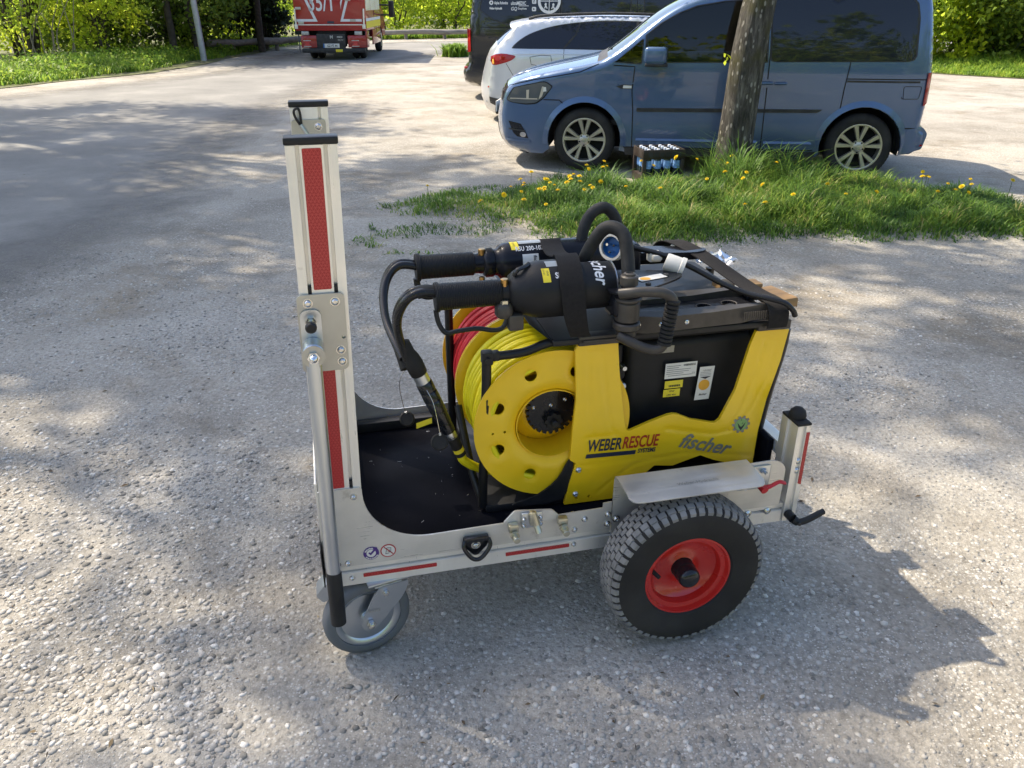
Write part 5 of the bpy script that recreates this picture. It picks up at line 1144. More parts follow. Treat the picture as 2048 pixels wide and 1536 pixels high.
# shut lines, trim strips
for pts in ([(.262, 1.03), (.47, 1.02), (.455, .80), (.475, .60), (.485, .25)], [(1.715, 1.66), (1.725, 1.05), (1.735, .60), (1.74, .25)], [(2.475, 1.66), (2.455, 1.08), (2.435, .85), (2.425, .62), (2.37, .56)], [(2.44, .935), (3.165, .935)], [(.40, .262), (2.28, .275)], [(-.80, .815), (-.52, .885), (-.28, .925), (-.06, .965), (.12, 1.04)], [(-.42, .70), (-.26, .70), (-.19, .64)], [(2.98, .50), (3.20, .50)]): van.add('panel_gap', line(vs, pts, .0095), 'void_black', bn, 0)
van.add('slide_rail', sheet([(2.45, .905), (3.10, .905), (3.10, .922), (2.45, .922)], vs.near(.003), 0, [], .06), 'trim_black', bn)
van.add('shoulder_crease', line(vs, [(-.30, .845), (.0, .85), (.45, .868), (1.2, .875), (1.72, .878)], .012, .0035), 'paint_blue', bn)
van.add('rub_strip', sheet(roundpoly([(.51, .605), (2.22, .628), (2.27, .658), (.51, .640)], .012), lambda u, v, w_: (u, vs.y(u, v) - .012 + w_, v), .013, [], .06), 'trim_black', bn)
for a in (.30, 1.75): van.add('lower_swage', sheet([(.52 if a < 1 else 1.76, .330), (1.70 if a < 1 else 2.22, .335), (1.70 if a < 1 else 2.20, .358), (.52 if a < 1 else 1.76, .352)], lambda u, v, w_: (u, vs.y(u, v) - .002 - .010 * (v < .345), v), 0, [], .05), 'paint_blue', bn)
van.add('sill', sheet([(.42, .185), (2.25, .190), (2.26, .262), (.41, .258)], lambda u, v, w_: (u, vs.y(u, v) - .004 + w_, v), .03, [], .08), 'trim_black', bn)
for cu, rr in ((0, .375), (2.66, .380)): 
    lip = [(cu + q * math.cos(t_), .315 + q * math.sin(t_)) for q in (rr - .004, rr + .050) for t_ in np.linspace(-.12, math.pi + .12, 26)]
    van.add('arch_flare', ([(u, vs.y(u, z) - (.016 if i < 26 else .001), z) for i, (u, z) in enumerate(lip)], [(i, i + 1, i + 27, i + 26) for i in range(25)]), 'paint_blue', bn, 60)
# lamps
HLp = roundpoly([(-.815, .685), (-.735, .800), (-.45, .862), (-.405, .865), (-.335, .825), (-.43, .715), (-.50, .668), (-.60, .655), (-.76, .662)], .02)
hl = van.add('headlight', sheet(grow(HLp, .012), vs.near(.003), 0, [], .04), 'void_black', smooth=55); van.add('lens', sheet(HLp, vs.near(.007), 0, [], .04), 'glass_lamp', hl, 55)
van.add('reflector', join(sheet([(-.78, .692), (-.48, .700), (-.485, .711), (-.775, .702)], vs.near(.010), 0, [], .05), sheet([(-.47, .70), (-.435, .73), (-.405, .82), (-.435, .825)], vs.near(.010), 0, [], .04), sheet([(-.60, .70), (-.575, .70), (-.57, .79), (-.60, .785)], vs.near(.010), 0, [], .04)), 'alloy', hl)
van.add('indicator', sheet([(-.425, .775), (-.390, .780), (-.395, .82), (-.42, .818)], vs.near(.0115), 0, [], .04), 'sticker_white', hl)
fg = van.add('fog_lamp', sheet([(-.80, .475), (-.66, .455), (-.60, .365), (-.575, .315), (-.70, .325), (-.745, .36)], vs.near(.003), 0, [], .04), 'black_gloss'); van.add('lens', sheet(circ(-.635, .350, .034, 16, .026), vs.near(.008), 0, [], .03), 'chrome', fg, 55)
van.add('fin', sheet([(-.80, .405), (-.61, .395), (-.61, .380), (-.79, .390)], vs.near(.012), 0, [], .04), 'trim_black', fg)
van.add('air_inlet', vs.skin(8, 15, .004, 13, .62), 'black_plastic'); van.add('bumper_lip', line(vs, [(-.84, .29), (-.70, .285), (-.56, .29)], .022, .012), 'paint_blue', bn)
tl = van.add('tail_light', sheet(roundpoly([(3.155, .995), (3.196, .995), (3.206, .73), (3.165, .700)], .008), lambda u, v, w_: (u + .004, vs.y(u, v) - .012 + w_, v), .04, [], .03), 'glass_red', smooth=55)
van.add('repeater', sheet([(.30, .838), (.345, .815), (.455, .815), (.455, .852), (.36, .856)], vs.near(.005), 0, [], .05), 'trim_black'); van.add('repeater_lens', sheet([(.365, .822), (.45, .822), (.45, .846), (.37, .849)], vs.near(.008), 0, [], .05), 'sticker_white')
hdl = van.add('door_handle', join(sheet(circ(1.70, .885, .055, 20, .045), vs.near(.003)), tube([(1.585, vs.y(1.6, .885) - .030, .882), (1.60, vs.y(1.6, .885) - .042, .884), (1.75, vs.y(1.7, .885) - .044, .890), (1.775, vs.y(1.7, .885) - .03, .890)], .014, 10, flat=(.9, .7))), 'paint_blue')
van.add('door_handle', tube([(1.80, vs.y(1.8, .885) - .020, .885), (1.82, vs.y(1.8, .885) - .036, .885), (1.88, vs.y(1.8, .885) - .036, .888), (1.90, vs.y(1.8, .885) - .02, .888)], .012, 10), 'paint_blue')
van.add('fuel_flap', line(vs, roundpoly([(2.955, .765), (3.115, .765), (3.125, .875), (2.965, .875)], .02) + [(2.975, .765)], .005), 'void_black', bn, 0)
mr_ = van.add('mirror', xf(bx(-.105, .105, -.07, .07, -.075, .08, .035, 4), Matrix.Translation((.665, -.125, 1.125)) @ Matrix.Rotation(R(-8), 4, 'Z')), 'paint_blue', smooth=60); van.add('mirror_base', join(bx(.565, .78, -.185, -.045, 1.032, 1.062, .012), bx(.60, .68, -.06, .03, 1.035, 1.085, .01)), 'trim_black', mr_)
van.add('rear_bumper', sheet(roundpoly([(3.04, .265), (3.245, .300), (3.275, .45), (3.215, .515), (3.06, .49)], .03), lambda u, v, w_: (u, vs.y(min(u, 3.2), .5) - .006 + w_, v), .05, [], .05), 'paint_blue', bn, 55)
van.add('reflector', sheet([(3.12, .315), (3.245, .335), (3.245, .350), (3.12, .335)], lambda u, v, w_: (u, vs.y(3.2, .5) - .010, v)), 'glass_red', bn)
van.add('wiper', tube([(.05, .75, 1.085), (.16, .55, 1.12), (.22, .35, 1.165)], .008, 6), 'void_black')
for cu in (0, 2.66):
    wr = car_wheel(van, cu, .018, .312, .215)
    van.add('emblem', join(lathe([(.030, .0185 + .018), (.033, .0185 + .014), (.033, .018 + .018)], 24, 'Y', (cu, 0, .312), True), put(text('V', .026, 0, .001, 1.2, 'CENTER'), lambda u, v, w_: (cu + u, .034, .312 + v), 0, .003), put(text('W', .026, 0, .001, 1.0, 'CENTER'), lambda u, v, w_: (cu + u, .034, .312 + v), 0, -.020)), 'zinc', wr)
    car_wheel(van, cu, 1.762, .312, .215, s=-1, parts=False)

# ---------------------------------------------------------------- silver estate car
EF = Matrix.Translation(Vector((.7286, 8.4178, 0)) + Matrix.Rotation(YAW, 3, 'Z') @ Vector((0, 3.0, 0))) @ Matrix.Rotation(YAW, 4, 'Z')
est = Thing('estate_car', 'silver-white estate car seen from its tail behind the blue van bonnet', 'car', EF, (.6, .92, 0))
top = [(-1.50, .235, .20), (-1.585, .27, .20), (-1.615, .36, .20), (-1.62, .46, .20), (-1.595, .62, .19), (-1.56, .80, .17), (-1.53, .90, .15), (-1.46, 1.01, .12), (-1.36, 1.12, .10), (-1.265, 1.215, .08), (-1.30, 1.255, .08), (-1.20, 1.290, .05), (-1.0, 1.335, .03), (-.74, 1.362, .03), (-.1, 1.385, .03), (.5, 1.378, .03), (.95, 1.33, .04), (1.30, 1.18, .07), (1.60, 1.03, .08), (1.72, .985, .08), (2.1, .93, .06), (2.5, .86, .08), (2.78, .74, .12), (2.88, .55, .16), (2.86, .36, .16), (2.70, .22, .16)]
top = dens(top, .09)
es = Shell(top, .92, (.86, .42), (-1.05, .60, .17), (2.2, .70, .20), .05)
body = [(a, b_) for a, b_, c in top] + arch(2.05, .33, .375, .23)[:] + [(1.6, .2), (-.45, .2)] + arch(-.82, .33, .375, .23) + [(-1.25, .225)]
eb_ = est.add('body_side', sheet(body, es.near(), 0, [], .055, es.rings()), 'paint_silver', smooth=55); est.add('body_side', sheet(body, es.far(), 0, [], .09), 'paint_silver', smooth=55)
def fi(th_top, u, z): return min(range(len(th_top)), key=lambda i: (th_top[i][0] - u) ** 2 + (th_top[i][1] - z) ** 2)
ia, ib, ic, id_ = fi(top, -1.48, .98), fi(top, -1.265, 1.215), fi(top, .95, 1.33), fi(top, 1.66, 1.005)
est.add('tailgate', es.skin(0, ia), 'paint_silver', smooth=60); est.add('rear_window', es.skin(ia, ib), 'glass_dark', smooth=60); est.add('roof', es.skin(ib, ic), 'paint_silver', smooth=60); est.add('windscreen', es.skin(ic, id_), 'glass_dark', smooth=60); est.add('bonnet', es.skin(id_, len(top) - 1), 'paint_silver', smooth=60)
EW = smooth2([(-1.235, 1.0), (-1.12, 1.10), (-.95, 1.185), (-.67, 1.262), (-.30, 1.305), (.10, 1.318), (.60, 1.305), (.95, 1.25), (1.25, 1.12), (1.42, 1.02), (1.35, .995), (.5, .985), (-.5, .985), (-1.15, .985)], 3)
trims(est, es, EW, 'glass_dark')
for pts in ([(-.545, .99), (-.40, 1.15), (-.345, 1.30)], [(.42, .99), (.40, 1.31)]): est.add('window_pillar', line(es, pts, .035, .007), 'trim_black', eb_, 0)
for pts in ([(-.545, .985), (-.55, .84), (-.50, .70), (-.35, .55), (-.35, .25)], [(.43, .985), (.45, .3)], [(-1.33, .80), (-1.23, .65), (-1.20, .55)], [(-1.0, .88), (-.85, .905), (-.72, .90), (-.70, .82), (-.80, .76), (-.98, .79), (-1.0, .88)]): est.add('panel_gap', line(es, pts, .006), 'void_black', eb_, 0)
est.add('shoulder_crease', line(es, [(-1.25, .905), (-.9, .915), (-.2, .915), (1.2, .90)], .010, .004), 'paint_silver', eb_)
el = est.add('tail_light', sheet(smooth2([(-1.555, .880), (-1.40, .920), (-1.25, .905), (-1.195, .885), (-1.26, .835), (-1.40, .79), (-1.535, .775)], 2), es.near(.006), 0, [], .04), 'glass_red', smooth=55)
est.add('lamp_element', sheet(smooth2([(-1.49, .885), (-1.43, .895), (-1.39, .86), (-1.44, .825), (-1.49, .84)], 2), es.near(.010), 0, [], .04), 'glass_redlight', el); est.add('lamp_element', sheet([(-1.54, .87), (-1.515, .875), (-1.50, .79), (-1.53, .785)], es.near(.010), 0, [], .04), 'sticker_orange', el)
est.add('roof_rail', tube(catmull([(-1.05, .24, 1.345), (-.8, .22, 1.385), (0, .21, 1.41), (.7, .22, 1.395)], 5), .018, 8), 'trim_black')
est.add('bumper_insert', sheet([(-1.585, .36), (-1.40, .33), (-1.18, .245), (-1.25, .235), (-1.50, .245), (-1.58, .275)], es.near(.006), 0, [], .05), 'trim_black', eb_); est.add('exhaust_tip', bx(-1.66, -1.56, .28, .42, .245, .305, .015), 'chrome')
est.add('reflector', sheet([(-1.61, .475), (-1.585, .48), (-1.585, .50), (-1.61, .495)], es.near(.010), 0, [], .04), 'glass_red', eb_)
est.add('underbody', join(bx(-.40, 1.6, .15, 1.7, .19, .5), bx(-1.15, -.42, .40, 1.44, .22, .75), bx(-1.45, -1.15, .25, 1.6, .26, .55), bx(1.62, 2.5, .4, 1.44, .25, .75)), 'void_black')
for cu in (-.82, 2.05): car_wheel(est, cu, .03, .325, .23, parts=False); car_wheel(est, cu, 1.81, .325, .23, s=-1, parts=False)

# ---------------------------------------------------------------- black van with sponsor lettering
BF = Matrix.Translation(Vector((.7286, 8.4178, 0)) + Matrix.Rotation(YAW, 3, 'Z') @ Vector((0, 6.0, 0))) @ Matrix.Rotation(YAW, 4, 'Z')
bv = Thing('black_van', 'black transporter van with white sponsor lettering parked behind the silver car', 'van', BF, (-.2, 1.0, 0))
top = [(-2.20, .25, .10), (-2.50, .27, .12), (-2.60, .31, .12), (-2.62, .42, .12), (-2.585, .50, .11), (-2.52, .56, .10), (-2.51, .75, .10), (-2.50, 1.0, .09), (-2.475, 1.3, .08), (-2.44, 1.6, .07), (-2.38, 1.85, .05), (-2.30, 1.94, .04), (-2.1, 1.975, .04), (-1.0, 1.99, .05), (.5, 1.98, .05), (1.15, 1.93, .06), (1.45, 1.78, .08), (1.95, 1.32, .12), (2.15, 1.20, .12), (2.5, 1.10, .12), (2.7, .92, .16), (2.76, .6, .18), (2.74, .34, .18), (2.6, .24, .16)]
top = dens(top, .10)
bs = Shell(top, 1.0, (1.05, .12), (-2.25, .40, .10), (2.0, .75, .20), .07)
body = [(a, b_) for a, b_, c in top] + arch(1.85, .35, .40, .24) + [(1.4, .22), (-.9, .22)] + arch(-1.35, .35, .40, .24) + [(-1.8, .24)]
bb = bv.add('body_side', sheet(body, bs.near(), 0, [], .07, bs.rings()), 'paint_black', smooth=55); bv.add('body_side', sheet(body, bs.far(), 0, [], .12), 'paint_black', smooth=55)
ia, ib = fi(top, 1.38, 1.82), fi(top, 2.05, 1.26)
bv.add('rear_doors', bs.skin(0, fi(top, -2.48, 1.25)), 'paint_black', smooth=60); bv.add('rear_window', bs.skin(fi(top, -2.48, 1.25), fi(top, -2.40, 1.8)), 'glass_dark', smooth=60); bv.add('roof', bs.skin(fi(top, -2.40, 1.8), ia), 'paint_black', smooth=60); bv.add('windscreen', bs.skin(ia, ib), 'glass_dark', smooth=60); bv.add('bonnet', bs.skin(ib, len(top) - 1), 'paint_black', smooth=60)
BW = roundpoly([(-2.29, 1.42), (-2.20, 1.36), (-2.0, 1.24), (-1.7, 1.19), (-.96, 1.19), (-.96, 1.78), (-2.22, 1.78)], [.05, .06, .1, .1, .01, .01, .06]); BW2 = roundpoly([(-.92, 1.19), (.20, 1.19), (.20, 1.78), (-.92, 1.78)], .03); BW3 = roundpoly([(.42, 1.22), (1.75, 1.22), (1.42, 1.62), (1.2, 1.76), (.42, 1.78)], .05)
bw = trims(bv, bs, BW, 'glass_dark'); trims(bv, bs, BW2, 'glass_dark'); trims(bv, bs, BW3, 'glass_dark')
LM = bs.near(.0085)
def bl_text(t_, u, v): bv.add('lettering', put(t_, LM, u, v), 'print_white', bw, 0)
bl_text(text('Alpha Robotics', .058, 0, .002, .64), -2.05, 1.508); bl_text(text('ultraMEDIC', .075, 0, .002, .70), -1.77, 1.498); bl_text(text('Weber-Hydraulik', .048, 0, .002, .62), -2.13, 1.430); bl_text(text('GQ', .075, .2, .001, .9), -1.77, 1.415); bl_text(text('GroupHome', .045, 0, .001, .62), -1.65, 1.428)
bv.add('lettering', sheet(circ(-2.10, 1.53, .035, 18), LM, 0, [circ(-2.10, 1.53, .014, 10)]), 'print_white', bw, 0); bv.add('lettering', sheet([(-1.64, 1.478), (-1.47, 1.478), (-1.47, 1.487), (-1.64, 1.487)], LM), 'print_white', bw, 0)
for z in (1.545, 1.435): bv.add('icon', sheet(rrect(-1.415, -1.345, z - .032, z + .032, .014), LM), 'print_white', bw, 0)
LM2 = bs.near(.011); bv.add('icon_mark', put(text('f', .060, 0, .002), LM2, -1.392, 1.528), 'print_navy', bw, 0); bv.add('icon_mark', sheet([(-1.395, 1.420), (-1.360, 1.435), (-1.395, 1.450)], LM2), 'print_navy', bw, 0)
ec = (-1.13, 1.555); bv.add('emblem', sheet(circ(*ec, .190, 40), LM, 0, [circ(*ec, .145, 36)]), 'print_white', bw, 0)
bv.add('emblem', join(sheet([(ec[0] - .145, ec[1] - .006), (ec[0] + .145, ec[1] - .006), (ec[0] + .145, ec[1] + .006), (ec[0] - .145, ec[1] + .006)], LM2), sheet([(ec[0] - .006, ec[1] - .145), (ec[0] + .006, ec[1] - .145), (ec[0] + .006, ec[1] + .145), (ec[0] - .006, ec[1] + .145)], bs.near(.0115))), 'print_white', bw, 0)
for (a, b_) in ((-.055, -.07), (.065, -.075)):
    q = [(0, .05), (.02, .03), (.012, .0), (.04, -.045), (.02, -.05), (0, -.02), (-.02, -.05), (-.038, -.04), (-.015, .0), (-.03, .02), (-.015, .045)]
    bv.add('emblem', sheet([(ec[0] + a + x * (1 if a < 0 else -1) * .8, ec[1] + b_ + z_ * .9) for x, z_ in q], LM), 'print_white', bw, 0)
tlb = bv.add('tail_light', sheet(roundpoly([(-2.52, 1.14), (-2.46, 1.12), (-2.455, .78), (-2.52, .76)], .015), lambda u, v, w_: (u - .006, bs.y(max(u, -2.5), v) - .010 + w_, v), .06, [], .05), 'glass_red', smooth=55); bv.add('reflector', bx(-2.60, -2.52, .10, .20, .505, .535, .005), 'glass_redlight')
for pts in ([(-2.28, 1.16), (-.9, 1.13), (.4, 1.13)], [(-.94, 1.85), (-.94, .3)], [(.30, 1.85), (.32, .3)]): bv.add('panel_gap', line(bs, pts, .010), 'void_black', bb, 0)
bv.add('slide_rail', sheet([(-2.15, .985), (-.98, .975), (-.98, 1.0), (-2.15, 1.01)], bs.near(.004), 0, [], .1), 'trim_black', bb); bv.add('underbody', join(bx(-.9, 1.4, .2, 1.8, .2, .5), bx(-1.8, -.92, .45, 1.55, .22, .8), bx(-2.4, -1.8, .25, 1.75, .26, .5), bx(1.42, 2.4, .45, 1.55, .25, .8)), 'void_black')
for cu in (-1.35, 1.85): car_wheel(bv, cu, .03, .34, .22, parts=False); car_wheel(bv, cu, 1.97, .34, .22, s=-1, parts=False)

# ---------------------------------------------------------------- red fire truck seen from behind (frame: x across, y forward)
TF = Matrix.Translation((-5.13, 24.8, 0)) @ Matrix.Rotation(R(2.0), 4, 'Z') @ Matrix.Diagonal((.885, 1, 1, 1))
tk = Thing('fire_truck', 'red fire service truck with white stripes and 35/1 on its back, driving away', 'truck', TF, (0, 2.4, 0))
tb_ = tk.add('box_body', bx(-1.13, 1.13, 0, 3.5, .78, 2.75, .03), 'paint_red')
FR = lambda u, v, w_: (u, -.004 - w_, v)
tk.add('rear_door', join(bx(-1.06, 1.00, -.012, .0, .86, 2.6, .006)), 'paint_red', tb_)
FR2 = lambda u, v, w_: (u, -.0150 - w_, v)
tk.add('lettering', put(text('35/1', .62, 0, .008, .78, 'CENTER'), FR2, -.24, 1.30), 'print_white', tb_, 0)
for poly in ([(-1.06, 1.02), (-.40, 1.02), (-.78, 1.80), (-.72, 1.92), (-.80, 1.92), (-.86, 1.78), (-.52, 1.085), (-1.06, 1.085)], [(1.0, 1.02), (.32, 1.02), (.62, 1.80), (.56, 1.92), (.64, 1.92), (.70, 1.78), (.42, 1.085), (1.0, 1.085)], [(-.52, 1.33), (-.53, 1.42), (-.78, 1.93), (-.72, 1.93), (-.51, 1.5)], [(.37, 1.33), (.38, 1.42), (.52, 1.80), (.47, 1.80), (.355, 1.5)]): tk.add('stripe', sheet(poly, FR2), 'print_white', tb_, 0)
tk.add('sill_rail', join(bx(-1.02, 1.02, -.03, -.012, .925, .95, .004)), 'aluminium', tb_); tk.add('badge', sheet(rrect(-.10, .12, .97, 1.03, .01), FR2), 'print_navy', tb_, 0)
for x in (-1.09, 1.06): tk.add('strut', join(tube([(x, -.03, .86), (x + (.02 if x > 0 else 0), -.03, 1.35)], .025, 8), bx(x - .05, x + .05, -.04, 0, .83, .95, .01)), 'aluminium', tb_)
for x, z in ((-.98, 1.36), (-.93, .99), (.72, 1.05), (.60, 1.58)): tk.add('latch', bx(x - .09, x + .09, -.035, -.012, z - .035, z + .035, .008), 'steel_plate', tb_)
tk.add('chassis', join(bx(-.45, .45, .05, 5.0, .42, .78), bx(-1.0, 1.0, .25, .6, .55, .775)), 'void_black')
for s_ in (-1, 1):
    a, b_ = (.50, 1.12) if s_ > 0 else (-1.0, -.50); lb = tk.add('lamp_carrier', bx(a, b_, .02, .12, .34, .66 if s_ > 0 else .66, .015), 'paint_red')
    cxl = .74 if s_ > 0 else -.80
    tk.add('rear_lamp', sheet([(cxl - .12, .51), (cxl + .12, .51), (cxl + .05, .45), (cxl + .12, .39), (cxl - .12, .39), (cxl - .05, .45)], lambda u, v, w_: (u, .015, v)), 'glass_redlight', lb); tk.add('rear_lamp', join(sheet([(cxl - .12, .515), (cxl + .12, .515), (cxl + .12, .535), (cxl - .12, .535)], lambda u, v, w_: (u, .014, v)), sheet([(cxl - .12, .365), (cxl + .12, .365), (cxl + .12, .385), (cxl - .12, .385)], lambda u, v, w_: (u, .014, v))), 'sticker_silver', lb)
    tk.add('work_lamp', bx(s_ * .85 - .12, s_ * .85 + .12, .03, .15, .665, .775, .02), 'sticker_silver')
pb_ = tk.add('rear_board', bx(-.50, .42, .03, .06, .30, .70, .01), 'trim_black'); np_ = tk.add('number_plate', bx(-.30, .22, .018, .029, .335, .445, .003), 'sticker_white'); tk.add('lettering', put(text('GZ FT 44', .095, 0, .002, .86, 'CENTER'), lambda u, v, w_: (u, .0165, v), -.01, .356), 'print_dark', np_, 0); tk.add('plate_band', sheet([(-.30, .335), (-.255, .335), (-.255, .445), (-.30, .445)], lambda u, v, w_: (u, .0168, v)), 'blue_plastic', np_, 0)
tk.add('lettering', put(text('IVECO', .06, 0, .003), lambda u, v, w_: (u, .028, v), .16, .60), 'sticker_silver', pb_, 0); tk.add('emblem', put(text('M', .12, 0, .003, 1.1, 'CENTER'), lambda u, v, w_: (u, .028, v), -.02, .58), 'sticker_silver', pb_, 0); tk.add('lettering', put(text('Daily 4x4', .045, 0, .001), lambda u, v, w_: (u, .028, v), .18, .53), 'sticker_silver', pb_, 0)
tk.add('rear_bumper', bx(-.98, 1.05, -.02, .10, .205, .325, .02), 'trim_black'); tk.add('marker', bx(.10, .32, -.03, -.021, .225, .295, .003), 'sticker_yellow')
for x in (-.78, .62): tk.add('wheel', join(*[lathe([(.20, y + .0), (.33, y + .01), (.37, y + .05), (.38, y + .10), (.37, y + .17), (.33, y + .21), (.20, y + .22)], 32, 'X', (x - .02 + (0), 1.0, .38)) for y in (-.12, .12)]), 'tyre')
for s_ in (-1, 1):
    x = .88 * s_; tk.add('wheel', lathe([(.18, -.10), (.33, -.11), (.37, -.07), (.38, 0), (.37, .07), (.33, .11), (.18, .10)], 32, 'X', (x, 4.55, .38)), 'tyre'); tk.add('rim', lathe([(.18, .085), (.21, .112), (.19, .112), (.10, .06), (0, .07)], 28, 'X', (s_ * .88, 4.55, .38)) if s_ > 0 else lathe([(.18, -.085), (.21, -.112), (.10, -.06), (0, -.07)], 28, 'X', (-.88, 4.55, .38)), 'zinc')
tk.add('differential', lathe([(.05, -.35), (.10, -.2), (.19, -.1), (.19, .1), (.10, .2), (.05, .35)], 20, 'X', (-.05, 1.0, .38)), 'void_black')
# right flank: roller shutters, yellow band, wheel arch
SD = lambda u, v, w_: (1.134 + w_, u, v)
for a, b_ in ((.10, 1.05), (1.15, 2.25), (2.35, 3.4)): 
    sh_ = tk.add('roller_shutter', bx(1.131, 1.140, a, b_, 1.30, 2.55, .002), 'aluminium', tb_); 
    tk.add('shutter_slats', join(*[bx(1.140, 1.147, a + .02, b_ - .02, 1.32 + k * .061, 1.37 + k * .061, .003, 1) for k in range(20)]), 'aluminium', sh_, kind='stuff')
tk.add('side_band', sheet([(.0, .84), (3.5, .84), (3.5, 1.02), (0, 1.02)], SD), 'sticker_yellow', tb_, 0); tk.add('stripe', sheet([(0, 1.025), (3.5, 1.025), (3.5, 1.10), (0, 1.10)], SD), 'print_white', tb_, 0)
tk.add('skirt', join(bx(1.08, 1.125, .02, .55, .34, .775, .01), bx(1.08, 1.125, 1.45, 3.4, .36, .775, .01)), 'paint_red')
cab = sheet(roundpoly([(3.55, .5), (3.55, 2.25), (4.35, 2.30), (4.75, 1.95), (5.05, 1.35), (5.6, 1.22), (5.75, .95), (5.75, .45), (5.0, .45), (4.95, .62), (4.75, .78), (4.35, .78), (4.12, .6), (4.1, .45)], .06), lambda u, v, w_: (-1.0 + 2.0 * w_, u, v), 1.0); tk.add('cab', cab, 'paint_red')
tk.add('cab_window', sheet(roundpoly([(3.75, 1.38), (3.75, 2.05), (4.30, 2.1), (4.62, 1.85), (4.85, 1.40)], .05), lambda u, v, w_: (1.004, u, v)), 'glass_dark')
for s_ in (-1, 1): tk.add('mirror', join(bx(s_ * 1.42 - .10, s_ * 1.42 + .10, 4.62, 4.76, 1.05, 1.55, .03), tube([(s_ * .98, 4.7, 1.42), (s_ * 1.38, 4.69, 1.42)], .025, 8), tube([(s_ * .98, 4.7, 1.12), (s_ * 1.38, 4.69, 1.12)], .025, 8)), 'trim_black')

# ================================================================== VEGETATION
def leaf_mat(name, stops, trans=.45, tcol=(.9, 1.0, .35)):
    m, n, L, b = node_mat(name)
    at = n.new("ShaderNodeAttribute"); at.attribute_name = "rnd"
    r_ = ramp(n, stops); L.new(at.outputs["Fac"], r_.inputs[0]); L.new(r_.outputs[0], b.inputs["Base Color"]); b.inputs["Roughness"].default_value = .5; b.inputs["Specular IOR Level"].default_value = .35
    tr = n.new("ShaderNodeBsdfTranslucent"); mm = n.new("ShaderNodeMix"); mm.data_type = 'RGBA'; mm.blend_type = 'MULTIPLY'; mm.inputs[0].default_value = 1; mm.inputs[7].default_value = (*tcol, 1); L.new(r_.outputs[0], mm.inputs[6]); 
    br = n.new("ShaderNodeBrightContrast"); br.inputs[1].default_value = .06; L.new(mm.outputs[2], br.inputs[0]); L.new(br.outputs[0], tr.inputs[0])
    ms = n.new("ShaderNodeMixShader"); ms.inputs[0].default_value = trans; out = n["Material Output"]; L.new(b.outputs[0], ms.inputs[1]); L.new(tr.outputs[0], ms.inputs[2]); L.new(ms.outputs[0], out.inputs[0])
leaf_mat('leaf_spring', [(0, (.13, .20, .010)), (.35, (.36, .46, .016)), (.7, (.58, .64, .025)), (1, (.74, .72, .05))], .7)
leaf_mat('leaf_mid', [(0, (.045, .085, .012)), (.45, (.15, .23, .022)), (1, (.36, .43, .04))], .55)
leaf_mat('leaf_dark', [(0, (.010, .020, .007)), (.6, (.022, .042, .012)), (1, (.05, .085, .02))], .2)
leaf_mat('grass_blade', [(0, (.035, .090, .012)), (.35, (.085, .185, .020)), (.7, (.16, .28, .028)), (.92, (.28, .37, .05)), (1, (.42, .37, .15))], .4)
leaf_mat('grass_bright', [(0, (.09, .17, .012)), (.5, (.22, .36, .022)), (1, (.40, .46, .05))], .5)
leaf_mat('petal', [(0, (.80, .58, .01)), (1, (.92, .78, .02))], .25, (1, .8, .2))
m, n, L, b = node_mat('bark')
tc = n.new("ShaderNodeTexCoord"); mp = n.new("ShaderNodeMapping"); mp.inputs["Scale"].default_value = (6, 6, 1.1); L.new(tc.outputs["Object"], mp.inputs[0]); P = tc.outputs["Object"]
bk = ramp(n, [(.34, (.020, .017, .014)), (.5, (.085, .075, .060)), (.70, (.24, .22, .18))]); L.new(noise(4, 8, .7, mp.outputs[0], .4), bk.inputs[0])
moss = ramp(n, [(.50, (0, 0, 0)), (.66, (.75, .75, .75))]); L.new(noise(2.2, 6, .6), moss.inputs[0]); c1 = mix(moss.outputs[0], bk.outputs[0], (.105, .095, .018))
lv_ = n.new("ShaderNodeTexVoronoi"); lv_.inputs["Scale"].default_value = 26; mp2 = n.new("ShaderNodeMapping"); mp2.inputs["Scale"].default_value = (1.2, 1.2, .55); L.new(P, mp2.inputs[0]); L.new(mp2.outputs[0], lv_.inputs[0])
spc = n.new("ShaderNodeSeparateColor"); L.new(lv_.outputs["Color"], spc.inputs[0])
spot = n.new("ShaderNodeMapRange"); spot.inputs[1].default_value = .34; spot.inputs[2].default_value = .22; L.new(lv_.outputs["Distance"], spot.inputs[0])
lich = mth('MULTIPLY', spot.outputs[0], mth('GREATER_THAN', spc.outputs[0], .60)); c1 = mix(mth('MULTIPLY', lich, .85), c1, (.42, .39, .33))
L.new(c1, b.inputs["Base Color"]); b.inputs["Roughness"].default_value = .92
bp = n.new("ShaderNodeBump"); bp.inputs["Strength"].default_value = 1.0; bp.inputs["Distance"].default_value = .05; L.new(noise(5, 8, .75, mp.outputs[0], .5), bp.inputs["Height"]); L.new(bp.outputs[0], b.inputs["Normal"])
M('bark_plain', (.060, .048, .036), .9, 0, .45, 12, .6, 40); M('twig', (.30, .24, .16), .85, 0, .3, 20)

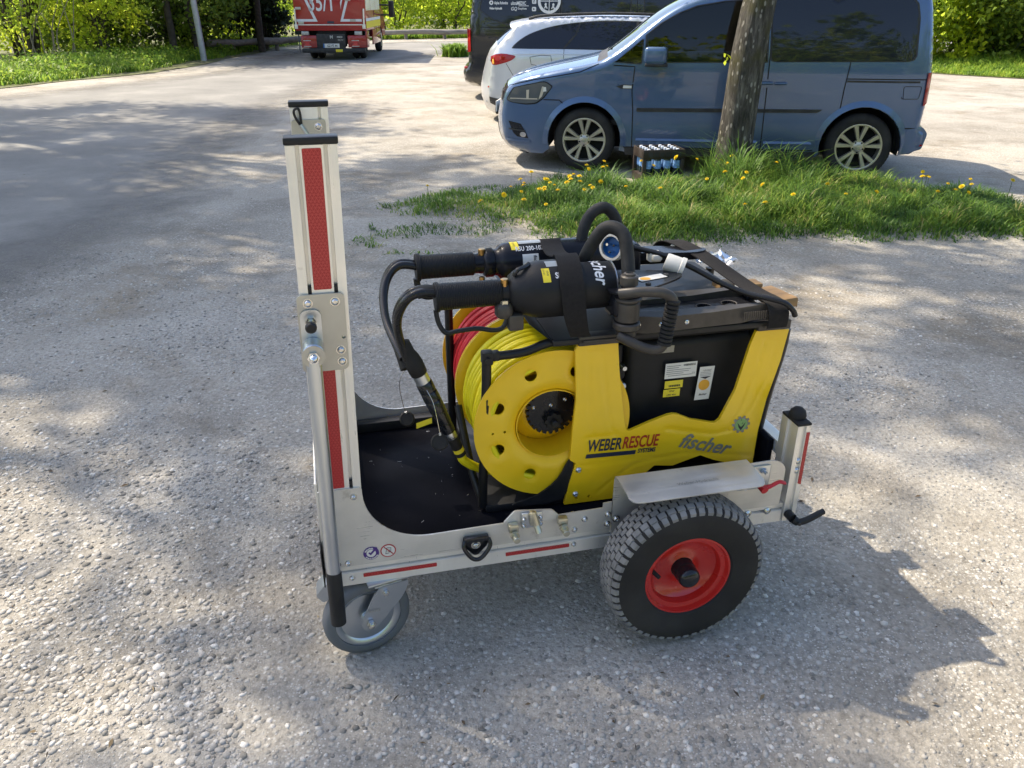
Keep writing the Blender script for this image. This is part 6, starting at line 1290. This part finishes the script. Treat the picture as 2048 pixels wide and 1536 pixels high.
def leaves(C, size, rg_, up=.35, aspect=.62):
    """one bent four-cornered leaf for each centre"""
    N = len(C); s = size * (.6 + .8 * rg_.random(N))
    a = rg_.normal(size=(N, 3)); a /= np.linalg.norm(a, axis=1)[:, None]
    nn = rg_.normal(size=(N, 3)); nn[:, 2] += up * 2; nn -= a * (nn * a).sum(1)[:, None]; nn /= np.linalg.norm(nn, axis=1)[:, None] + 1e-9
    c = np.cross(a, nn)
    V = np.stack([C - a * s[:, None] * .5, C + c * s[:, None] * aspect * .5 + nn * s[:, None] * .10 - a * s[:, None] * .05, C + a * s[:, None] * .5, C - c * s[:, None] * aspect * .5 + nn * s[:, None] * .10 - a * s[:, None] * .05], 1)
    return V.reshape(-1, 3), np.arange(N * 4).reshape(-1, 4)
def clumps(rg_, centre, rad, ncl, nper, crad, size, hollow=.55):
    d = rg_.normal(size=(ncl, 3)); d /= np.linalg.norm(d, axis=1)[:, None]; q = hollow + (1 - hollow) * rg_.random(ncl) ** .7
    K = np.array(centre) + d * q[:, None] * np.array(rad) * (.8 + .4 * rg_.random(ncl))[:, None]
    sz = crad * (.55 + .9 * rg_.random(ncl)); C = (K[:, None, :] + rg_.normal(size=(ncl, nper, 3)) * sz[:, None, None] * np.array([.55, .55, .42])).reshape(-1, 3)
    tone = np.repeat(np.clip(.5 + .22 * rg_.normal(size=ncl), 0, 1), nper)
    return K, C, tone
def tree(name, label, base, rt, hc, centre, rad, ncl, nper, crad, size, mat, seed, group=None, bark='bark_plain', stems=1, cat='tree', low=0.0, flare=1.25, wob=.03):
    rg_ = np.random.default_rng(seed); bz = gz(base[0], base[1]) if abs(base[0]) < 8 and base[1] < 12 else 0.0
    root = bpy.data.objects.new(name, None); COL.objects.link(root); root.location = (base[0], base[1], bz); root.empty_display_size = .2
    root['label'] = label; root['category'] = cat
    if group: root['group'] = group
    K, C, tone = clumps(rg_, centre, rad, ncl, nper, crad, size)
    if low is not None: kp = C[:, 2] > low; C = C[kp]; tone = tone[kp]
    gs = []
    for st_ in range(stems):
        off = np.array([0, 0, 0]) if stems == 1 else np.array([rg_.normal() * .3, rg_.normal() * .3, 0]); tip = np.array(centre) * [1, 1, .9] + off * 2.5
        pth = [tuple(off * (1 - t_) + (tip) * np.array([t_ ** 1.6, t_ ** 1.6, t_]) + np.array([rg_.normal() * wob, rg_.normal() * wob, 0]) * (0 < t_ < 1) - np.array([0, 0, .12]) * (t_ == 0)) for t_ in np.linspace(0, 1, 9)]
        pth = catmull(pth, 4); m_ = len(pth); rr = [rt * (flare if i < 1 else 1) * (1 - .78 * (i / m_) ** 1.2) * (1 + wob * rg_.normal()) for i in range(m_)]
        gs.append(tube(pth, rr, 16 if rt > .1 else 8))
        for k in rg_.choice(len(K), min(len(K), 16 if stems == 1 else 6), replace=False):
            t0 = .42 + .5 * rg_.random(); p0 = Vector(pth[int(t0 * (m_ - 1))]); p1 = Vector(K[k]); md = p0.lerp(p1, .5) + Vector((0, 0, .25 * (p1 - p0).length * rg_.random()))
            gs.append(tube(catmull([tuple(p0), tuple(md), tuple(p1)], 5), [rt * (1 - .78 * t0) * .6 * (1 - .085 * i) for i in range(11)], 6))
    t_o = mesh_obj('trunk', join(*gs), bark, 60); t_o.parent = root
    V, F = leaves(C, size, rg_)
    c_o = np_mesh('crown', V, F, mat, np.repeat(np.clip(tone + .16 * rg_.normal(size=len(C)), 0, 1), 4)); c_o.parent = root
    return root

# the lichen-spotted tree on the grass island
tr = tree('roadside_tree', 'lichen-spotted tree trunk rising from the grass in front of the blue van', (2.02, 7.55), .165, 5, (.45, -.3, 5.7), (3.3, 2.9, 1.4), 32, 400, .85, .11, 'leaf_mid', 11, bark='bark', low=2.8, wob=.012, flare=1.3)
sp_o = np_mesh('sprout', *leaves(np.array([(-.17, -.13, 1.08), (-.185, -.14, 1.05), (-.16, -.15, 1.10), (-.19, -.13, 1.11)]), .06, np.random.default_rng(3)), 'leaf_spring', np.full(16, .7)); sp_o.parent = tr
# trees left of the view whose crowns shade the ground
SHG = 'trees left of the parking area'
SH = [((-9.3, 6.5), (.0, 0, 11.0), (2.5, 3.2, 1.6), 32, 520, .60, 41), ((-10.2, 9.7), (.5, 0, 11.0), (2.6, 2.3, 1.4), 25, 480, .60, 42), ((-13.8, 15.4), (.6, .0, 11.0), (3.9, 3.6, 1.5), 62, 460, .62, 44), ((-12.6, 11.0), (.2, .0, 11.0), (2.8, 2.8, 1.5), 44, 480, .62, 45), ((-8.2, 8.7), (3.0, .0, 11.0), (2.0, 1.5, 1.0), 13, 420, .55, 46), ((-9.4, 11.9), (1.5, .0, 11.0), (2.0, 1.4, 1.1), 13, 420, .55, 47)]
for i, (bp_, ce, ra, ncl, nper, cr, sd_) in enumerate(SH): tree('shade_tree', ['tall dense tree nearest left of the view, shading the cart', 'tall tree left of the asphalt road, shading the middle ground', 'tall tree left of the road bend, dappling the asphalt', 'tall tree left of the near road, shading its grey asphalt', 'tall tree arching right, dappling the gravel beyond the cart', 'tall tree arching right, dappling the left end of the grass'][i], bp_, .17, 5, ce, ra, ncl, nper, cr, .13, 'leaf_mid', sd_, SHG, low=5.0)

# woods and shrubs round the clearing
WG = 'trees and shrubs on the left verge'
tree('dark_tree', 'dark leafy tree with a double trunk behind the grey lamp post', (-10.3, 27.5), .17, 4, (0, 0, 3.4), (2.3, 2.0, 2.9), 95, 150, .7, .17, 'leaf_mid', 51, WG, stems=2, low=.35)
tree('dark_tree', 'dark tree in shade between the lamp post and leafy shrubs', (-11.8, 30.0), .15, 4, (0, 0, 2.8), (2.4, 2.0, 2.8), 95, 150, .8, .19, 'leaf_dark', 52, WG, low=.2)
tree('ivy_tree', 'dark ivy-clad tree column beside the left flank of the fire truck', (-8.75, 30.5), .22, 4, (0, 0, 3.2), (.95, .95, 3.0), 120, 170, .42, .15, 'leaf_dark', 53, WG, low=.15)
tree('leafy_shrub', 'yellow-green shrub between the lamp post and the ivy-clad tree', (-10.0, 33.0), .05, 2, (0, 0, 1.7), (1.6, 1.4, 1.6), 60, 130, .5, .14, 'leaf_spring', 54, WG, stems=4, cat='shrub', low=.1)
tree('leafy_shrub', 'sunlit yellow-green shrub left of the dark double trunk', (-11.3, 24.0), .05, 2, (0, 0, 1.5), (1.15, 1.0, 1.5), 42, 90, .42, .11, 'leaf_spring', 55, WG, stems=4, cat='shrub', low=.12)
tree('leafy_shrub', 'loose shrub with many thin dark stems at the left edge', (-13.6, 24.3), .07, 3, (0, 0, 2.2), (1.9, 1.5, 1.9), 38, 90, .6, .13, 'leaf_spring', 56, WG, stems=6, cat='shrub', low=.3)
tree('leafy_shrub', 'pale green shrub behind the loose many-stemmed one', (-15.0, 27.5), .06, 3, (0, 0, 2.0), (2.4, 1.6, 2.0), 70, 120, .6, .15, 'leaf_spring', 57, WG, stems=4, cat='shrub', low=.1)
tree('leafy_shrub', 'low green shrub in front of the dark shaded tree', (-12.7, 26.6), .05, 3, (0, 0, 1.3), (1.3, 1.1, 1.3), 50, 110, .5, .14, 'leaf_mid', 58, WG, stems=3, cat='shrub', low=.1)
for i, (x, y, r_, dx, lb) in enumerate(((-14.0, 23.2, .085, -.9, 'thin dark trunk leaning left at the far left edge'), (-13.2, 23.8, .07, -1.1, 'second thin dark trunk leaning left beside the edge one'), (-12.2, 25.4, .08, .6, 'thin trunk leaning right behind the bare twigs'), (-10.0, 25.6, .11, .1, 'upright trunk just left of the lamp post'), (-9.55, 26.2, .10, -.1, 'upright trunk half hidden by the lamp post'), (-8.3, 28.8, .12, .1, 'ivy-dark upright trunk left of the log rail end'))):
    tree('slender_tree', lb, (x, y), r_, 4, (dx, 0, 5.6), (1.5, 1.5, 1.8), 14, 120, .7, .16, 'leaf_spring' if i < 3 else 'leaf_mid', 140 + i, WG, low=1.25)
HG = 'bright shrubs behind the far road'
for i, (x, y, lb) in enumerate(((-12.2, 41, 'bright spring shrub farthest left behind the far log rail'), (-9.0, 43, 'bright spring shrub just left of the fire truck roof'), (-5.9, 44, 'bright spring shrub hidden mostly by the fire truck'), (-3.2, 43.5, 'bright spring shrub just right of the truck mirror'), (-.6, 45, 'bright spring shrub above the middle of the far log rail'), (2.0, 44, 'bright spring shrub behind the black van tail'), (5.2, 46, 'bright spring shrub hidden mostly by the black van'))): tree('spring_shrub', lb, (x, y), .06, 3, (0, 0, 2.0), (2.0, 1.5, 2.1), 55, 95, .62, .16, 'leaf_spring', 70 + i, HG, stems=4, cat='shrub', low=.05)
RG = 'shrubs right of the blue van'
for i, (x, y, mt, lb) in enumerate(((11.0, 22.6, 'leaf_spring', 'yellow-green shrub next to the rear of the blue van'), (12.9, 22.0, 'leaf_mid', 'green shrub with dark gaps near the right edge'), (14.8, 21.4, 'leaf_spring', 'yellow-green shrub cut off by the right edge'), (10.2, 24.8, 'leaf_mid', 'taller green shrub half hidden behind the blue van'), (13.5, 24.5, 'leaf_mid', 'taller green shrub standing behind the right-hand shrubs'))): tree('verge_shrub', lb, (x, y), .05, 2, (0, 0, 1.75), (1.5, 1.25, 1.75), 80, 130, .45, .14, mt, 80 + i, RG, stems=4, cat='shrub', low=.22)
# wood closing the clearing all round, one mass
rg_ = np.random.default_rng(90); Cs, Ts = [], []
for k in range(150):
    a = rg_.random() * 2 * math.pi
    if -20 < math.degrees(a) % 360 - 360 < -160: pass
    rr = 52 + 30 * rg_.random() if math.sin(a) > .2 else 36 + 16 * rg_.random()
    cx0, cy0 = rr * math.cos(a), rr * math.sin(a) + (6 if math.sin(a) > .2 else 0)
    if math.sin(a) <= .2 and abs(cx0) < 15 and cy0 > -16: cy0 = -30 - 8 * rg_.random()
    if -12 < cy0 < 20 and abs(cx0) < 22: continue
    hgt = (5 + 4 * rg_.random()) * (1.85 if cy0 < -10 else 1) ; K, C, tn = clumps(rg_, (cx0, cy0, hgt * .5), (3.4, 3.4, hgt * .55), 30, 26, 1.3, .6, .4); Cs.append(C); Ts.append(tn)
C = np.concatenate(Cs); tn = np.concatenate(Ts); kp = C[:, 2] > .1; C = C[kp]; tn = tn[kp]
V, F = leaves(C, .75, rg_); o = np_mesh('woodland', V, F, 'leaf_spring', np.repeat(np.clip(tn + .15 * rg_.normal(size=len(C)), 0, 1), 4)); o['kind'] = 'stuff'; o['label'] = 'far spring woodland closing the clearing'; o['category'] = 'woodland'

# ------------------------------------------------------------------ grass
def blades(x, y, z, h, wd, rg_, bend=.5):
    N = len(x); a = rg_.random(N) * 6.283; dx, dy = np.cos(a), np.sin(a); ln = bend * (.3 + rg_.random(N)) * h
    px, py = -dy * wd * .5, dx * wd * .5; P0 = np.stack([x, y, z - .01], -1); D = np.stack([dx, dy, np.zeros(N)], -1); Wd = np.stack([px, py, np.zeros(N)], -1); Zv = np.array([0, 0, 1.0])
    pts = [P0 - Wd, P0 + Wd]
    for t_, ww in ((.4, .9), (.75, .6)):
        c = P0 + D * (ln * t_ ** 2)[:, None] + Zv * (h * t_ * (1 - .22 * t_ * bend))[:, None]; pts += [c - Wd * ww, c + Wd * ww]
    pts.append(P0 + D * ln[:, None] * 1.1 + Zv * (h * (1 - .32 * bend))[:, None])
    V = np.stack(pts, 1).reshape(-1, 3); b_ = (np.arange(N) * 7)[:, None]
    F = np.concatenate([b_ + np.array([[0, 1, 3]]), b_ + np.array([[0, 3, 2]]), b_ + np.array([[2, 3, 5]]), b_ + np.array([[2, 5, 4]]), b_ + np.array([[4, 5, 6]])], 0)
    return V, F
def grass(name, x, y, z, h, wd, mat, seed, label, bend=.5):
    rg_ = np.random.default_rng(seed); V, F = blades(x, y, z, h, wd, rg_, bend); t_ = np.clip(vnoise(x, y, .22, seed) * .9 + rg_.normal(size=len(x)) * .22 + .0, 0, 1)
    o = np_mesh(name, V, F, mat, np.repeat(t_, 7)); o['kind'] = 'stuff'; o['label'] = label; o['category'] = 'grass'; return o
rg_ = np.random.default_rng(100); N = 150000
x = -1.7 + 6.9 * rg_.random(N); y = 5.2 + 3.0 * rg_.random(N); isl = island(x, y)
kp = rg_.random(N) < np.clip(isl * 2.3 * (.45 + 1.0 * vnoise(x, y, .3, 30)), 0, .9); x, y, isl = x[kp], y[kp], isl[kp]
# not inside the trunk, the crate or the van
kp = ((x - 2.02) ** 2 + (y - 7.55) ** 2 > .19 ** 2) & (y < 7.72 + np.clip(-.168 * (x - 1.2), -.6, .6) + .25) & ~((np.abs(x - 1.37) < .30) & (y > 7.42)); x, y, isl = x[kp], y[kp], isl[kp]
tall = np.exp(-(((x - 1.75) / .85) ** 2 + ((y - 7.1) / .6) ** 2)); tall = tall * np.where((np.abs(x - 1.33) < .45) & (y > 6.6), .22, 1); h = (.035 + .085 * np.where((np.abs(x - 1.37) < .42) & (y > 7.0), .35, 1) * np.clip(isl * 1.6, 0, 1) + .26 * tall) * (.4 + 1.0 * rg_.random(len(x)) ** 1.3) * (.35 + 1.25 * vnoise(x, y, .22, 31))
print('island blades', len(x)); grass('grass', x, y, gh(x, y), h, .0055 + .006 * rg_.random(len(x)), 'grass_blade', 101, 'long meadow grass on the island round the tree', .8)
# sparse tufts creeping out over the gravel left of the island
N = 9000; x = -1.9 + 2.6 * rg_.random(N); y = 5.3 + 1.9 * rg_.random(N); kp = (vnoise(x, y, .35, 33) * .6 + vnoise(x, y, .12, 34) * .4 > .52 + .16 * np.abs(x + .3)) & (x > -1.15) & (island(x, y) < .5); x, y = x[kp], y[kp]
grass('grass', x, y, gh(x, y), .018 + .045 * rg_.random(len(x)), .005 + .006 * rg_.random(len(x)), 'grass_blade', 102, 'thin low grass creeping onto the gravel left of the island', 1.0)
def inpoly(x, y, poly): 
    P_ = np.array(poly); c = np.zeros(len(x), bool); j = len(P_) - 1
    for i in range(len(P_)):
        cond = ((P_[i, 1] > y) != (P_[j, 1] > y)) & (x < (P_[j, 0] - P_[i, 0]) * (y - P_[i, 1]) / (P_[j, 1] - P_[i, 1] + 1e-12) + P_[i, 0]); c ^= cond; j = i
    return c
def edge_d(x, y, pts):
    d = np.full(len(x), 9.)
    for (ax_, ay), (bx_, by) in zip(pts, pts[1:]):
        vx, vy = bx_ - ax_, by - ay; t_ = np.clip(((x - ax_) * vx + (y - ay) * vy) / (vx * vx + vy * vy), 0, 1); d = np.minimum(d, np.hypot(x - ax_ - t_ * vx, y - ay - t_ * vy))
    return d
N = 90000; y = 14 + 20 * rg_.random(N) ** 1.2; x = -8 - 13 * rg_.random(N); kp = inpoly(x, y, VERGE_L); x, y = x[kp], y[kp]; d = edge_d(x, y, VERGE_L[:8]); kp = (rg_.random(len(x)) < np.exp(-((d - .9) / 2.0) ** 2)) & (d > .15 + .5 * vnoise(x, y, .6, 41)); x, y, d = x[kp], y[kp], d[kp]
gzv = np.full(len(x), .012)
grass('grass', x, y, gzv, (.10 + .30 * np.clip(d / 1.8, 0, 1)) * (.5 + .8 * rg_.random(len(x))), .016 + .02 * rg_.random(len(x)), 'grass_bright', 103, 'bright spring grass on the left verge below the shrubs', .8)
C = np.stack([x, y, gzv + .05 + (.10 + .26 * np.clip(d / 1.5, 0, 1)) * rg_.random(len(x))], -1); kp = (vnoise(x, y, .8, 44) > .42) & (d > .5); V, F = leaves(C[kp], .085, rg_, .8); o = np_mesh('ground_cover', V, F, 'grass_bright', np.repeat(rg_.random(kp.sum()), 4)); o['kind'] = 'stuff'; o['label'] = 'broad-leaved weeds among the grass of the left verge'; o['category'] = 'weeds'
N = 60000; x = 8.6 + 8 * rg_.random(N); y = 17 + 8 * rg_.random(N); kp = inpoly(x, y, VERGE_R); x, y = x[kp], y[kp]; d = edge_d(x, y, VERGE_R[:5]); kp = rg_.random(len(x)) < np.exp(-((d - .6) / 2.2) ** 2); x, y, d = x[kp], y[kp], d[kp]
grass('grass', x, y, np.full(len(x), .03), (.08 + .32 * np.clip(d / 2.2, 0, 1)) * (.5 + .8 * rg_.random(len(x))), .014 + .018 * rg_.random(len(x)), 'grass_bright', 104, 'bright grass on the right verge below the shrubs', .7)
N = 26000; x = -8 + 14 * rg_.random(N); y = 36.2 + 6 * rg_.random(N); kp = inpoly(x, y, VERGE_L); x, y = x[kp], y[kp]
grass('grass', x, y, np.full(len(x), .03), (.16 + .3 * rg_.random(len(x))), .035 + .03 * rg_.random(len(x)), 'grass_bright', 105, 'bright grass beyond the far road bend', .7)
rgt = np.random.default_rng(106); x = -1.75 + .16 * rgt.normal(size=700); y = 26.6 + .16 * rgt.normal(size=700)
grass('grass', x, y, np.full(700, .01), .25 + .3 * rgt.random(700), .03 + .02 * rgt.random(700), 'grass_bright', 106, 'small bright tuft beside the tail of the black van', .8)

# dandelions
def dandelion_proto():
    V, F = [], []; rgd = np.random.default_rng(4)
    for ring, (n_, r0, zt) in enumerate(((16, .021, .004), (14, .016, .009), (10, .010, .013))):
        for k in range(n_):
            a = 2 * math.pi * (k + .5 * ring) / n_; w_ = .0035; i = len(V); c, s_ = math.cos(a), math.sin(a)
            V += [(.002 * c, .002 * s_, .004), (r0 * .6 * c - w_ * s_, r0 * .6 * s_ + w_ * c, zt), (r0 * c, r0 * s_, zt + .001), (r0 * .6 * c + w_ * s_, r0 * .6 * s_ - w_ * c, zt)]; F.append((i, i + 1, i + 2, i + 3))
    return np.array(V), np.array(F)
DV, DF = dandelion_proto(); dh = np_mesh('flower_head', DV, DF, 'petal', np.random.default_rng(1).random(len(DV))); dh_me = dh.data; bpy.data.objects.remove(dh)
me_st = bpy.data.meshes.new('stem'); g_ = tube([(0, 0, -.02), (.004, 0, .5), (0, 0, 1.0)], [.0022, .002, .0018], 6); g_ = ([(a, b_, c) for a, b_, c in g_[0]], g_[1]); me_st.from_pydata(g_[0], [], g_[1]); me_st.materials.append(MATS['grass_bright'])
rgd = np.random.default_rng(12); k = 0
SPOTS = [(.30, 6.55, .30, .30, 30), (1.45, 7.15, .45, .25, 9), (1.2, 6.3, .8, .35, 10), (3.6, 6.35, .45, .25, 14), (2.3, 6.3, .4, .3, 3), (.9, 7.2, .3, .2, 4)]
WH = ['yellow dandelion at the left end of the grass island', 'yellow dandelion beside the bottle crate', 'yellow dandelion in the middle of the island grass', 'yellow dandelion at the sunny right end of the island', 'yellow dandelion below the tree trunk', 'yellow dandelion between the crate and the van wheel']
for si, (cx0, cy0, sx, sy, cnt) in enumerate(SPOTS):
    for j in range(cnt):
        x0, y0 = cx0 + sx * rgd.normal() * .8, cy0 + sy * rgd.normal() * .8; hh = .12 + .10 * rgd.random() + .14 * math.exp(-(((x0 - 2.3) / 1.25) ** 2 + ((y0 - 7.0) / .75) ** 2))
        if island([x0], [y0])[0] < .03: continue
        r_o = bpy.data.objects.new('dandelion', None); COL.objects.link(r_o); r_o.location = (x0, y0, gz(x0, y0)); r_o.rotation_euler = ((rgd.random() - .5) * .4 + .1, (rgd.random() - .5) * .4, rgd.random() * 6.28)
        r_o['label'] = WH[si]; r_o['category'] = 'flower'; r_o['group'] = 'dandelions on the grass island'; r_o.empty_display_size = .02
        for nm, me in (('flower_head', dh_me), ('stem', me_st)):
            o = bpy.data.objects.new(nm, me); COL.objects.link(o); o.parent = r_o
            if nm == 'stem': o.scale = (1, 1, hh)
            else: o.location = (0, 0, hh - .004); o.rotation_euler = ((rgd.random() - .5) * .8 + .3, (rgd.random() - .5) * .8, 0); sc_ = .8 + .5 * rgd.random(); o.scale = (sc_, sc_, sc_)

# ------------------------------------------------------------------ bottle crate beside the van
KF = Matrix.Translation((1.37, 7.66, gz(1.37, 7.60) - .004)) @ Matrix.Rotation(R(10), 4, 'Z')
ck = Thing('bottle_crate', 'dark brown plastic bottle crate standing in the grass by the van front wheel', 'crate', KF, (0, 0, 0))
M('crate_brown', (.028, .018, .012), .5, 0, .25, 30, .1, 300, dust=.08); M('bottle_glass', (.05, .075, .085), .08, 0, .1, 20, trans=.3); M('label_blue', (.22, .40, .72), .5, 0, .35, 40); M('cap_white', (.74, .78, .86), .4, 0, .05, 40)
a, b_, hh = .20, .15, .315
for sx in (-1, 1):
    for sy in (-1, 1): ck.add('corner_post', bx(min(sx * a, sx * (a - .035)), max(sx * a, sx * (a - .035)), min(sy * b_, sy * (b_ - .03)), max(sy * b_, sy * (b_ - .03)), 0, hh - .085, .004), 'crate_brown')
ck.add('rim', join(bx(-a, a, -b_, -b_ + .014, hh - .084, hh, .004), bx(-a, a, b_ - .014, b_, hh - .084, hh, .004), bx(-a, -a + .014, -b_ + .0145, b_ - .0145, hh - .084, hh - .001, .004), bx(a - .014, a, -b_ + .0145, b_ - .0145, hh - .084, hh - .001, .004)), 'crate_brown')
ck.add('base', bx(-a + .001, a - .001, -b_ + .001, b_ - .001, -.0, .09, .004), 'crate_brown')
ck.add('rim_lettering', join(*[bx(-.15 + i * .055, -.11 + i * .055, -b_ - .0015, -b_ + .001, hh - .062, hh - .022) for i in range(6)]), 'trim_black')
bt_me = {}
for nm, g_, mt in (('glass_body', lathe([(.0, .0), (.031, 0), (.033, .006), (.033, .13), (.030, .155), (.018, .185), (.0135, .20), (.0135, .222)], 18, 'Z'), 'bottle_glass'), ('paper_label', lathe([(.0334, .055), (.0336, .055), (.0336, .125), (.0334, .125)], 18, 'Z', (0, 0, 0), True), 'label_blue'), ('cap', lathe([(.0150, .205), (.0155, .207), (.0155, .226), (.0140, .2285), (0, .2285)], 16, 'Z'), 'cap_white')):
    o = mesh_obj(nm, g_, mt); bt_me[nm] = o.data; bpy.data.objects.remove(o)
for i in range(4):
    for j in range(4):
        r_o = bpy.data.objects.new('bottle', None); COL.objects.link(r_o); r_o.matrix_world = KF @ Matrix.Translation((-.138 + i * .092, -.109 + j * .0727, .0905)); r_o.empty_display_size = .03
        r_o['label'] = 'white-capped bottle, number %s from the left in the %s row of the crate' % (['first', 'second', 'third', 'fourth', 'fifth'][i], ['front', 'second', 'third', 'rear'][j]); r_o['label'] = r_o['label'].replace('number ', ''); r_o['category'] = 'bottle'; r_o['group'] = 'bottles in the crate'
        for nm in bt_me: o = bpy.data.objects.new(nm, bt_me[nm]); COL.objects.link(o); o.parent = r_o

# ------------------------------------------------------------------ posts and rails
M('galvanised', (.40, .41, .42), .5, .5, .15, 8, .2, 60); M('weathered_log', (.24, .22, .19), .9, 0, .3, 9, .6, 60, stretch=(.2, 1, 1)); M('box_green', (.03, .06, .035), .6, 0, .2, 20)
lp_ = Thing('lamp_post', 'leaning grey metal lamp post at the edge of the left verge', 'post', Matrix.Translation((-8.72, 24.4, .03)), (0, 0, 0))
lp_.add('shaft', tube([(0, 0, -.1), (-.03, .0, 1.0), (-.10, 0, 3.0), (-.22, 0, 6.2)], [.085, .082, .07, .05], 16), 'galvanised'); lp_.add('lantern', xf(bx(-.1, .6, -.12, .12, -.05, .07, .03), Matrix.Translation((-.2, 0, 6.2))), 'galvanised')
def log_rail(p0, p1, label, n_posts):
    t_ = Thing('log_rail', label, 'guard rail', Matrix.Translation((p0[0], p0[1], 0)), (0, 0, 0)); d = Vector(p1) - Vector(p0)
    t_.add('log', tube([tuple(d * (k / 10) + Vector((0, 0, p0[2] + .02 * math.sin(k * 2.1)))) for k in range(11)], [.105 + .01 * math.sin(k * 1.7) for k in range(11)], 12), 'weathered_log')
    for k in range(n_posts): q = d * ((k + .5) / n_posts); t_.add('post', tube([(q.x, q.y + .10, -.05), (q.x, q.y + .10, p0[2] + .1)], .075, 10), 'weathered_log')
log_rail((-9.6, 27.4, .32), (-6.5, 31.8, .32), 'weathered log guard rail left of the fire truck', 3); log_rail((-7.2, 37.8, .30), (1.2, 39.6, .30), 'weathered log guard rail beyond the far road bend', 5)
gb = Thing('cable_box', 'small dark green box on a thin post left of the fire truck', 'box', Matrix.Translation((-6.95, 28.4, 0)), (0, 0, 0)); gb.add('post', tube([(0, 0, 0), (0, 0, .75)], .02, 8), 'galvanised'); gb.add('box', bx(-.10, .10, -.06, .06, .55, .95, .01), 'box_green')
tg = []
for k in range(9): xx = -12.9 + .22 * k; tg.append(tube(catmull([(0, 0, 0), (.15 * math.sin(k * 2), .1, .7), (.45 * math.sin(k * 1.3) + .2, .2, 1.5 + .4 * math.cos(k))], 4), [.022 - .0018 * i for i in range(9)], 6))
sh_ = Thing('bare_shrub', 'bare pale twigs rising between the left verge shrubs', 'shrub', Matrix.Translation((-12.2, 22.9, .12)), (0, 0, 0)); 
for k, g_ in enumerate(tg): sh_.add('twig', mv(g_, -.7 + .17 * k, .05 * math.sin(k * 3), 0), 'twig')

bpy.data.objects.remove(_fo)
